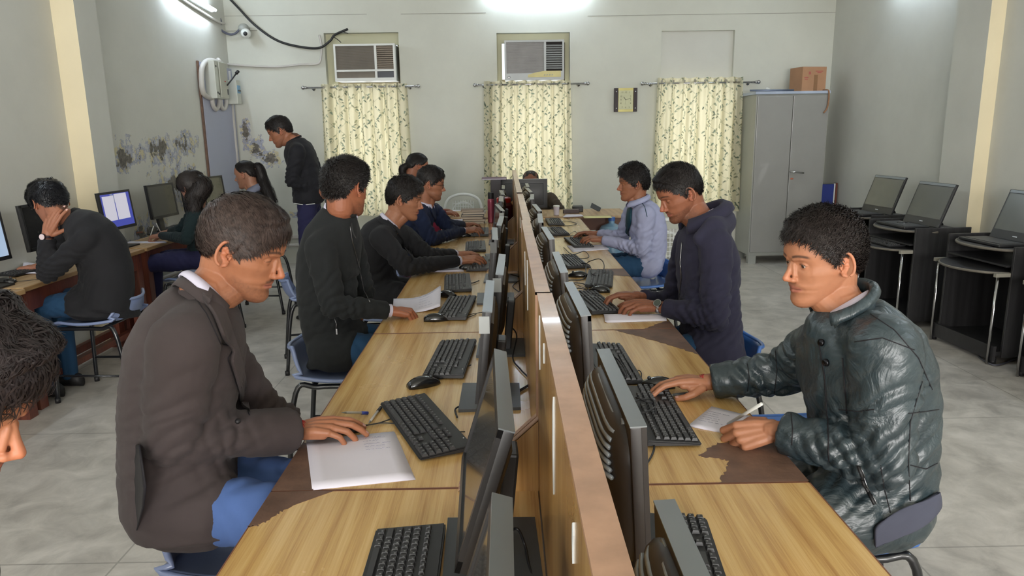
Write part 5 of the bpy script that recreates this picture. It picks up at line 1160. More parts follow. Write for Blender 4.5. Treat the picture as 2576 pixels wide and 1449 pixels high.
def bundle(parent, P, R_, n_, mt, name, seed, w=.003, curl=.006):
    """a tail of hair: many locks following one path"""
    r = np.random.default_rng(seed); P = np.array(spline(P, 30)); R_ = np.interp(np.linspace(0, 1, len(P)), np.linspace(0, 1, len(R_)), R_); mb = MB(); V = []; Q = []; m = len(P)
    core = MB(); core.tube(P - np.array(parent.location), R_ * .85, 14)
    tan = np.gradient(P, axis=0); tan /= np.linalg.norm(tan, axis=1, keepdims=True); s = np.cross(tan, (0.1, 1.0, 0.05)); s /= np.linalg.norm(s, axis=1, keepdims=True); u = np.cross(tan, s)
    for q in range(n_):
        a = r.uniform(0, 2 * PI); k0 = r.integers(0, max(1, m // 2)); k1 = r.integers(m // 2, m); ph = r.uniform(0, 6); rr = r.uniform(.85, 1.12); idx = np.arange(k0, k1 + 1)
        if len(idx) < 4: continue
        tt = np.linspace(0, 1, len(idx)); aa = a + .5 * np.sin(tt * 5 + ph); c = P[idx] + (s[idx] * np.cos(aa)[:, None] + u[idx] * np.sin(aa)[:, None]) * (R_[idx] * rr)[:, None] + (s[idx] * np.sin(tt * 11 + ph)[:, None]) * curl * tt[:, None]
        sd = (-s[idx] * np.sin(aa)[:, None] + u[idx] * np.cos(aa)[:, None]) * (w * (1 - .85 * tt ** 2))[:, None]; b = len(V) * 0 + sum(len(x) for x in V)
        V.append(np.stack([c + sd, c - sd], 1).reshape(-1, 3) - np.array(parent.location)); i_ = b + np.arange(len(idx) - 1) * 2; Q.append(np.stack([i_, i_ + 1, i_ + 3, i_ + 2], 1))
    cv = np.array(core.V); base = sum(len(x) for x in V); V.append(cv); Q.append(np.array([[i + base for i in f] for f in core.F if len(f) == 4])); me = quadmesh(name, np.concatenate(V), np.concatenate(Q)); return link(name, me, mt, parent)

# ---------------------------------------------------------------- hand (local: wrist at origin, +X to the fingers, +Z back of the hand, +Y thumb side)
HANDS = {  # per finger (index..little): bend at knuckle, middle, end; thumb path
    'mouse': dict(f=[(8, 22, 12), (10, 24, 14), (16, 34, 20), (20, 40, 24)], dz=.012, th=[(.018, .024, -.010), (.046, .040, -.022), (.072, .043, -.030), (.094, .036, -.034)], sp=1.15),
    'type': dict(f=[(18, 34, 22), (20, 38, 24), (22, 40, 24), (24, 40, 22)], dz=.010, th=[(.018, .024, -.010), (.044, .044, -.018), (.068, .050, -.028), (.088, .046, -.036)], sp=1.35),
    'fist': dict(f=[(48, 78, 40), (52, 82, 44), (56, 84, 46), (58, 86, 46)], dz=.0, th=[(.018, .026, -.010), (.044, .038, -.026), (.066, .028, -.040), (.080, .008, -.044)], sp=1.0),
    'pen': dict(f=[(44, 58, 34), (52, 66, 40), (60, 78, 44), (64, 82, 46)], dz=.0, th=[(.018, .026, -.012), (.046, .040, -.026), (.072, .034, -.040), (.090, .020, -.050)], sp=1.0),
    'cheek': dict(f=[(12, 16, 10), (16, 20, 12), (20, 26, 16), (26, 34, 18)], dz=.004, th=[(.018, .026, -.006), (.040, .048, -.012), (.060, .064, -.016), (.076, .074, -.018)], sp=1.35),
    'rest': dict(f=[(20, 28, 16), (24, 32, 18), (28, 36, 20), (30, 40, 20)], dz=.006, th=[(.018, .024, -.010), (.044, .040, -.020), (.068, .042, -.030), (.088, .034, -.036)], sp=1.0)}
def hand_prims(mb, Wp, xd, zd, side, pose, sc=1.0, twist=None):
    h = HANDS[pose]; x = nrm(xd); z = np.array(zd, float); z = nrm(z - x * z.dot(x)); y = np.cross(z, x) * (1 if side == 'R' else -1)
    Mx = np.stack([x, y, z], 1) * sc; Wp = np.array(Wp, float); L2W = lambda p: Wp + Mx @ np.array(p, float); nails = []
    kn = [(.086, .027, 0), (.090, .0085, .002), (.085, -.0100, .001), (.077, -.0275, -.002)]; ln = [(.042, .025, .020), (.046, .028, .021), (.042, .027, .021), (.033, .020, .019)]; rr = [.0092, .0094, .0090, .0080]
    dz = h['dz']
    for i in range(4):
        k = np.array(kn[i]) * np.array((1, 1.0, 1)) + np.array((0, 0, dz)); chain(mb, [L2W((.0, k[1] * .45, .0)), L2W((.045, k[1] * .8, .002 + dz * .7)), L2W(k)], [.0155 * sc, .0140 * sc, .0112 * sc], 10)
        chain(mb, [L2W((.005, k[1] * .5, -.006)), L2W((k[0] - .012, k[1] * .95, -.006 + dz * .6))], [.013 * sc, .0115 * sc], 10)
        a = 0; p = k; spread = math.radians(h['sp'] * (4.5, 1.0, -3.0, -8.0)[i]); R_ = [rr[i] * 1.10, rr[i] * 1.0, rr[i] * .93, rr[i] * .82]; pts_ = [L2W(p)]
        for q in range(3):
            a += math.radians(h['f'][i][q]); d = np.array((math.cos(a) * math.cos(spread), math.cos(a) * math.sin(spread), -math.sin(a))); p = p + d * ln[i][q]; pts_.append(L2W(p))
        chain(mb, pts_, [v * sc for v in R_], 10)
        up = np.array((math.sin(a), 0, math.cos(a))); nails.append((L2W(p - d * .006 + up * rr[i] * .74), Mx @ d, Mx @ up, rr[i] * .72 * sc))
    T = [L2W(p) for p in h['th']]; chain(mb, T, [.0150 * sc, .0118 * sc, .0100 * sc, .0086 * sc], 10); capsule(mb, L2W((.02, .016, -.008)), L2W((.05, .026, -.010)), .0145 * sc, .0125 * sc, 10)
    dth = nrm(T[3] - T[2]); nails.append((T[3] + nrm(Mx @ np.array((0, .35, 1))) * .0078 * sc, dth, Mx @ np.array((0, .35, 1)), .0072 * sc))
    return nails, L2W(np.array((.09, 0, -.02)))
M_nail = mat('finger_nail', (214, 168, 156), .3, coat=.3)

def skin_mat(name, c):
    t = NT(name); a = t.N('ShaderNodeAttribute'); a.attribute_name = 'tone'; v = t.coord((1, 1, 1)); n_ = t.noise(v, 60, 4)
    col = t.mix(.10, a.outputs['Color'], t.ramp(n_, [(.3, tuple(x * .6 for x in lin(c))), (.7, tuple(min(1, x * 1.35) for x in lin(c)))]))
    t.set(Base_Color=col, Roughness=.48, Subsurface_Weight=.12, Subsurface_Radius=(.012, .005, .003), Subsurface_Scale=1.0, Specular_IOR_Level=.38); t.bump(t.noise(v, 500, 2), .05, .0006); MATS[name] = t.m; return t.m
M_eye = NT('eyeball'); _a = M_eye.N('ShaderNodeAttribute'); _a.attribute_name = 'tone'; M_eye.set(Base_Color=_a.outputs['Color'], Roughness=.12, Coat_Weight=.5); M_eye = M_eye.m
M_skin = skin_mat('skin', (176, 122, 92))

def fold_disp(V, N, segs, amp, tors=None, seed=0.0):
    """cloth creases: tight round the joints, long and soft elsewhere. segs: (a, b, joint, strength)"""
    D = np.zeros(len(V)); n1 = fbm(V * np.array((9, 9, 7.0)) + seed, 3)
    D += amp * .55 * (n1 - .5) * 2
    for (a, b, jt, k, wl) in segs:
        a = np.array(a); b = np.array(b); ax = nrm(b - a); jt = np.array(jt); r = V - jt; dist = np.linalg.norm(r, axis=1); s = r @ ax; w = np.exp(-(dist / (.105 * k)) ** 2)
        q = fbm(V * 9 + seed + 5, 2); ph = s / (wl * 1.35) + 2.2 * q + .6 * (r @ nrm(np.cross(ax, (0.3, .9, .2)))) / wl; cr = np.sin(2 * PI * ph); D += amp * 1.1 * w * (np.sign(cr) * np.abs(cr) ** 1.3 + .25 * np.sin(4 * PI * ph + 1))
    return V + N * D[:, None]

def collar(mb, c, up, fwd, r, h, gap=28, fl=1.28, drop=.55, ry=None, thick=.003, back=1.0):
    up = nrm(up); fwd = np.array(fwd, float); fwd = nrm(fwd - up * fwd.dot(up)); lat = np.cross(up, fwd); ry = ry or r; rows = []
    prof = [(1.02, -.012), (.99, h * .5), (1.0, h), (1.05, h * 1.03), (fl * .9 + .1, h * (1 - drop * .5)), (fl, h * (1 - drop) - .004)]
    for (k, z) in prof:
        row = []
        for a in np.radians(np.linspace(gap, 360 - gap, 40)):
            fr = .5 + .5 * math.cos(a); zz = z - (.022 * fr if z > 0 else .02 * fr); kk = k * (1 + .10 * (k > 1.1) * fr); row.append(np.array(c) + fwd * (math.cos(a) * r * kk * (1 if math.cos(a) > 0 else back)) + lat * (math.sin(a) * ry * kk) + up * (zz - (.012 * fr if k > 1.1 else 0)))
        rows.append(row)
    mb.grid(rows, thick=thick)
PEOPLE_LOG = []
def person(sp):
    nm = sp.get('name', 'person'); vox = sp.get('vox', .0024); cv = sp.get('cvox', .008); sc = sp.get('hs', 1.04); seed = sp.get('seed', 1)
    Hh, Mm, Nn = [np.array(sp[k], float) for k in ('H', 'M', 'N')]; shR, shL, elR, elL, wrR, wrL = [np.array(sp[k], float) for k in ('shR', 'shL', 'elR', 'elL', 'wrR', 'wrL')]
    bk = sp.get('bulk', 1.0); ab = sp.get('armb', 1.0)
    PEOPLE_LOG.append((sp['key'], 'uaR %.2f faR %.2f uaL %.2f faL %.2f torso %.2f shw %.2f' % tuple(np.linalg.norm(a - b) for a, b in ((shR, elR), (elR, wrR), (shL, elL), (elL, wrL), (Hh, Nn), (shR, shL)))))
    root_loc = np.array((Hh[0], Hh[1], 0.0))
    hp, yaw, pitch, roll = sp['head']; MH = Matrix.Translation(Vector([float(v) for v in hp])) @ Matrix.Rotation(math.radians(yaw), 4, 'Z') @ Matrix.Rotation(math.radians(pitch), 4, 'Y') @ Matrix.Rotation(math.radians(roll), 4, 'X') @ Matrix.Diagonal((sc * sp.get('hsx', 1.0), sc, sc * sp.get('hsz', 1.0), 1.0))
    HR = np.array(MH.to_3x3()); ht = np.array(MH.translation); h2w = lambda p: HR @ np.array(p, float) + ht
    # ---- body: head, neck, shoulders, arms and hands in one surface
    hm = MB(); head_main(hm, sp.get('wide', 1.0), sp.get('jaw', 1.0)); head_details(hm, lid=sp.get('lid', -8.0)); B = MB(); B.V = [tuple(h2w(v)) for v in hm.V]; B.F = list(hm.F)
    nb = Nn + np.array(sp.get('nb', (0, 0, 0))); chain(B, [h2w((-.034, 0, -.030)), h2w((-.034, 0, -.085)), nb * .6 + h2w((-.030, 0, -.09)) * .4, nb - np.array((0, 0, .03))], [.060 * sc, .056 * sc, .055 * sc, .062 * sc], 24)
    capsule(B, h2w((.02, 0, -.085)), nb + (h2w((.03, 0, 0)) - h2w((0, 0, 0))), .034 * sc, .04 * sc, 18)
    chain(B, [nb, Mm, Hh], [.06, .05, .05], 14)
    hands = []
    for s, sh, el, wr in (('R', shR, elR, wrR), ('L', shL, elL, wrL)):
        chain(B, [nb - np.array((0, 0, .04)), sh], [.04, .04]); chain(B, [sh, el], [.034, .030])
        spec = sp.get('hand' + s)
        if spec is None: chain(B, [el, wr], [.03, .02]); continue
        fd, up, pose = spec[:3]; hsz = spec[3] if len(spec) > 3 else sp.get('handsc', 1.0)
        fdir = nrm(wr - el); mid = wr - fdir * .07; chain(B, [el, mid, wr - fdir * .01, wr + nrm(fd) * .012], [.033, .0285, .0250 * hsz, .0235 * hsz], 16)
        hands.append((hand_prims(B, wr, fd, up, s, pose, hsz), s))
    V, Q = remesh(B, vox, 3, .5)
    body = link(nm, quadmesh(nm, V - root_loc, Q), M_skin); body.location = root_loc.tolist()
    # pigment: lips, brows, stubble; nostril and mouth-line shade painted in as colour
    HI = np.linalg.inv(HR); L_ = (V - ht) @ HI.T; x, y, z = L_[:, 0], L_[:, 1], L_[:, 2]; base = np.array(lin(sp.get('skin', (190, 134, 104)))) * np.array((.66, .62, .60)); col = np.ones((len(V), 3)) * base; ay = np.abs(y)
    def paint(m, c, w=1.0):
        m = np.clip(m * w, 0, 1)[:, None]; col[:] = col * (1 - m) + np.array(lin(c)) * m
    rosy = np.exp(-((x - .105) / .02) ** 2 - (y / .02) ** 2 - ((z + .036) / .018) ** 2) * .35 + np.exp(-((ay - .085) / .012) ** 2 - ((x + .008) / .03) ** 2 - (z / .04) ** 2) * .35; inhead = (np.linalg.norm(L_, axis=1) < .17)
    sk = sp.get('skin', (190, 134, 104)); paint(rosy * inhead, (min(255, sk[0] + 8), sk[1] - 22, sk[2] - 22))
    hc = sp.get('haircol', (30, 26, 25)); st_ = sp.get('stubble', 0.0)
    if st_ > 0:
        jawm = sstep(-.058, -.075, z - .25 * np.clip(.06 - x, -.1, .1)) * sstep(-.03, .03, x) * sstep(-.135, -.112, z) * inhead; paint(jawm * (.5 + fbm(V * 300, 1)), hc, st_)
    mu = sp.get('mustache', .0)
    if mu > 0: paint(np.exp(-((z + .0518 + .12 * ay) / .0044) ** 4) * sstep(.029, .023, ay) * (x > .06), hc, mu); paint(np.exp(-((z + .083) / .005) ** 2) * sstep(.010, .006, ay) * (x > .06), hc, mu * .5)
    lip = np.clip(1.25 - ((z + .0642) / .0098) ** 2 - (ay / .0245) ** 2, 0, 1) * 3; paint(np.clip(lip, 0, 1) * (x > .066), sp.get('lip', (158, 96, 84)), .85)
    paint(np.exp(-((z + .0640) / .0012) ** 2) * (ay < .0225) * (x > .066), (84, 44, 40), .9)
    bz = .0215 + .0045 * (1 - ((ay - .034) / .022) ** 2); paint(np.exp(-((z - bz) / .0036) ** 4) * sstep(.009, .014, ay) * sstep(.057, .048, ay) * (x > .035), hc, sp.get('brow', .9))
    for s in (-1, 1): paint(np.exp(-(((x - .0955) / .0038) ** 2 + ((y - s * .0075) / .003) ** 2 + ((z + .0465) / .0028) ** 2)), (70, 36, 30), .8)
    e0 = np.array((.0655, 0, -.0005)); lidang = np.degrees(np.arctan2(z - e0[2], np.maximum(1e-6, x - e0[0]))); de = np.sqrt((x - e0[0]) ** 2 + (ay - .0305) ** 2 + (z - e0[2]) ** 2)
    paint((de < .0165) * np.exp(-((lidang - (sp.get('lid', -8.) + 2) * np.cos((ay - .0305) / .0125 * 1.2)) / 6.5) ** 2) * (x > .068), (34, 24, 22), .8)
    # scalp tint under the hair
    Dn = (L_ - HC); Dn = Dn / np.maximum(1e-6, np.linalg.norm(Dn, axis=1, keepdims=True)); sth = dict(HAIR); sth.update(sp.get('hair', {})); _, mm = hairT(Dn, sth); paint(sstep(-3, 1, mm) * inhead * (z > -.10), hc, .85 * sp.get('scalp', 1.0))
    for fn in sp.get('paint', []): fn(L_, paint, inhead)
    at_ = body.data.color_attributes.new('tone', 'FLOAT_COLOR', 'POINT'); at_.data.foreach_set('color', np.concatenate([col, np.ones((len(V), 1))], 1).astype(np.float32).ravel())
    if sp.get('eyes', True):
        for s in (-1, 1):
            mb = MB(); E = np.array((.0655, s * .0305, -.0005)); mb.ell((0, 0, 0), (.0124, .0124, .0124), 28, 18); Ve = np.array(mb.V); g = nrm((math.cos(math.radians(sp.get('gaze', 18))), 0, -math.sin(math.radians(sp.get('gaze', 18))))); an = np.degrees(np.arccos(np.clip((Ve / .0124) @ g, -1, 1)))
            ec = np.where(an[:, None] < 12, np.array(lin((12, 10, 10))), np.where(an[:, None] < 30, np.array(lin((48, 30, 22))), np.array(lin((196, 186, 178))))); Vw = (Ve + E) @ HR.T + ht - root_loc; mb.V = [tuple(v) for v in Vw]; o = mb.build('eye', M_eye, body, True)
            a2 = o.data.color_attributes.new('tone', 'FLOAT_COLOR', 'POINT'); a2.data.foreach_set('color', np.concatenate([ec, np.ones((len(Ve), 1))], 1).astype(np.float32).ravel())
    for (nl, _), s in hands:
        if vox < .003:
            mb = MB()
            for p, d, u, r in nl:
                d = nrm(d); u = nrm(u - d * np.dot(u, d)); w = np.cross(u, d); mb.add([p + d * (r * 1.1 * math.cos(a)) + w * (r * .8 * math.sin(a)) + u * (.0006 - .0010 * abs(math.sin(a))) for a in np.linspace(0, 2 * PI, 12, endpoint=False)] + [p + u * .0014], [(i, (i + 1) % 12, 12) for i in range(12)])
            mb.build('finger_nails', M_nail, body, True, world=True)
    if sp.get('hair') is not False:
        st = dict(HAIR); st.update(sp.get('hair', {})); make_hair(body, MH, st, sp.get('hairmat') or hair_mat('hair_' + sp['key'], hc), seed)
    # ---- clothes
    lat = nrm(shL - shR); sp_pts = [];
    def bez(t): return (1 - t) ** 2 * Hh + 2 * t * (1 - t) * (2 * Mm - .5 * Hh - .5 * Nn) + t * t * Nn
    def tang(t): return nrm(bez(min(1, t + .02)) - bez(max(0, t - .02)))
    J = MB(); rings = []; hd_k = sp.get('depth', 1.0); wk = bk * np.linalg.norm(shL - shR) / .38
    if sp.get('hem') is not None:
        for (off, hw, hd) in sp['hem'][::-1]:
            c = Hh + np.array(off); f = np.cross(lat, nrm(tang(0) + np.array((0, 0, .6)))); rings.append(ering(c, lat, nrm(f), hw, hd))
    for t, hw, hd in sp.get('stations') or [(.0, .172, .128), (.18, .165, .125), (.36, .162, .122), (.55, .172, .126), (.72, .182, .128), (.86, .176, .112), (.95, .125, .088), (1.0, .082, .070)]:
        u = tang(t); f = np.cross(lat, u); l2 = np.cross(u, f); rings.append(ering(bez(t), l2, f, hw * wk, hd * bk * hd_k))
    J.loft(rings)
    segs = []
    if sp.get('hem') is not None and sp.get('legs') is not None and sp['key'] != 'p7':
        for s_i, kn_ in ((-1, sp['legs'][0]), (1, sp['legs'][1])):
            hj = Hh + lat * .085 * s_i + np.array((0, 0, .0)); kk = np.array(kn_, float); capsule(J, hj, hj * (1 - sp.get('skirt', .35)) + kk * sp.get('skirt', .35), .106 * bk, .102 * bk, 18)
    for sh, el, wr, k_ in ((shR, elR, wrR, 'R'), (shL, elL, wrL, 'L')):
        capsule(J, Nn * .75 + sh * .25 - np.array((0, 0, .035)), sh * .9 + Nn * .1, .060 * bk, .060 * ab); ce = wr - nrm(wr - el) * sp.get('cuff', .015)
        midu = (sh + el) / 2; chain(J, [sh, midu, el], [.066 * ab, .060 * ab, .053 * ab], 18); midf = el * .55 + ce * .45; chain(J, [el, midf], [.053 * ab, .047 * ab], 18); r1, r2 = .047 * ab, .037 * ab * sp.get('cuffk', 1.0)
        d = nrm(ce - midf); s_, u_ = frame_of(d); J.loft([[midf * (1 - t) + ce * t + (s_ * math.cos(a) + u_ * math.sin(a)) * (r1 * (1 - t) + r2 * t) for a in np.linspace(0, 2 * PI, 18, endpoint=False)] for t in np.linspace(0, 1, 4)])
        segs += [(sh, el, el, 1.25, .032), (el, ce, el * .7 + ce * .3, .9, .036), (sh, el, sh * .6 + el * .4, .9, .06)]
    segs += [(Hh, Nn, Hh * .72 + Nn * .28, 1.7, .055), (Hh, Nn, Hh * .45 + Nn * .55, 1.7, .10)]
    for pr in sp.get('extra_cloth', []): chain(J, pr[0], pr[1], 18)
    JV, JQ = remesh(J, cv, sp.get('csm', 5), .5); JN = vnormals(JV, JQ); JV = fold_disp(JV, JN, segs, sp.get('fold', .004), seed=seed * 3.7)
    if sp.get('tweak'): JV = sp['tweak'](JV, JN)
    jn = sp.get('jname', 'jacket'); jo_ = link(jn, quadmesh(jn, JV - root_loc, JQ), sp['jmat'], body); bvh = BVHTree.FromPolygons([Vector(v) for v in JV], [tuple(int(i) for i in q) for q in JQ])
    # shirt cuffs
    if sp.get('shirt') is not None:
        for s, el, wr in (('R', elR, wrR), ('L', elL, wrL)):
            if sp.get('hand' + s) is None or s in sp.get('nocuff', ''): continue
            d = nrm(wr - el); a = wr - d * .035; b = wr - d * (sp.get('cuff', .015) - .016); MB().tube([a, b], [.0285 * ab, .0290 * ab], 18, cap=False).tube([b, a], [.0262 * ab, .0262 * ab], 18, cap=False).build('shirt_cuff', sp['shirt'], body, True, world=True)
        mb = MB(); nf = np.cross(lat, tang(.95)); collar(mb, nb + np.array(sp.get('scoff', (0, 0, .002))), sp.get('cup') if sp.get('cup') is not None else nrm(h2w((-.03, 0, -.06)) - nb), nf, (.061 * sp.get('ck', 1)), .024, gap=16, fl=1.16, ry=.060 * sp.get('ck', 1)); mb.build('shirt_collar', sp['shirt'], body, True, world=True)
    # trousers and shoes
    if sp.get('legs') is not None:
        TR_ = MB(); kneR, kneL, anR, anL = [np.array(v, float) for v in sp['legs']]; capsule(TR_, Hh - lat * .06, Hh + lat * .06, .100 * bk, .100 * bk, 20)
        for s, kn_, an in ((-1, kneR, anR), (1, kneL, anL)):
            hj = Hh + lat * .09 * s; chain(TR_, [hj, hj * .5 + kn_ * .5, kn_], [.082 * bk, .080, .064], 18); chain(TR_, [kn_, kn_ * .5 + an * .5, an], [.066, .060, .052], 18)
        TV, TQ = remesh(TR_, .011, 5, .5); TN = vnormals(TV, TQ); TV = fold_disp(TV, TN, [(Hh, kneR, Hh * .6 + kneR * .4, 1.6, .045), (Hh, kneL, Hh * .6 + kneL * .4, 1.6, .045), (kneR, anR, kneR, 1.2, .04), (kneL, anL, kneL, 1.2, .04)], .004, seed=seed)
        link('trousers', quadmesh('trousers', TV - root_loc, TQ), sp['tmat'], body)
        for kn_, an in ((kneR, anR), (kneL, anL)):
            f = np.array((*nrm(sp['face'])[:2], 0)); c = an * 1.0; c[2] = .0; l2 = np.cross((0, 0, 1), f)
            prof = [(-.085, .018, .035, .07), (-.06, .036, .0, .085), (-.01, .038, .0, .095), (.05, .042, .0, .070), (.10, .046, .0, .055), (.15, .040, .0, .040), (.175, .020, .005, .025)]
            MB().loft([[c + f * x_ + l2 * (w_ * math.cos(a)) + np.array((0, 0, .004 + max(0, h_ * (.5 + .5 * math.sin(a)) if True else 0))) for a in np.linspace(0, 2 * PI, 14, endpoint=False)] for x_, w_, z_, h_ in prof]).build('shoe', sp.get('shoemat') or M_blk2, body, True, world=True)
    if sp.get('blazer'):
        mb = MB(); nf = np.cross(lat, tang(.95)); collar(mb, nb + np.array((0, 0, -.030)), nrm(h2w((-.03, 0, -.06)) - nb), nf, .073, .038, gap=48, fl=1.20, ry=.075, drop=.85, thick=.004, back=1.02); mb.build('jacket_collar', sp['jmat'], body, True, world=True)
    ctx = dict(body=body, bvh=bvh, lat=lat, h2w=h2w, MH=MH, sc=sc, J=jo_, N=nb, bez=bez, tang=tang, root=root_loc, hands=hands)
    tag(body, sp['label'], 'person'); return ctx
# ---- trims laid on the surface of a garment; outlines are given as seen from the lens and land on the cloth behind them
def hit(bvh, px, py, off=.0):
    d = Vector(ray(px, py).tolist()).normalized(); h = bvh.ray_cast(Vector(CAM.tolist()), d)
    if h[0] is None: return None
    n_ = h[1] if h[1].dot(d) < 0 else -h[1]; return np.array(h[0] + n_ * off)
def decal(ctx, poly, name, mt, th=.004, step=7.0):
    """poly: px outline"""
    P = np.array(poly, float); x0, y0 = P.min(0); x1, y1 = P.max(0); nx = max(3, int((x1 - x0) / step) + 1); ny = max(3, int((y1 - y0) / step) + 1)
    # strip parametrisation between left and right edge of the outline at each row
    rows = []
    for y in np.linspace(y0 + .01, y1 - .01, ny):
        xs = []
        for i in range(len(P)):
            a, b = P[i], P[(i + 1) % len(P)]
            if (a[1] - y) * (b[1] - y) < 0: xs.append(a[0] + (b[0] - a[0]) * (y - a[1]) / (b[1] - a[1]))
        if len(xs) < 2: continue
        xs.sort(); row = [hit(ctx['bvh'], x, y, th) for x in np.linspace(xs[0], xs[-1], nx)]
        good = [r for r in row if r is not None]
        if len(good) < 2: continue
        last = good[0]
        for k in range(len(row)):
            if row[k] is None: row[k] = last
            else: last = row[k]
        rows.append(row)
    if len(rows) < 2: return None
    R_ = np.array(rows)
    for _ in range(2):
        Q = R_.copy(); Q[1:-1] = (R_[:-2] + 2 * R_[1:-1] + R_[2:]) / 4; R_ = Q
    return MB().grid(R_, thick=th * 1.5).build(name, mt, ctx['body'], True, world=True)
def seam(ctx, L_, name, mt, r=.0016, off=.0006, m=30):
    P = [hit(ctx['bvh'], *p, off) for p in resample(L_, m)]; P = [p for p in P if p is not None]
    if len(P) < 3: return None
    return MB().tube(P, r, 6).build(name, mt, ctx['body'], True, world=True)
def button(ctx, px, py, name, mt, r=.009):
    a = hit(ctx['bvh'], px, py, .001); b = hit(ctx['bvh'], px, py, .007)
    if a is None: return
    MB().tube([a, b], [r, r * .85], 14).build(name, mt, ctx['body'], True, world=True)
def cloth(name, c, rough=.85, sheen=.0, weave=700, bump=.25, var=.10, spec=.25, coat=0, crease=.0):
    t = NT(name); c = lin(c); v = t.coord(); n1 = t.noise(v, 4, 5); col = t.ramp(n1, [(.3, tuple(x * (1 - var) for x in c)), (.7, tuple(x * (1 + var) for x in c))])
    t.set(Base_Color=col, Roughness=rough, Sheen_Weight=sheen * .12, Specular_IOR_Level=spec, Coat_Weight=coat)
    h = t.math('MULTIPLY', t.noise(v, weave, 2), .05)
    if crease: h = t.math('ADD', h, t.math('MULTIPLY', t.noise(v, 22, 4, .5, 1.5), crease))
    t.bump(h, bump, .01); MATS[name] = t.m; return t.m
# ================================================================ people
c_shirtw = cloth('lavender_white_shirt', (206, 202, 220), .8, .1, bump=.1); c_shirtb = cloth('light_lavender_shirt', (160, 164, 194), .8, .1, bump=.15, crease=.2)
c_denim = cloth('mid_blue_denim', (78, 104, 158), .85, .2); c_navyt = cloth('teal_navy_trousers', (34, 66, 96), .85, .2); c_navy2 = cloth('dark_navy_trousers', (38, 38, 70), .85, .2)
c_blazer = cloth('charcoal_brown_blazer', (68, 60, 60), .85, .35, crease=.3); c_blazlin = cloth('blazer_lining', (30, 28, 32), .6, .1)
c_blk = cloth('black_blazer', (33, 33, 36), .85, .3, crease=.3); c_rib = cloth('black_knit_jacket', (34, 36, 37), .92, .3, weave=300, bump=.4, crease=.3); c_navys = cloth('navy_suit', (28, 37, 64), .85, .25, crease=.3)
c_hood = cloth('navy_fleece', (46, 45, 62), .95, .35, weave=350, bump=.35, crease=.25); c_mar = cloth('maroon_knit', (120, 36, 60), .9, .3); c_oliv = cloth('olive_brown_jacket', (72, 62, 50), .85, .2); c_green = cloth('dark_bottle_green', (26, 40, 42), .9, .3)
c_black2 = cloth('soft_black_cloth', (24, 23, 27), .9, .2); c_tie = cloth('bottle_green_tie', (24, 62, 76), .6, .1); c_tieb = cloth('navy_tie', (30, 40, 66), .6); c_scarf = cloth('grey_scarf', (120, 124, 142), .9, .3); c_bomb = cloth('black_bomber', (28, 28, 33), .8, .25, crease=.2)
def puffer_mat():
    t = NT('quilted_black_nylon'); v = t.coord(); n1 = t.noise(v, 6, 4); col = t.ramp(n1, [(.3, lin((34, 45, 50))), (.7, lin((52, 65, 70)))])
    t.set(Base_Color=col, Roughness=.38, Specular_IOR_Level=.6, Coat_Weight=.18, Coat_Roughness=.3); h = t.math('ADD', t.math('MULTIPLY', t.noise(v, 8, 4, .5, 1.6), 1.0), t.math('MULTIPLY', t.noise(v, 45, 3), .12)); t.bump(h, .62, .024); return t.m
c_puff = puffer_mat(); c_gknit = cloth('grey_knit_hem', (74, 76, 90), .9, .2, weave=260, bump=.4)
M_thread = mat('red_wrist_thread', (170, 44, 44), .8); M_zip = mat('zip_metal', (150, 150, 152), .3, metal=1.0); M_specs = mat('spectacle_frame', (28, 26, 28), .3)
M_hblk = hair_mat('black_hair', (32, 28, 27)); M_hbrn = hair_mat('brown_black_hair', (58, 47, 43)); M_hdk = hair_mat('dark_hair', (40, 34, 32))
def Wz(px, py, z=.795): return atZ(px, py, z)
def aY(px, py, Y): return atY(px, py, Y)
def sitlegs(H, face, dz=0, knee=.42, sp_=.10, foot=.05, off=(0, 0)):
    f = np.array((*nrm(face)[:2], 0)); l = np.cross((0, 0, 1), f); out = []
    for s in (-1, 1): out.append(np.array(H) + f * knee + l * s * sp_ + np.array((off[0], off[1], -.03)))
    for s in (-1, 1): a = out[s == 1] + f * foot; a = np.array((a[0], a[1], .085)); out.append(a)
    return out
def wristthread(ctx, wr, el, label_mat=M_thread, r=.027, n_=3, at=.012):
    d = nrm(np.array(wr) - np.array(el)); s, u = frame_of(d); mb = MB()
    for k in range(n_):
        c = np.array(wr) - d * (at - k * .0035); mb.tube([c + (s * math.cos(a) * r + u * math.sin(a) * r * .95) + d * .0015 * math.sin(a * 2 + k) for a in np.linspace(0, 2 * PI, 28)], .0017, 6, cap=False)
    mb.build('wrist_thread', label_mat, ctx['body'], True, world=True)
def watch(ctx, wr, el, out, facemat, strap, at=.02, r=.028, fr=.018):
    d = nrm(np.array(wr) - np.array(el)); c = np.array(wr) - d * at; o = np.array(out, float); o = nrm(o - d * o.dot(d)); s = np.cross(d, o)
    ring = lambda w: [[c + d * w_ + (o * math.cos(a) + s * math.sin(a)) * rr for a in np.linspace(0, 2 * PI, 26, endpoint=False)] for w_, rr in ((-w, r), (-w, r + .002), (w, r + .002), (w, r))]
    st = MB().loft(ring(.009)).build('watch_strap', strap, ctx['body'], True, world=True)
    MB().tube([c + o * r, c + o * (r + .009)], [fr, fr * .96], 24).build('watch_case', strap, ctx['body'], 'auto', world=True); MB().tube([c + o * (r + .0088), c + o * (r + .0100)], [fr * .84, fr * .84], 24).build('watch_dial', facemat, ctx['body'], 'auto', world=True)

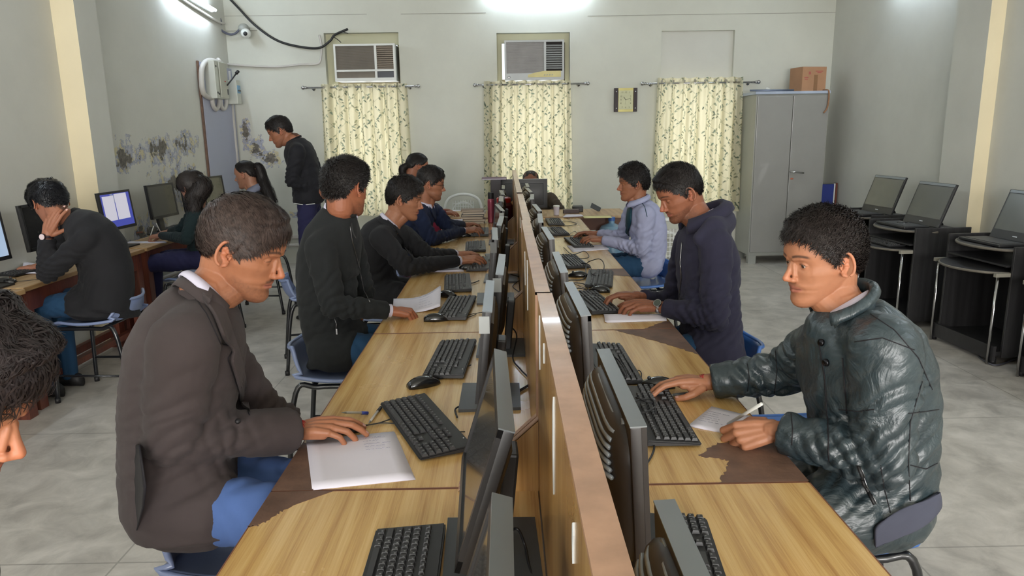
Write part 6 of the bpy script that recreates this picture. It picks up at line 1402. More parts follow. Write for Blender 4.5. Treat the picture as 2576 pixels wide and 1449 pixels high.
# ---- man in charcoal brown blazer, near left
Y = 1.74; H = aY(455, 1248, Y); el = aY(432, 1105, 1.60); wr = Wz(752, 1082, .79)
SHORTL = dict(n=9000, top=.017, front=.016, side=.009, back=.011, ln=(.045, .075), w=.0018, lift=.004, comb=(.45, -.18, -.10), messy=.22, crown=(-.70, .15, .70), hang=.0, frontlen=.75, tip=.003,
              hl=[(0, 36), (25, 33), (45, 29), (60, 20), (70, 8), (78, -14), (86, -12), (92, 8), (112, 6), (122, -18), (135, -30), (180, -38)])
P2 = person(dict(key='p2', label='man in charcoal brown blazer seated at left with a hand on a mouse', seed=2, vox=.0021, cvox=.0075, H=H, M=aY(452, 1000, Y), N=aY(512, 745, Y), shR=aY(462, 868, 1.57), shL=aY(520, 850, 1.93), elR=el, elL=aY(640, 1010, 2.02), wrR=wr, wrL=aY(735, 1085, 2.08),
    blazer=True, skirt=.16, head=(aY(614, 626, 1.79), -3, 20, 0), hs=1.02, jaw=1.05, skin=(196, 134, 100), haircol=(52, 42, 39), hair=SHORTL, hairmat=M_hbrn, lid=2, gaze=26, mustache=.75, stubble=.30, bulk=1.06, armb=1.22, depth=1.06, face=(1, 0, 0), cuff=.03, cuffk=1.45,
    handR=((.98, .12, -.05), (0.0, -.25, 1), 'mouse', 1.05), handL=None, handsc=1.05, shirt=c_shirtw, jmat=c_blazer, fold=.0036, tmat=c_denim, legs=sitlegs(H, (1, 0, 0), knee=.44), nocuff='L',
    hem=[((.02, 0, -.04), .195, .150), ((.05, 0, -.075), .205, .160)], ck=1.0, jx=1))
wristthread(P2, wr, el, n_=4, r=.029, at=.006)
decal(P2, [(498, 700), (515, 690), (560, 790), (598, 900), (618, 985), (628, 1040), (612, 1030), (590, 960), (572, 900), (588, 872), (560, 868), (530, 790), (480, 722)], 'lapel', c_blazer, .005, 8)
decal(P2, [(488, 700), (500, 688), (530, 760), (520, 775), (478, 730), (462, 712)], 'jacket_collar', c_blazer, .009, 7)
seam(P2, [(470, 720), (520, 790), (555, 866), (590, 872)], 'lapel_seam', c_blazlin, .0015); seam(P2, [(590, 872), (572, 902), (600, 985), (628, 1045)], 'lapel_seam', c_blazlin, .0015)
vl = [[atY(336, 1120, 1.62), atY(352, 1118, 1.50)], [atY(331, 1180, 1.62), atY(360, 1170, 1.48)], [atY(329, 1240, 1.62), atY(368, 1225, 1.47)], [atY(330, 1300, 1.62), atY(362, 1275, 1.48)], [atY(334, 1352, 1.62), atY(341, 1345, 1.58)]]
MB().grid([[r[0] * (1 - t) + r[1] * t + np.array((.006 * math.sin(t * 3), 0, 0)) for t in np.linspace(0, 1, 6)] for r in vl], thick=.004).build('jacket_vent_flap', c_blazlin, P2['body'], True, world=True)
button(P2, 598, 1060, 'blazer_button', M_blk2, .007)
for k in range(3): button(P2, 655 + k * 16, 1155 + k, 'cuff_button', M_blk2, .007)
# shirt front and pale tie showing in the opening

# ---- student in black knit jacket turned away
Y = 3.27; H = aY(850, 868, 3.32); el = aY(838, 770, 3.10); wr = Wz(985, 782, .79)
CROP = dict(n=6000, top=.017, front=.018, side=.008, back=.010, ln=(.025, .045), w=.0018, lift=.005, messy=.35, comb=(.1, -.1, .2), crown=(-.5, .1, .85), tip=.010, out=.003)
P3 = person(dict(key='p3', skirt=.12, label='student in black zip jacket looking away towards the far wall, fist resting on paper', seed=3, vox=.0026, cvox=.009, H=H, M=aY(822, 720, 3.3), N=aY(856, 532, 3.27), shR=aY(805, 625, 3.12), shL=aY(878, 610, 3.45), elR=el, elL=aY(915, 740, 3.55), wrR=wr, wrL=aY(905, 800, 3.45),
    head=(aY(872, 474, Y), 56, 6, 0), hs=1.04, skin=(184, 118, 88), haircol=(30, 26, 25), hair=CROP, hairmat=M_hblk, eyes=True, stubble=.4, bulk=1.05, armb=1.05, face=(1, 0.1, 0), cuff=.02, cuffk=1.1, handR=((1, .10, -.12), (.0, -.15, 1), 'fist', 1.0), handL=None,
    shirt=c_shirtw, jmat=c_rib, fold=.005, tmat=c_navyt, legs=sitlegs(H, (1, .05, 0)), hem=[((.0, 0, -.05), .18, .14), ((.0, 0, -.075), .175, .14)], ck=1.0))
mb = MB(); collar(mb, aY(854, 538, 3.27), P3['tang'](1.0), (1, .2, 0), .070, .045, gap=20, fl=1.06, drop=.1, ry=.068); mb.build('stand_collar', c_rib, P3['body'], True, world=True)
seam(P3, [(880, 570), (886, 610), (905, 680), (915, 730), (930, 760)], 'front_zip', M_zip, .0022, .002)
seam(P3, [(842, 802), (846, 815), (845, 828)], 'pocket_zip', M_zip, .002, .002); q = hit(P3['bvh'], 846, 826, .004)
if q is not None: MB().box(q - np.array((0, .004, .012)), (.006, .003, .026)).build('zip_puller', M_zip, P3['body'], world=True)
MB().tube(spline([aY(884, 560, 3.18), aY(888, 585, 3.16), aY(896, 600, 3.15)], 10), .003, 6).build('hood_cord', M_blk2, P3['body'], True, world=True)

# ---- boy in black blazer typing
Y = 4.35; H = aY(958, 742, 4.4); el = aY(1022, 672, 4.2); wr = Wz(1160, 655, .80)
WAVY = dict(n=4500, top=.022, front=.022, side=.010, back=.011, ln=(.03, .055), w=.0022, lift=.006, messy=.4, comb=(.2, -.2, .1), curl=.003, tip=.006)
P4 = person(dict(key='p4', blazer=True, label='boy in black blazer with wavy hair leaning forward over his keyboard, left row', seed=4, vox=.003, cvox=.010, H=H, M=aY(942, 652, 4.4), N=aY(980, 560, 4.35), shR=aY(958, 600, 4.2), shL=aY(1015, 592, 4.52), elR=el, elL=aY(1075, 645, 4.5), wrR=wr, wrL=Wz(1150, 640, .80),
    head=(aY(1019, 501, 4.37), -2, 10, 0), hs=1.03, skin=(188, 132, 102), haircol=(28, 25, 24), hair=WAVY, hairmat=M_hblk, lid=-12, gaze=30, mustache=.15, bulk=1.02, armb=1.05, face=(1, 0, 0), cuff=.03, handR=((1, .12, .0), (.0, -.3, 1), 'type', 1.05), handL=((1, -.05, .0), (0, .1, 1), 'type', 1.05),
    shirt=c_shirtw, jmat=c_blk, fold=.005, tmat=c_black2, legs=sitlegs(H, (1, 0, 0)), hem=[((-.0, 0, -.05), .19, .15), ((.02, 0, -.09), .20, .18)]))
wristthread(P4, wr, el, mat('gold_watch', (190, 150, 90), .3, metal=.6), n_=2, at=.01); wristthread(P4, wr, el, M_thread, n_=1, at=.022)
decal(P4, [(985, 545), (1000, 545), (1025, 580), (1035, 620), (1040, 655), (1025, 640), (1010, 600), (985, 572)], 'lapel', c_blk, .005, 4)

# ---- boy with glasses in navy suit
Y = 5.55; H = aY(1052, 650, 5.6); el = aY(1085, 602, 5.42); wr = Wz(1168, 580, .80)
NEAT = dict(n=3000, top=.022, front=.020, side=.009, back=.011, ln=(.03, .05), w=.0024, lift=.003, messy=.2)
P5 = person(dict(key='p5', blazer=True, label='boy with black rimmed glasses in navy suit typing at the left row', seed=5, vox=.0034, cvox=.011, H=H, M=aY(1040, 580, 5.6), N=aY(1068, 512, 5.57), shR=aY(1050, 538, 5.42), shL=aY(1092, 530, 5.75), elR=el, elL=aY(1125, 568, 5.75), wrR=wr, wrL=Wz(1165, 566, .80),
    head=(aY(1084, 463, 5.57), 5, 8, 0), hs=1.03, wide=1.05, jaw=1.12, skin=(182, 126, 98), haircol=(26, 24, 25), hair=NEAT, hairmat=M_hblk, lid=-12, gaze=28, stubble=.25, mustache=.2, bulk=1.02, face=(1, 0, 0), cuff=.03, handR=((1, .06, .0), (.0, -.3, 1), 'type', 1.05), handL=((1, -.05, .0), (0, .1, 1), 'type', 1.05),
    shirt=c_shirtw, jmat=c_navys, fold=.005, tmat=c_navys, legs=sitlegs(H, (1, 0, 0)), hem=[((0, 0, -.05), .19, .15)]))
def specs(ctx):
    w = ctx['h2w']; mb = MB()
    for s in (-1, 1):
        mb.tube([w((.090 + .004 * math.cos(a), s * .031 + .023 * math.cos(a) * 1.0, -.004 + .0165 * math.sin(a))) for a in np.linspace(0, 2 * PI, 20)], .0018, 6, cap=False); mb.tube([w((.088, s * .054, .004)), w((.06, s * .072, .004)), w((-.01, s * .083, .006)), w((-.018, s * .083, -.006))], .0016, 6)
    mb.tube([w((.093, -.009, .0)), w((.097, 0, .003)), w((.093, .009, 0))], .0018, 6); mb.build('spectacles', M_specs, ctx['body'], True, world=True)
specs(P5)
decal(P5, [(1070, 500), (1080, 500), (1092, 525), (1098, 555), (1090, 550), (1080, 528)], 'lapel', c_navys, .005, 4)
decal(P5, [(1090, 515), (1096, 515), (1100, 540), (1094, 540)], 'tie', c_tieb, .006, 3)

# ---- woman in maroon beyond him
H = aY(1030, 565, 7.0); el = aY(1075, 532, 6.78); wr = Wz(1118, 536, .80)
BUNH = dict(n=2500, top=.014, front=.010, side=.012, back=.016, ln=(.05, .09), w=.0026, lift=.001, messy=.06, comb=(-.9, 0, -.3), crown=(.9, 0, .3), hl=[(0, 38), (25, 36), (45, 28), (60, 14), (72, 4), (80, 0), (87, 0), (93, 6), (112, 4), (122, -18), (135, -30), (180, -38)])
P6 = person(dict(key='p6', label='woman in maroon with dark hair tied back writing at the far table', seed=6, vox=.0036, cvox=.012, H=H, M=aY(1025, 510, 7.0), N=aY(1038, 462, 6.97), shR=aY(1030, 480, 6.83), shL=aY(1050, 476, 7.15), elR=el, elL=aY(1085, 520, 7.1), wrR=wr, wrL=Wz(1110, 530, .80),
    head=(aY(1050, 420, 6.95), 22, 18, 0), hs=1.0, skin=(178, 120, 94), haircol=(26, 23, 24), hair=BUNH, hairmat=M_hblk, bulk=.92, armb=.9, face=(1, 0.2, 0), handR=((1, 0, 0), (0, -.2, 1), 'rest', .95), handL=((1, -.1, 0), (0, 0, 1), 'rest', .95), jname='dress', jmat=c_mar, fold=.004, tmat=c_mar, legs=sitlegs(H, (1, .1, 0))))
bundle(P6['body'], [P6['h2w']((-.09, 0, -.01)), P6['h2w']((-.13, 0, -.05)), P6['h2w']((-.12, 0, -.10)), P6['h2w']((-.10, 0, -.15))], [.03, .035, .03, .015], 220, M_hblk, 'tied_hair', 6)

# ---- standing man in black bomber jacket
H = aY(777, 500, 6.3); wr = aY(800, 482, 6.22); el = aY(733, 455, 6.08)
P7 = person(dict(key='p7', label='standing man in black bomber jacket with white hem stripe bending to look left', seed=7, vox=.0034, cvox=.011, H=H, M=aY(765, 425, 6.3), N=aY(742, 352, 6.3), shR=aY(768, 372, 6.50), shL=aY(748, 382, 6.10), elL=el, wrL=wr, elR=aY(800, 440, 6.55), wrR=aY(812, 490, 6.45),
    head=(aY(704, 331, 6.32), 193, 22, 0), hs=1.02, skin=(176, 120, 92), haircol=(28, 26, 27), hair=dict(n=2600, top=.016, front=.018, side=.007, back=.011, ln=(.03, .05), w=.0024, comb=(-.2, 0, .3), messy=.15), hairmat=M_hblk, lid=-12, gaze=25, stubble=.3, mustache=.2, bulk=1.02, armb=1.05, face=(-1, 0, 0), handL=((.9, .25, -.3), (-.3, -.9, .1), 'rest', 1.0), handR=None,
    jmat=c_bomb, fold=.005, tmat=c_navy2, hem=[((.0, 0, -.03), .17, .13)], shoemat=M_blk2,
    legs=[H + np.array((.0, .10, -.46)), H + np.array((-.02, -.10, -.46)), np.array((H[0] + .06, H[1] + .10, .085)), np.array((H[0] + .02, H[1] - .10, .085))]))
for k in range(2): seam(P7, [(738, 511 + k * 5), (765, 515 + k * 5), (792, 512 + k * 5)], 'hem_stripe', M_white, .0035, .002)
mb = MB(); collar(mb, aY(742, 358, 6.3), P7['tang'](1.0), (-1, 0, 0), .066, .035, gap=30, fl=1.03, drop=.05); mb.build('rib_collar', c_bomb, P7['body'], True, world=True)

# ---- girl with ponytail
H = aY(655, 600, 6.6)
GIRL = dict(n=2600, top=.012, front=.008, side=.010, back=.013, ln=(.05, .09), w=.0024, lift=.001, messy=.05, comb=(-1.0, 0, .1), crown=(.95, 0, .2), hl=[(0, 40), (25, 38), (45, 28), (60, 16), (72, 6), (80, 0), (87, 2), (93, 8), (112, 6), (122, -14), (135, -26), (180, -34)])
P8 = person(dict(key='p8', label='girl in black jacket with grey scarf and a long wavy ponytail', seed=8, vox=.0036, cvox=.012, H=H, M=aY(660, 535, 6.6), N=aY(650, 482, 6.6), shR=aY(655, 498, 6.76), shL=aY(648, 500, 6.44), elR=aY(625, 545, 6.8), elL=aY(615, 550, 6.4), wrR=aY(590, 560, 6.7), wrL=aY(585, 565, 6.5),
    head=(aY(618, 440, 6.6), 176, 8, 0), hs=.99, wide=.97, jaw=.92, skin=(196, 146, 120), haircol=(26, 23, 24), hair=GIRL, hairmat=M_hblk, lip=(180, 100, 100), brow=.7, bulk=.9, armb=.9, face=(-1, 0, 0), jmat=c_black2, fold=.004, tmat=c_black2, legs=sitlegs(H, (-1, 0, 0)), handR=None, handL=None))
bundle(P8['body'], [P8['h2w']((-.090, 0, .055)), P8['h2w']((-.135, 0, .05)), aY(660, 450, 6.6), aY(672, 480, 6.55), aY(685, 512, 6.52), aY(690, 535, 6.5)], [.018, .040, .045, .050, .045, .012], 420, M_hblk, 'ponytail', 8, w=.003, curl=.018)
q = P8['h2w']((-.095, 0, .055)); sc_ = MB(); s_, u_ = frame_of(q - P8['h2w']((-.02, 0, .03)))
sc_.tube([q + (s_ * math.cos(a) + u_ * math.sin(a)) * (.026 + .004 * math.sin(7 * a)) for a in np.linspace(0, 2 * PI, 40)], .012, 8, cap=False); sc_.build('hair_scrunchie', mat('peach_scrunchie', (206, 160, 132), .8), P8['body'], True, world=True)
mb = MB(); collar(mb, aY(645, 480, 6.6), (-.3, 0, 1), (-1, 0, -.1), .066, .055, gap=12, fl=1.45, drop=.9); mb.build('scarf', c_scarf, P8['body'], True, world=True)

# ---- long haired girl in dark green writing
H = aY(505, 648, 5.75); el = aY(470, 600, 5.5); wr = Wz(405, 592, .80)
LONG = dict(n=3500, top=.016, front=.012, side=.018, back=.024, ln=(.07, .11), w=.0026, lift=.002, messy=.08, crown=(-.1, 0, 1.0), comb=(-.3, 0, -.2), hl=[(0, 38), (30, 34), (50, 20), (65, 4), (80, -20), (95, -30), (180, -50)])
P9 = person(dict(key='p9', label='long haired girl in dark green seen from behind writing at the left wall table', seed=9, vox=.0034, cvox=.011, H=H, M=aY(512, 580, 5.8), N=aY(495, 520, 5.75), shR=aY(490, 536, 5.93), shL=aY(490, 540, 5.60), elR=aY(455, 580, 5.95), elL=el, wrR=Wz(428, 582, .80), wrL=wr,
    head=(aY(482, 472, 5.75), 158, 28, 0), hs=1.02, wide=.97, skin=(196, 146, 122), haircol=(34, 29, 28), hair=LONG, hairmat=M_hdk, bulk=.9, armb=.9, face=(-1, .1, 0), handL=((-1, .0, -.1), (0, -.1, 1), 'pen', .95), handR=((-.8, -.5, -.1), (0, 0, 1), 'pen', .95), jname='sweater', jmat=c_green, fold=.004, tmat=c_navy2, legs=sitlegs(H, (-1, 0, 0))))
bundle(P9['body'], [P9['h2w']((-.06, 0, .03)), P9['h2w']((-.10, .0, -.04)), aY(490, 500, 5.66), aY(488, 525, 5.60), aY(482, 548, 5.58)], [.055, .075, .068, .055, .03], 500, M_hdk, 'long_hair', 9, w=.003, curl=.012)
pw = atZ(388, 590, .80)
def world_pen(a, b, label, mt, r=.004, tip=None):
    a = np.array(a); b = np.array(b); e = empty('pen', (a + b) / 2); MB().tube([a, b], r, 10).build('barrel', mt, e, True, world=True); d = nrm(a - b); MB().tube([a, a + d * .014], [r * .9, .0007], 10).build('tip', tip or M_steel, e, True, world=True); tag(e, label, 'pen')
q = wr + np.array((-.07, 0, .0)); world_pen(q + np.array((-.03, 0, -.035)), q + np.array((.03, -.02, .08)), 'white pen in the writing hand of the long haired girl', M_white)
q = Wz(428, 582, .80) + np.array((-.06, -.03, .0)); world_pen(q + np.array((-.0, 0, -.02)), q + np.array((-.03, -.01, .075)), 'pale pen held upright in the other hand of the long haired girl', M_pvc)

# ---- boy leaning his head on his hand
H = aY(262, 752, 4.42); el = atZ(120, 690, .80); wrp = aY(118, 592, el[1] + .02)
BOYL = dict(n=4500, top=.022, front=.026, side=.013, back=.016, ln=(.045, .075), w=.0024, lift=.006, messy=.28, comb=(.2, 0, .1), tip=.010, hl=[(0, 33), (25, 30), (45, 22), (60, 6), (72, -8), (80, -22), (87, -14), (92, 4), (112, 2), (122, -24), (135, -40), (180, -48)])
P10 = person(dict(key='p10', label='boy in black blazer at the left wall table resting his head on his hand', seed=10, vox=.0028, cvox=.0095, H=H, M=aY(258, 640, 4.42), N=aY(180, 552, 4.40), shR=aY(180, 580, 4.62), shL=aY(222, 598, 4.22), elL=el, wrL=wrp, elR=aY(140, 668, 4.62), wrR=aY(92, 672, 4.62),
    head=(aY(124, 512, 4.36), 150, 30, 0), hs=1.05, skin=(190, 130, 102), haircol=(22, 22, 24), hair=BOYL, hairmat=hair_mat('blue_black_hair', (26, 26, 30), .3), bulk=1.06, armb=1.08, depth=1.12, face=(-1, .1, 0), handL=((.45, .05, .9), (-.1, -1, .1), 'cheek', 1.12), handR=((-1, -.3, -.1), (0, 0, 1), 'rest'), cuff=.02, cuffk=1.25,
    shirt=None, jmat=c_blk, fold=.006, tmat=c_navyt, legs=sitlegs(H, (-1, .05, 0), knee=.36, foot=.0), hem=[((.0, 0, -.05), .21, .19), ((-.03, 0, -.09), .22, .22)]))
mb = MB(); collar(mb, aY(186, 560, 4.40), P10['tang'](1.0), (-1, .1, -.4), .072, .045, gap=30, fl=1.2, drop=.8); mb.build('jacket_collar', c_blk, P10['body'], True, world=True)
watch(P10, wrp, el, (-.15, -1, .15), mat('white_dial', (226, 206, 206), .2), mat('dark_strap', (44, 26, 30), .5), at=.008, r=.030, fr=.020)

# ---- man behind the far monitor
H = aY(1335, 600, 8.15)
BALD = dict(n=900, top=.001, front=.001, side=.007, back=.009, ln=(.01, .02), w=.0026, lift=.001, messy=.3, hl=[(0, 78), (25, 74), (45, 40), (60, 22), (75, 0), (84, -14), (92, 4), (112, 4), (122, -18), (180, -38)], taper=20)
P11 = person(dict(key='p11', label='balding man in olive jacket seated behind the large far monitor, head bowed', seed=11, vox=.0038, cvox=.013, H=H, M=aY(1335, 545, 8.15), N=aY(1335, 492, 8.10), shR=aY(1290, 502, 8.1), shL=aY(1384, 500, 8.1), elR=aY(1272, 540, 7.95), elL=aY(1408, 530, 7.95), wrR=aY(1300, 545, 7.75), wrL=aY(1372, 545, 7.75),
    head=(aY(1335, 458, 8.02), -92, 30, 0), hs=1.06, wide=1.06, skin=(150, 98, 76), haircol=(52, 40, 38), scalp=.45, hair=BALD, hairmat=M_hdk, bulk=1.12, armb=1.15, face=(0, -1, 0), jmat=c_oliv, fold=.005, tmat=c_black2, legs=sitlegs(H, (0, -1, 0), knee=.36), handR=None, handL=((-.8, -.4, 0), (0, -.2, 1), 'rest')))

# ---- boy in lavender shirt and tie, right row
Y = 5.2; H = aY(1622, 662, 5.2); elL = aY(1618, 628, 5.05); wrL = Wz(1512, 602, .80)
CURLY = dict(n=4500, top=.026, front=.026, side=.010, back=.012, ln=(.028, .05), w=.0024, lift=.010, messy=.55, curl=.006, tip=.008)
P12 = person(dict(key='p12', skirt=.02, label='boy in pale lavender shirt and dark tie typing in the right row', seed=12, vox=.0032, cvox=.0105, H=H, M=aY(1632, 590, 5.2), N=aY(1608, 512, 5.2), shR=aY(1590, 535, 5.38), shL=aY(1625, 540, 5.04), elL=elL, elR=aY(1565, 598, 5.45), wrL=wrL, wrR=Wz(1500, 588, .80),
    head=(aY(1592, 462, 5.21), 182, 2, 0), hs=1.03, skin=(172, 116, 88), haircol=(28, 25, 25), hair=CURLY, hairmat=M_hblk, lid=-8, bulk=1.0, armb=1.02, face=(-1, 0, 0), handL=((-1, .02, 0), (0, -.3, 1), 'type'), handR=((-1, .05, 0), (0, .1, 1), 'mouse'), cuff=.02, shirt=None,
    jname='shirt', jmat=c_shirtb, fold=.0055, tmat=c_navyt, legs=sitlegs(H, (-1, 0, 0)), hem=[((0, 0, -.02), .165, .13)]))
mb = MB(); collar(mb, aY(1607, 508, 5.2), (-.2, 0, 1), (-1, 0, -.1), .068, .04, gap=14, fl=1.28); mb.build('shirt_collar', c_shirtb, P12['body'], True, world=True)
decal(P12, [(1583, 522), (1592, 520), (1590, 560), (1580, 590), (1572, 588), (1578, 555)], 'tie', c_tie, .006, 3)
seam(P12, [(1607, 500), (1622, 520), (1628, 545)], 'collar_band', c_tie, .0025)

# ---- student in navy hoodie
Y = 3.2; H = aY(1790, 868, 3.2); elL = aY(1800, 800, 3.02); wrL = Wz(1650, 770, .80)
CREW = dict(n=6500, top=.017, front=.016, side=.007, back=.008, ln=(.022, .038), w=.0018, lift=.005, messy=.25, comb=(.3, 0, 0), crown=(-.6, .1, .8), tip=.004, hl=[(0, 32), (25, 31), (45, 26), (60, 12), (72, -4), (80, -22), (87, -18), (92, 4), (112, 4), (122, -20), (135, -36), (180, -42)])
P13 = person(dict(key='p13', skirt=.14, label='student in navy hooded sweatshirt typing with silver watch, right row', seed=13, vox=.0025, cvox=.0088, H=H, M=aY(1782, 720, 3.22), N=aY(1772, 560, 3.2), shR=aY(1735, 605, 3.40), shL=aY(1800, 615, 3.03), elL=elL, elR=aY(1690, 770, 3.55), wrL=wrL, wrR=Wz(1602, 745, .80),
    head=(aY(1709, 486, 3.24), 193, 24, 0), hs=1.01, skin=(168, 110, 84), haircol=(28, 25, 25), hair=CREW, hairmat=M_hblk, lid=-14, gaze=30, mustache=.55, stubble=.45, bulk=1.04, armb=1.10, face=(-1, 0, 0), handL=((-1, .03, -.02), (0, -.3, 1), 'type', 1.08), handR=((-1, .02, -.02), (0, .1, 1), 'type', 1.05), cuff=.04, cuffk=1.05,
    shirt=c_shirtw, nocuff='RL', jname='hooded_sweatshirt', jmat=c_hood, fold=.006, tmat=c_navyt, legs=sitlegs(H, (-1, .0, 0)), hem=[((0, 0, -.05), .185, .15), ((0, 0, -.085), .175, .14)], ck=1.0,
    extra_cloth=[([aY(1760, 600, 3.03), aY(1795, 575, 3.06), aY(1818, 558, 3.2), aY(1800, 545, 3.36), aY(1765, 575, 3.4)], [.03, .050, .060, .048, .03])]))
mb = MB(); collar(mb, aY(1775, 560, 3.2), (-.35, 0, 1), (-1, 0, -.3), .082, .062, gap=34, fl=1.35, drop=.55, thick=.010, back=1.15); mb.build('hood', c_hood, P13['body'], True, world=True)
seam(P13, [(1716, 610), (1712, 660), (1715, 700), (1710, 740)], 'front_zip', M_zip, .0025, .002)
watch(P13, wrL, elL, (-.1, -.8, .6), mat('steel_dial', (90, 98, 92), .2, metal=.4), M_chrome, at=.018, r=.028, fr=.019)

# ---- boy in quilted puffer jacket, near right
Y = 1.80; H = aY(2190, 1255, 1.84); elL = aY(2222, 1158, 1.62); wrL = Wz(1948, 1082, .80); wrR = Wz(1775, 962, .795); elR = aY(1975, 935, 2.12)
SPIKY = dict(n=9500, top=.017, front=.017, side=.006, back=.008, ln=(.024, .042), w=.0015, lift=.007, messy=.35, comb=(.35, .1, .15), crown=(-.65, .1, .75), tip=.010, frontlen=1.15, hl=[(0, 36), (25, 35), (45, 30), (58, 16), (68, 2), (76, -14), (84, -14), (90, 6), (112, 6), (122, -18), (135, -34), (180, -42)])
P14 = person(dict(key='p14', label='boy in dark glossy quilted jacket on the right writing with one hand on a mouse', seed=14, vox=.0021, cvox=.0075, H=H, M=aY(2190, 1030, 1.82), N=aY(2130, 780, 1.82), shR=aY(2060, 880, 2.01), shL=aY(2225, 880, 1.65), elL=elL, elR=elR, wrL=wrL, wrR=wrR,
    head=(aY(2066, 652, 1.85), 193, 6, 0), hs=1.0, jaw=.97, skin=(206, 146, 112), haircol=(40, 34, 33), hair=SPIKY, hairmat=M_hdk, lid=14, gaze=12, mustache=.28, bulk=1.12, armb=1.30, depth=1.12, face=(-1, 0, 0), handL=((-1, .12, -.22), (-.1, -.75, .65), 'pen', 1.08), handR=((-1, .02, -.06), (0, .1, 1), 'mouse', 1.05), cuff=.02, cuffk=1.15,
    shirt=c_shirtw, nocuff='LR', skirt=.30, jname='quilted_jacket', jmat=c_puff, fold=.008, tmat=c_navyt, legs=sitlegs(H, (-1, .0, 0), knee=.46), hem=[((-.02, 0, -.04), .195, .165), ((-.03, 0, -.07), .19, .16)], ck=1.0,
    extra_cloth=[([aY(2105, 835, 1.82), aY(2140, 810, 1.82)], [.085, .075])]))
mb = MB(); collar(mb, aY(2118, 805, 1.82), nrm((-.36, 0, 1)), (-1, .0, -.35), .088, .072, gap=56, fl=1.14, drop=.12, thick=.006, back=1.0); mb.build('stand_collar', c_puff, P14['body'], True, world=True)
wristthread(P14, wrR, elR, n_=4, r=.027, at=-.002)
for L_ in ([(2060, 860), (2075, 950), (2082, 1060), (2085, 1160)], [(2120, 900), (2128, 1000), (2130, 1040)]): seam(P14, L_, 'placket_seam', c_blazlin, .0018)
for (a, b) in ((2068, 862), (2080, 912)): button(P14, a, b, 'snap_button', mat('gun_metal_snap', (40, 40, 44), .25, metal=.8), .010)
for L_ in ([(2190, 790), (2250, 830), (2310, 900), (2345, 980)], [(2150, 860), (2220, 850), (2300, 880)], [(2320, 960), (2290, 1060), (2285, 1160), (2290, 1260)], [(2110, 1030), (2160, 1035), (2200, 1030)], [(2215, 1170), (2225, 1230), (2240, 1290)], [(1990, 1040), (1994, 1080), (1992, 1120)], [(1880, 915), (1885, 950), (1880, 985)], [(1950, 880), (1955, 930), (1948, 990)], [(2285, 1040), (2330, 1035), (2362, 1030)], [(2290, 1170), (2330, 1180), (2358, 1165)]): seam(P14, L_, 'quilting_seam', c_blazlin, .0014, .0002)
seam(P14, [(2160, 1175), (2178, 1225), (2198, 1268)], 'pocket_zip', M_blk2, .004, .002); seam(P14, [(2166, 1175), (2184, 1225), (2204, 1268)], 'pocket_zip', M_zip, .0012, .003)
decal(P14, [(2195, 1318), (2250, 1290), (2310, 1262), (2352, 1235), (2356, 1275), (2330, 1310), (2260, 1345), (2196, 1368)], 'knit_hem', c_gknit, .006, 8)
pc = wrL + np.array((-.085, .01, -.005)); world_pen(atZ(1832, 1066, TOP + .006), np.array(atY(1916, 1016, 1.78)), 'white pen in the writing hand of the quilted jacket boy', M_white, .0045, mat('blue_cap', (60, 80, 180)))

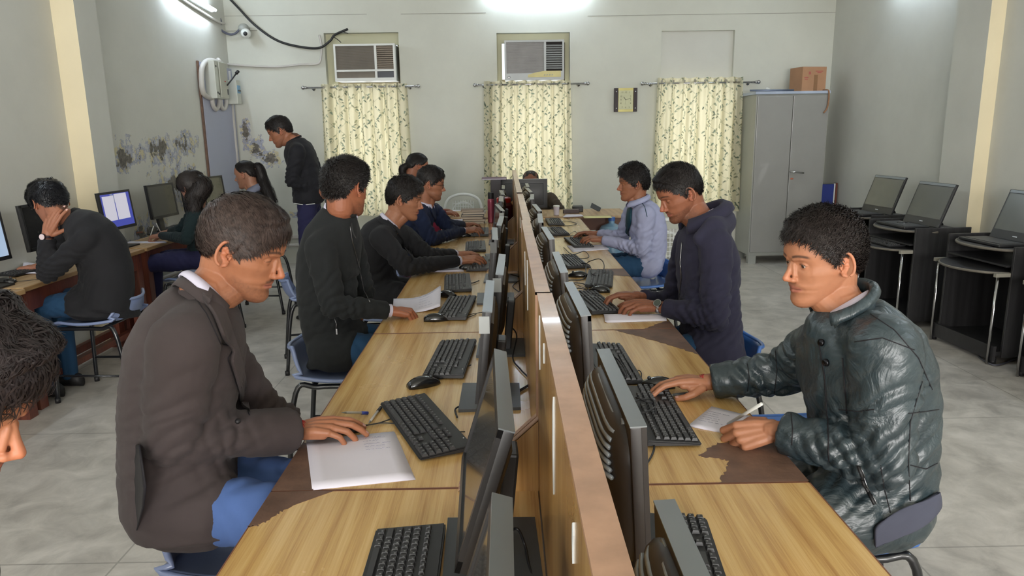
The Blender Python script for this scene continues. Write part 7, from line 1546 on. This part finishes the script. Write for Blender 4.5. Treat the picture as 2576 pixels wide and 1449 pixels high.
# ---- curly haired person at the left edge, close to the lens
Yd = .93; hp = aY(-141, 1015, .94); H = np.array((hp[0] - .42, .95, .54)); N = np.array((hp[0] - .14, .94, hp[2] - .15))
CURLB = dict(n=9000, top=.036, front=.042, side=.022, back=.024, ln=(.035, .06), w=.0016, lift=.004, messy=.45, curl=.007, tip=.003, comb=(.25, 0, 0), hl=[(0, 33), (25, 31), (45, 22), (60, 8), (72, -8), (80, -22), (87, -18), (92, 4), (112, 4), (122, -20), (135, -36), (180, -42)])
P1 = person(dict(key='p1', label='person with thick curly hair cut off by the left edge, looking down', seed=21, vox=.0020, cvox=.010, H=H, M=(H + N) / 2 + np.array((-.03, 0, 0)), N=N, shR=N + np.array((-.04, -.18, -.08)), shL=N + np.array((-.04, .18, -.08)), elR=N + np.array((-.05, -.20, -.36)), elL=N + np.array((-.05, .20, -.36)), wrR=N + np.array((.08, -.10, -.52)), wrL=N + np.array((.08, .10, -.52)),
    head=(hp, 4, 24, 0), hs=1.05, skin=(206, 142, 108), haircol=(40, 34, 34), hair=CURLB, hairmat=hair_mat('curly_dark_hair', (44, 37, 37)), lid=-10, gaze=25, mustache=.6, stubble=.3, bulk=.95, armb=.95, face=(1, 0, 0), handR=None, handL=None, jmat=c_blk, fold=.004, tmat=c_navyt, legs=sitlegs(H, (1, 0, 0), knee=.40)))

# chairs under the sitters
def under(H, face, dz=.0, back=.0): return H[0] - nrm(face)[0] * back, H[1] - nrm(face)[1] * back
def seatfor(ctx, src, face, label, first=False, dx=.04, dy=0.0):
    x, y = ctx['root'][0] + face[0] * dx, ctx['root'][1] + face[1] * dx + dy; chair(src, x, y, math.atan2(face[1], face[0]), label, first)
seatfor(P2, CH, (1, 0), 'grey blue shell chair under the man in charcoal brown blazer', True, .17, .09)
seatfor(P3, CH, (1, 0), 'blue grey shell chair under the student in black zip jacket')
seatfor(P4, CH, (1, 0), 'shell chair under the boy in black blazer at the left row')
seatfor(P5, CH, (1, 0), 'shell chair under the boy with glasses')
seatfor(P10, CH, (-1, .05), 'tilted looking grey shell chair under the boy resting his head')
seatfor(P9, CH, (-1, 0), 'pale shell chair under the long haired girl')
seatfor(P1, CH, (1, 0), 'shell chair under the curly haired person at the left edge')
seatfor(P8, CH, (-1, 0), 'shell chair under the girl with ponytail')
seatfor(P14, CH2, (-1, 0), 'blue shell chair under the quilted jacket boy', True, .13, .06)
seatfor(P13, CH2, (-1, 0), 'bright blue shell chair under the navy hoodie student')
seatfor(P12, CH2, (-1, 0), 'bright blue shell chair under the lavender shirt boy')
seatfor(P6, CH, (1, .1), 'shell chair under the woman in maroon')
chair(CH2, 1.02, 2.42, PI - .1, 'empty blue shell chair between the hoodie student and the quilted jacket boy')
chair(CH, -1.30, 4.95, .3, 'empty shell chair with black legs on the floor behind the zip jacket student')
seatfor(P11, CH, (0, -1), 'shell chair under the balding man at the far monitor')
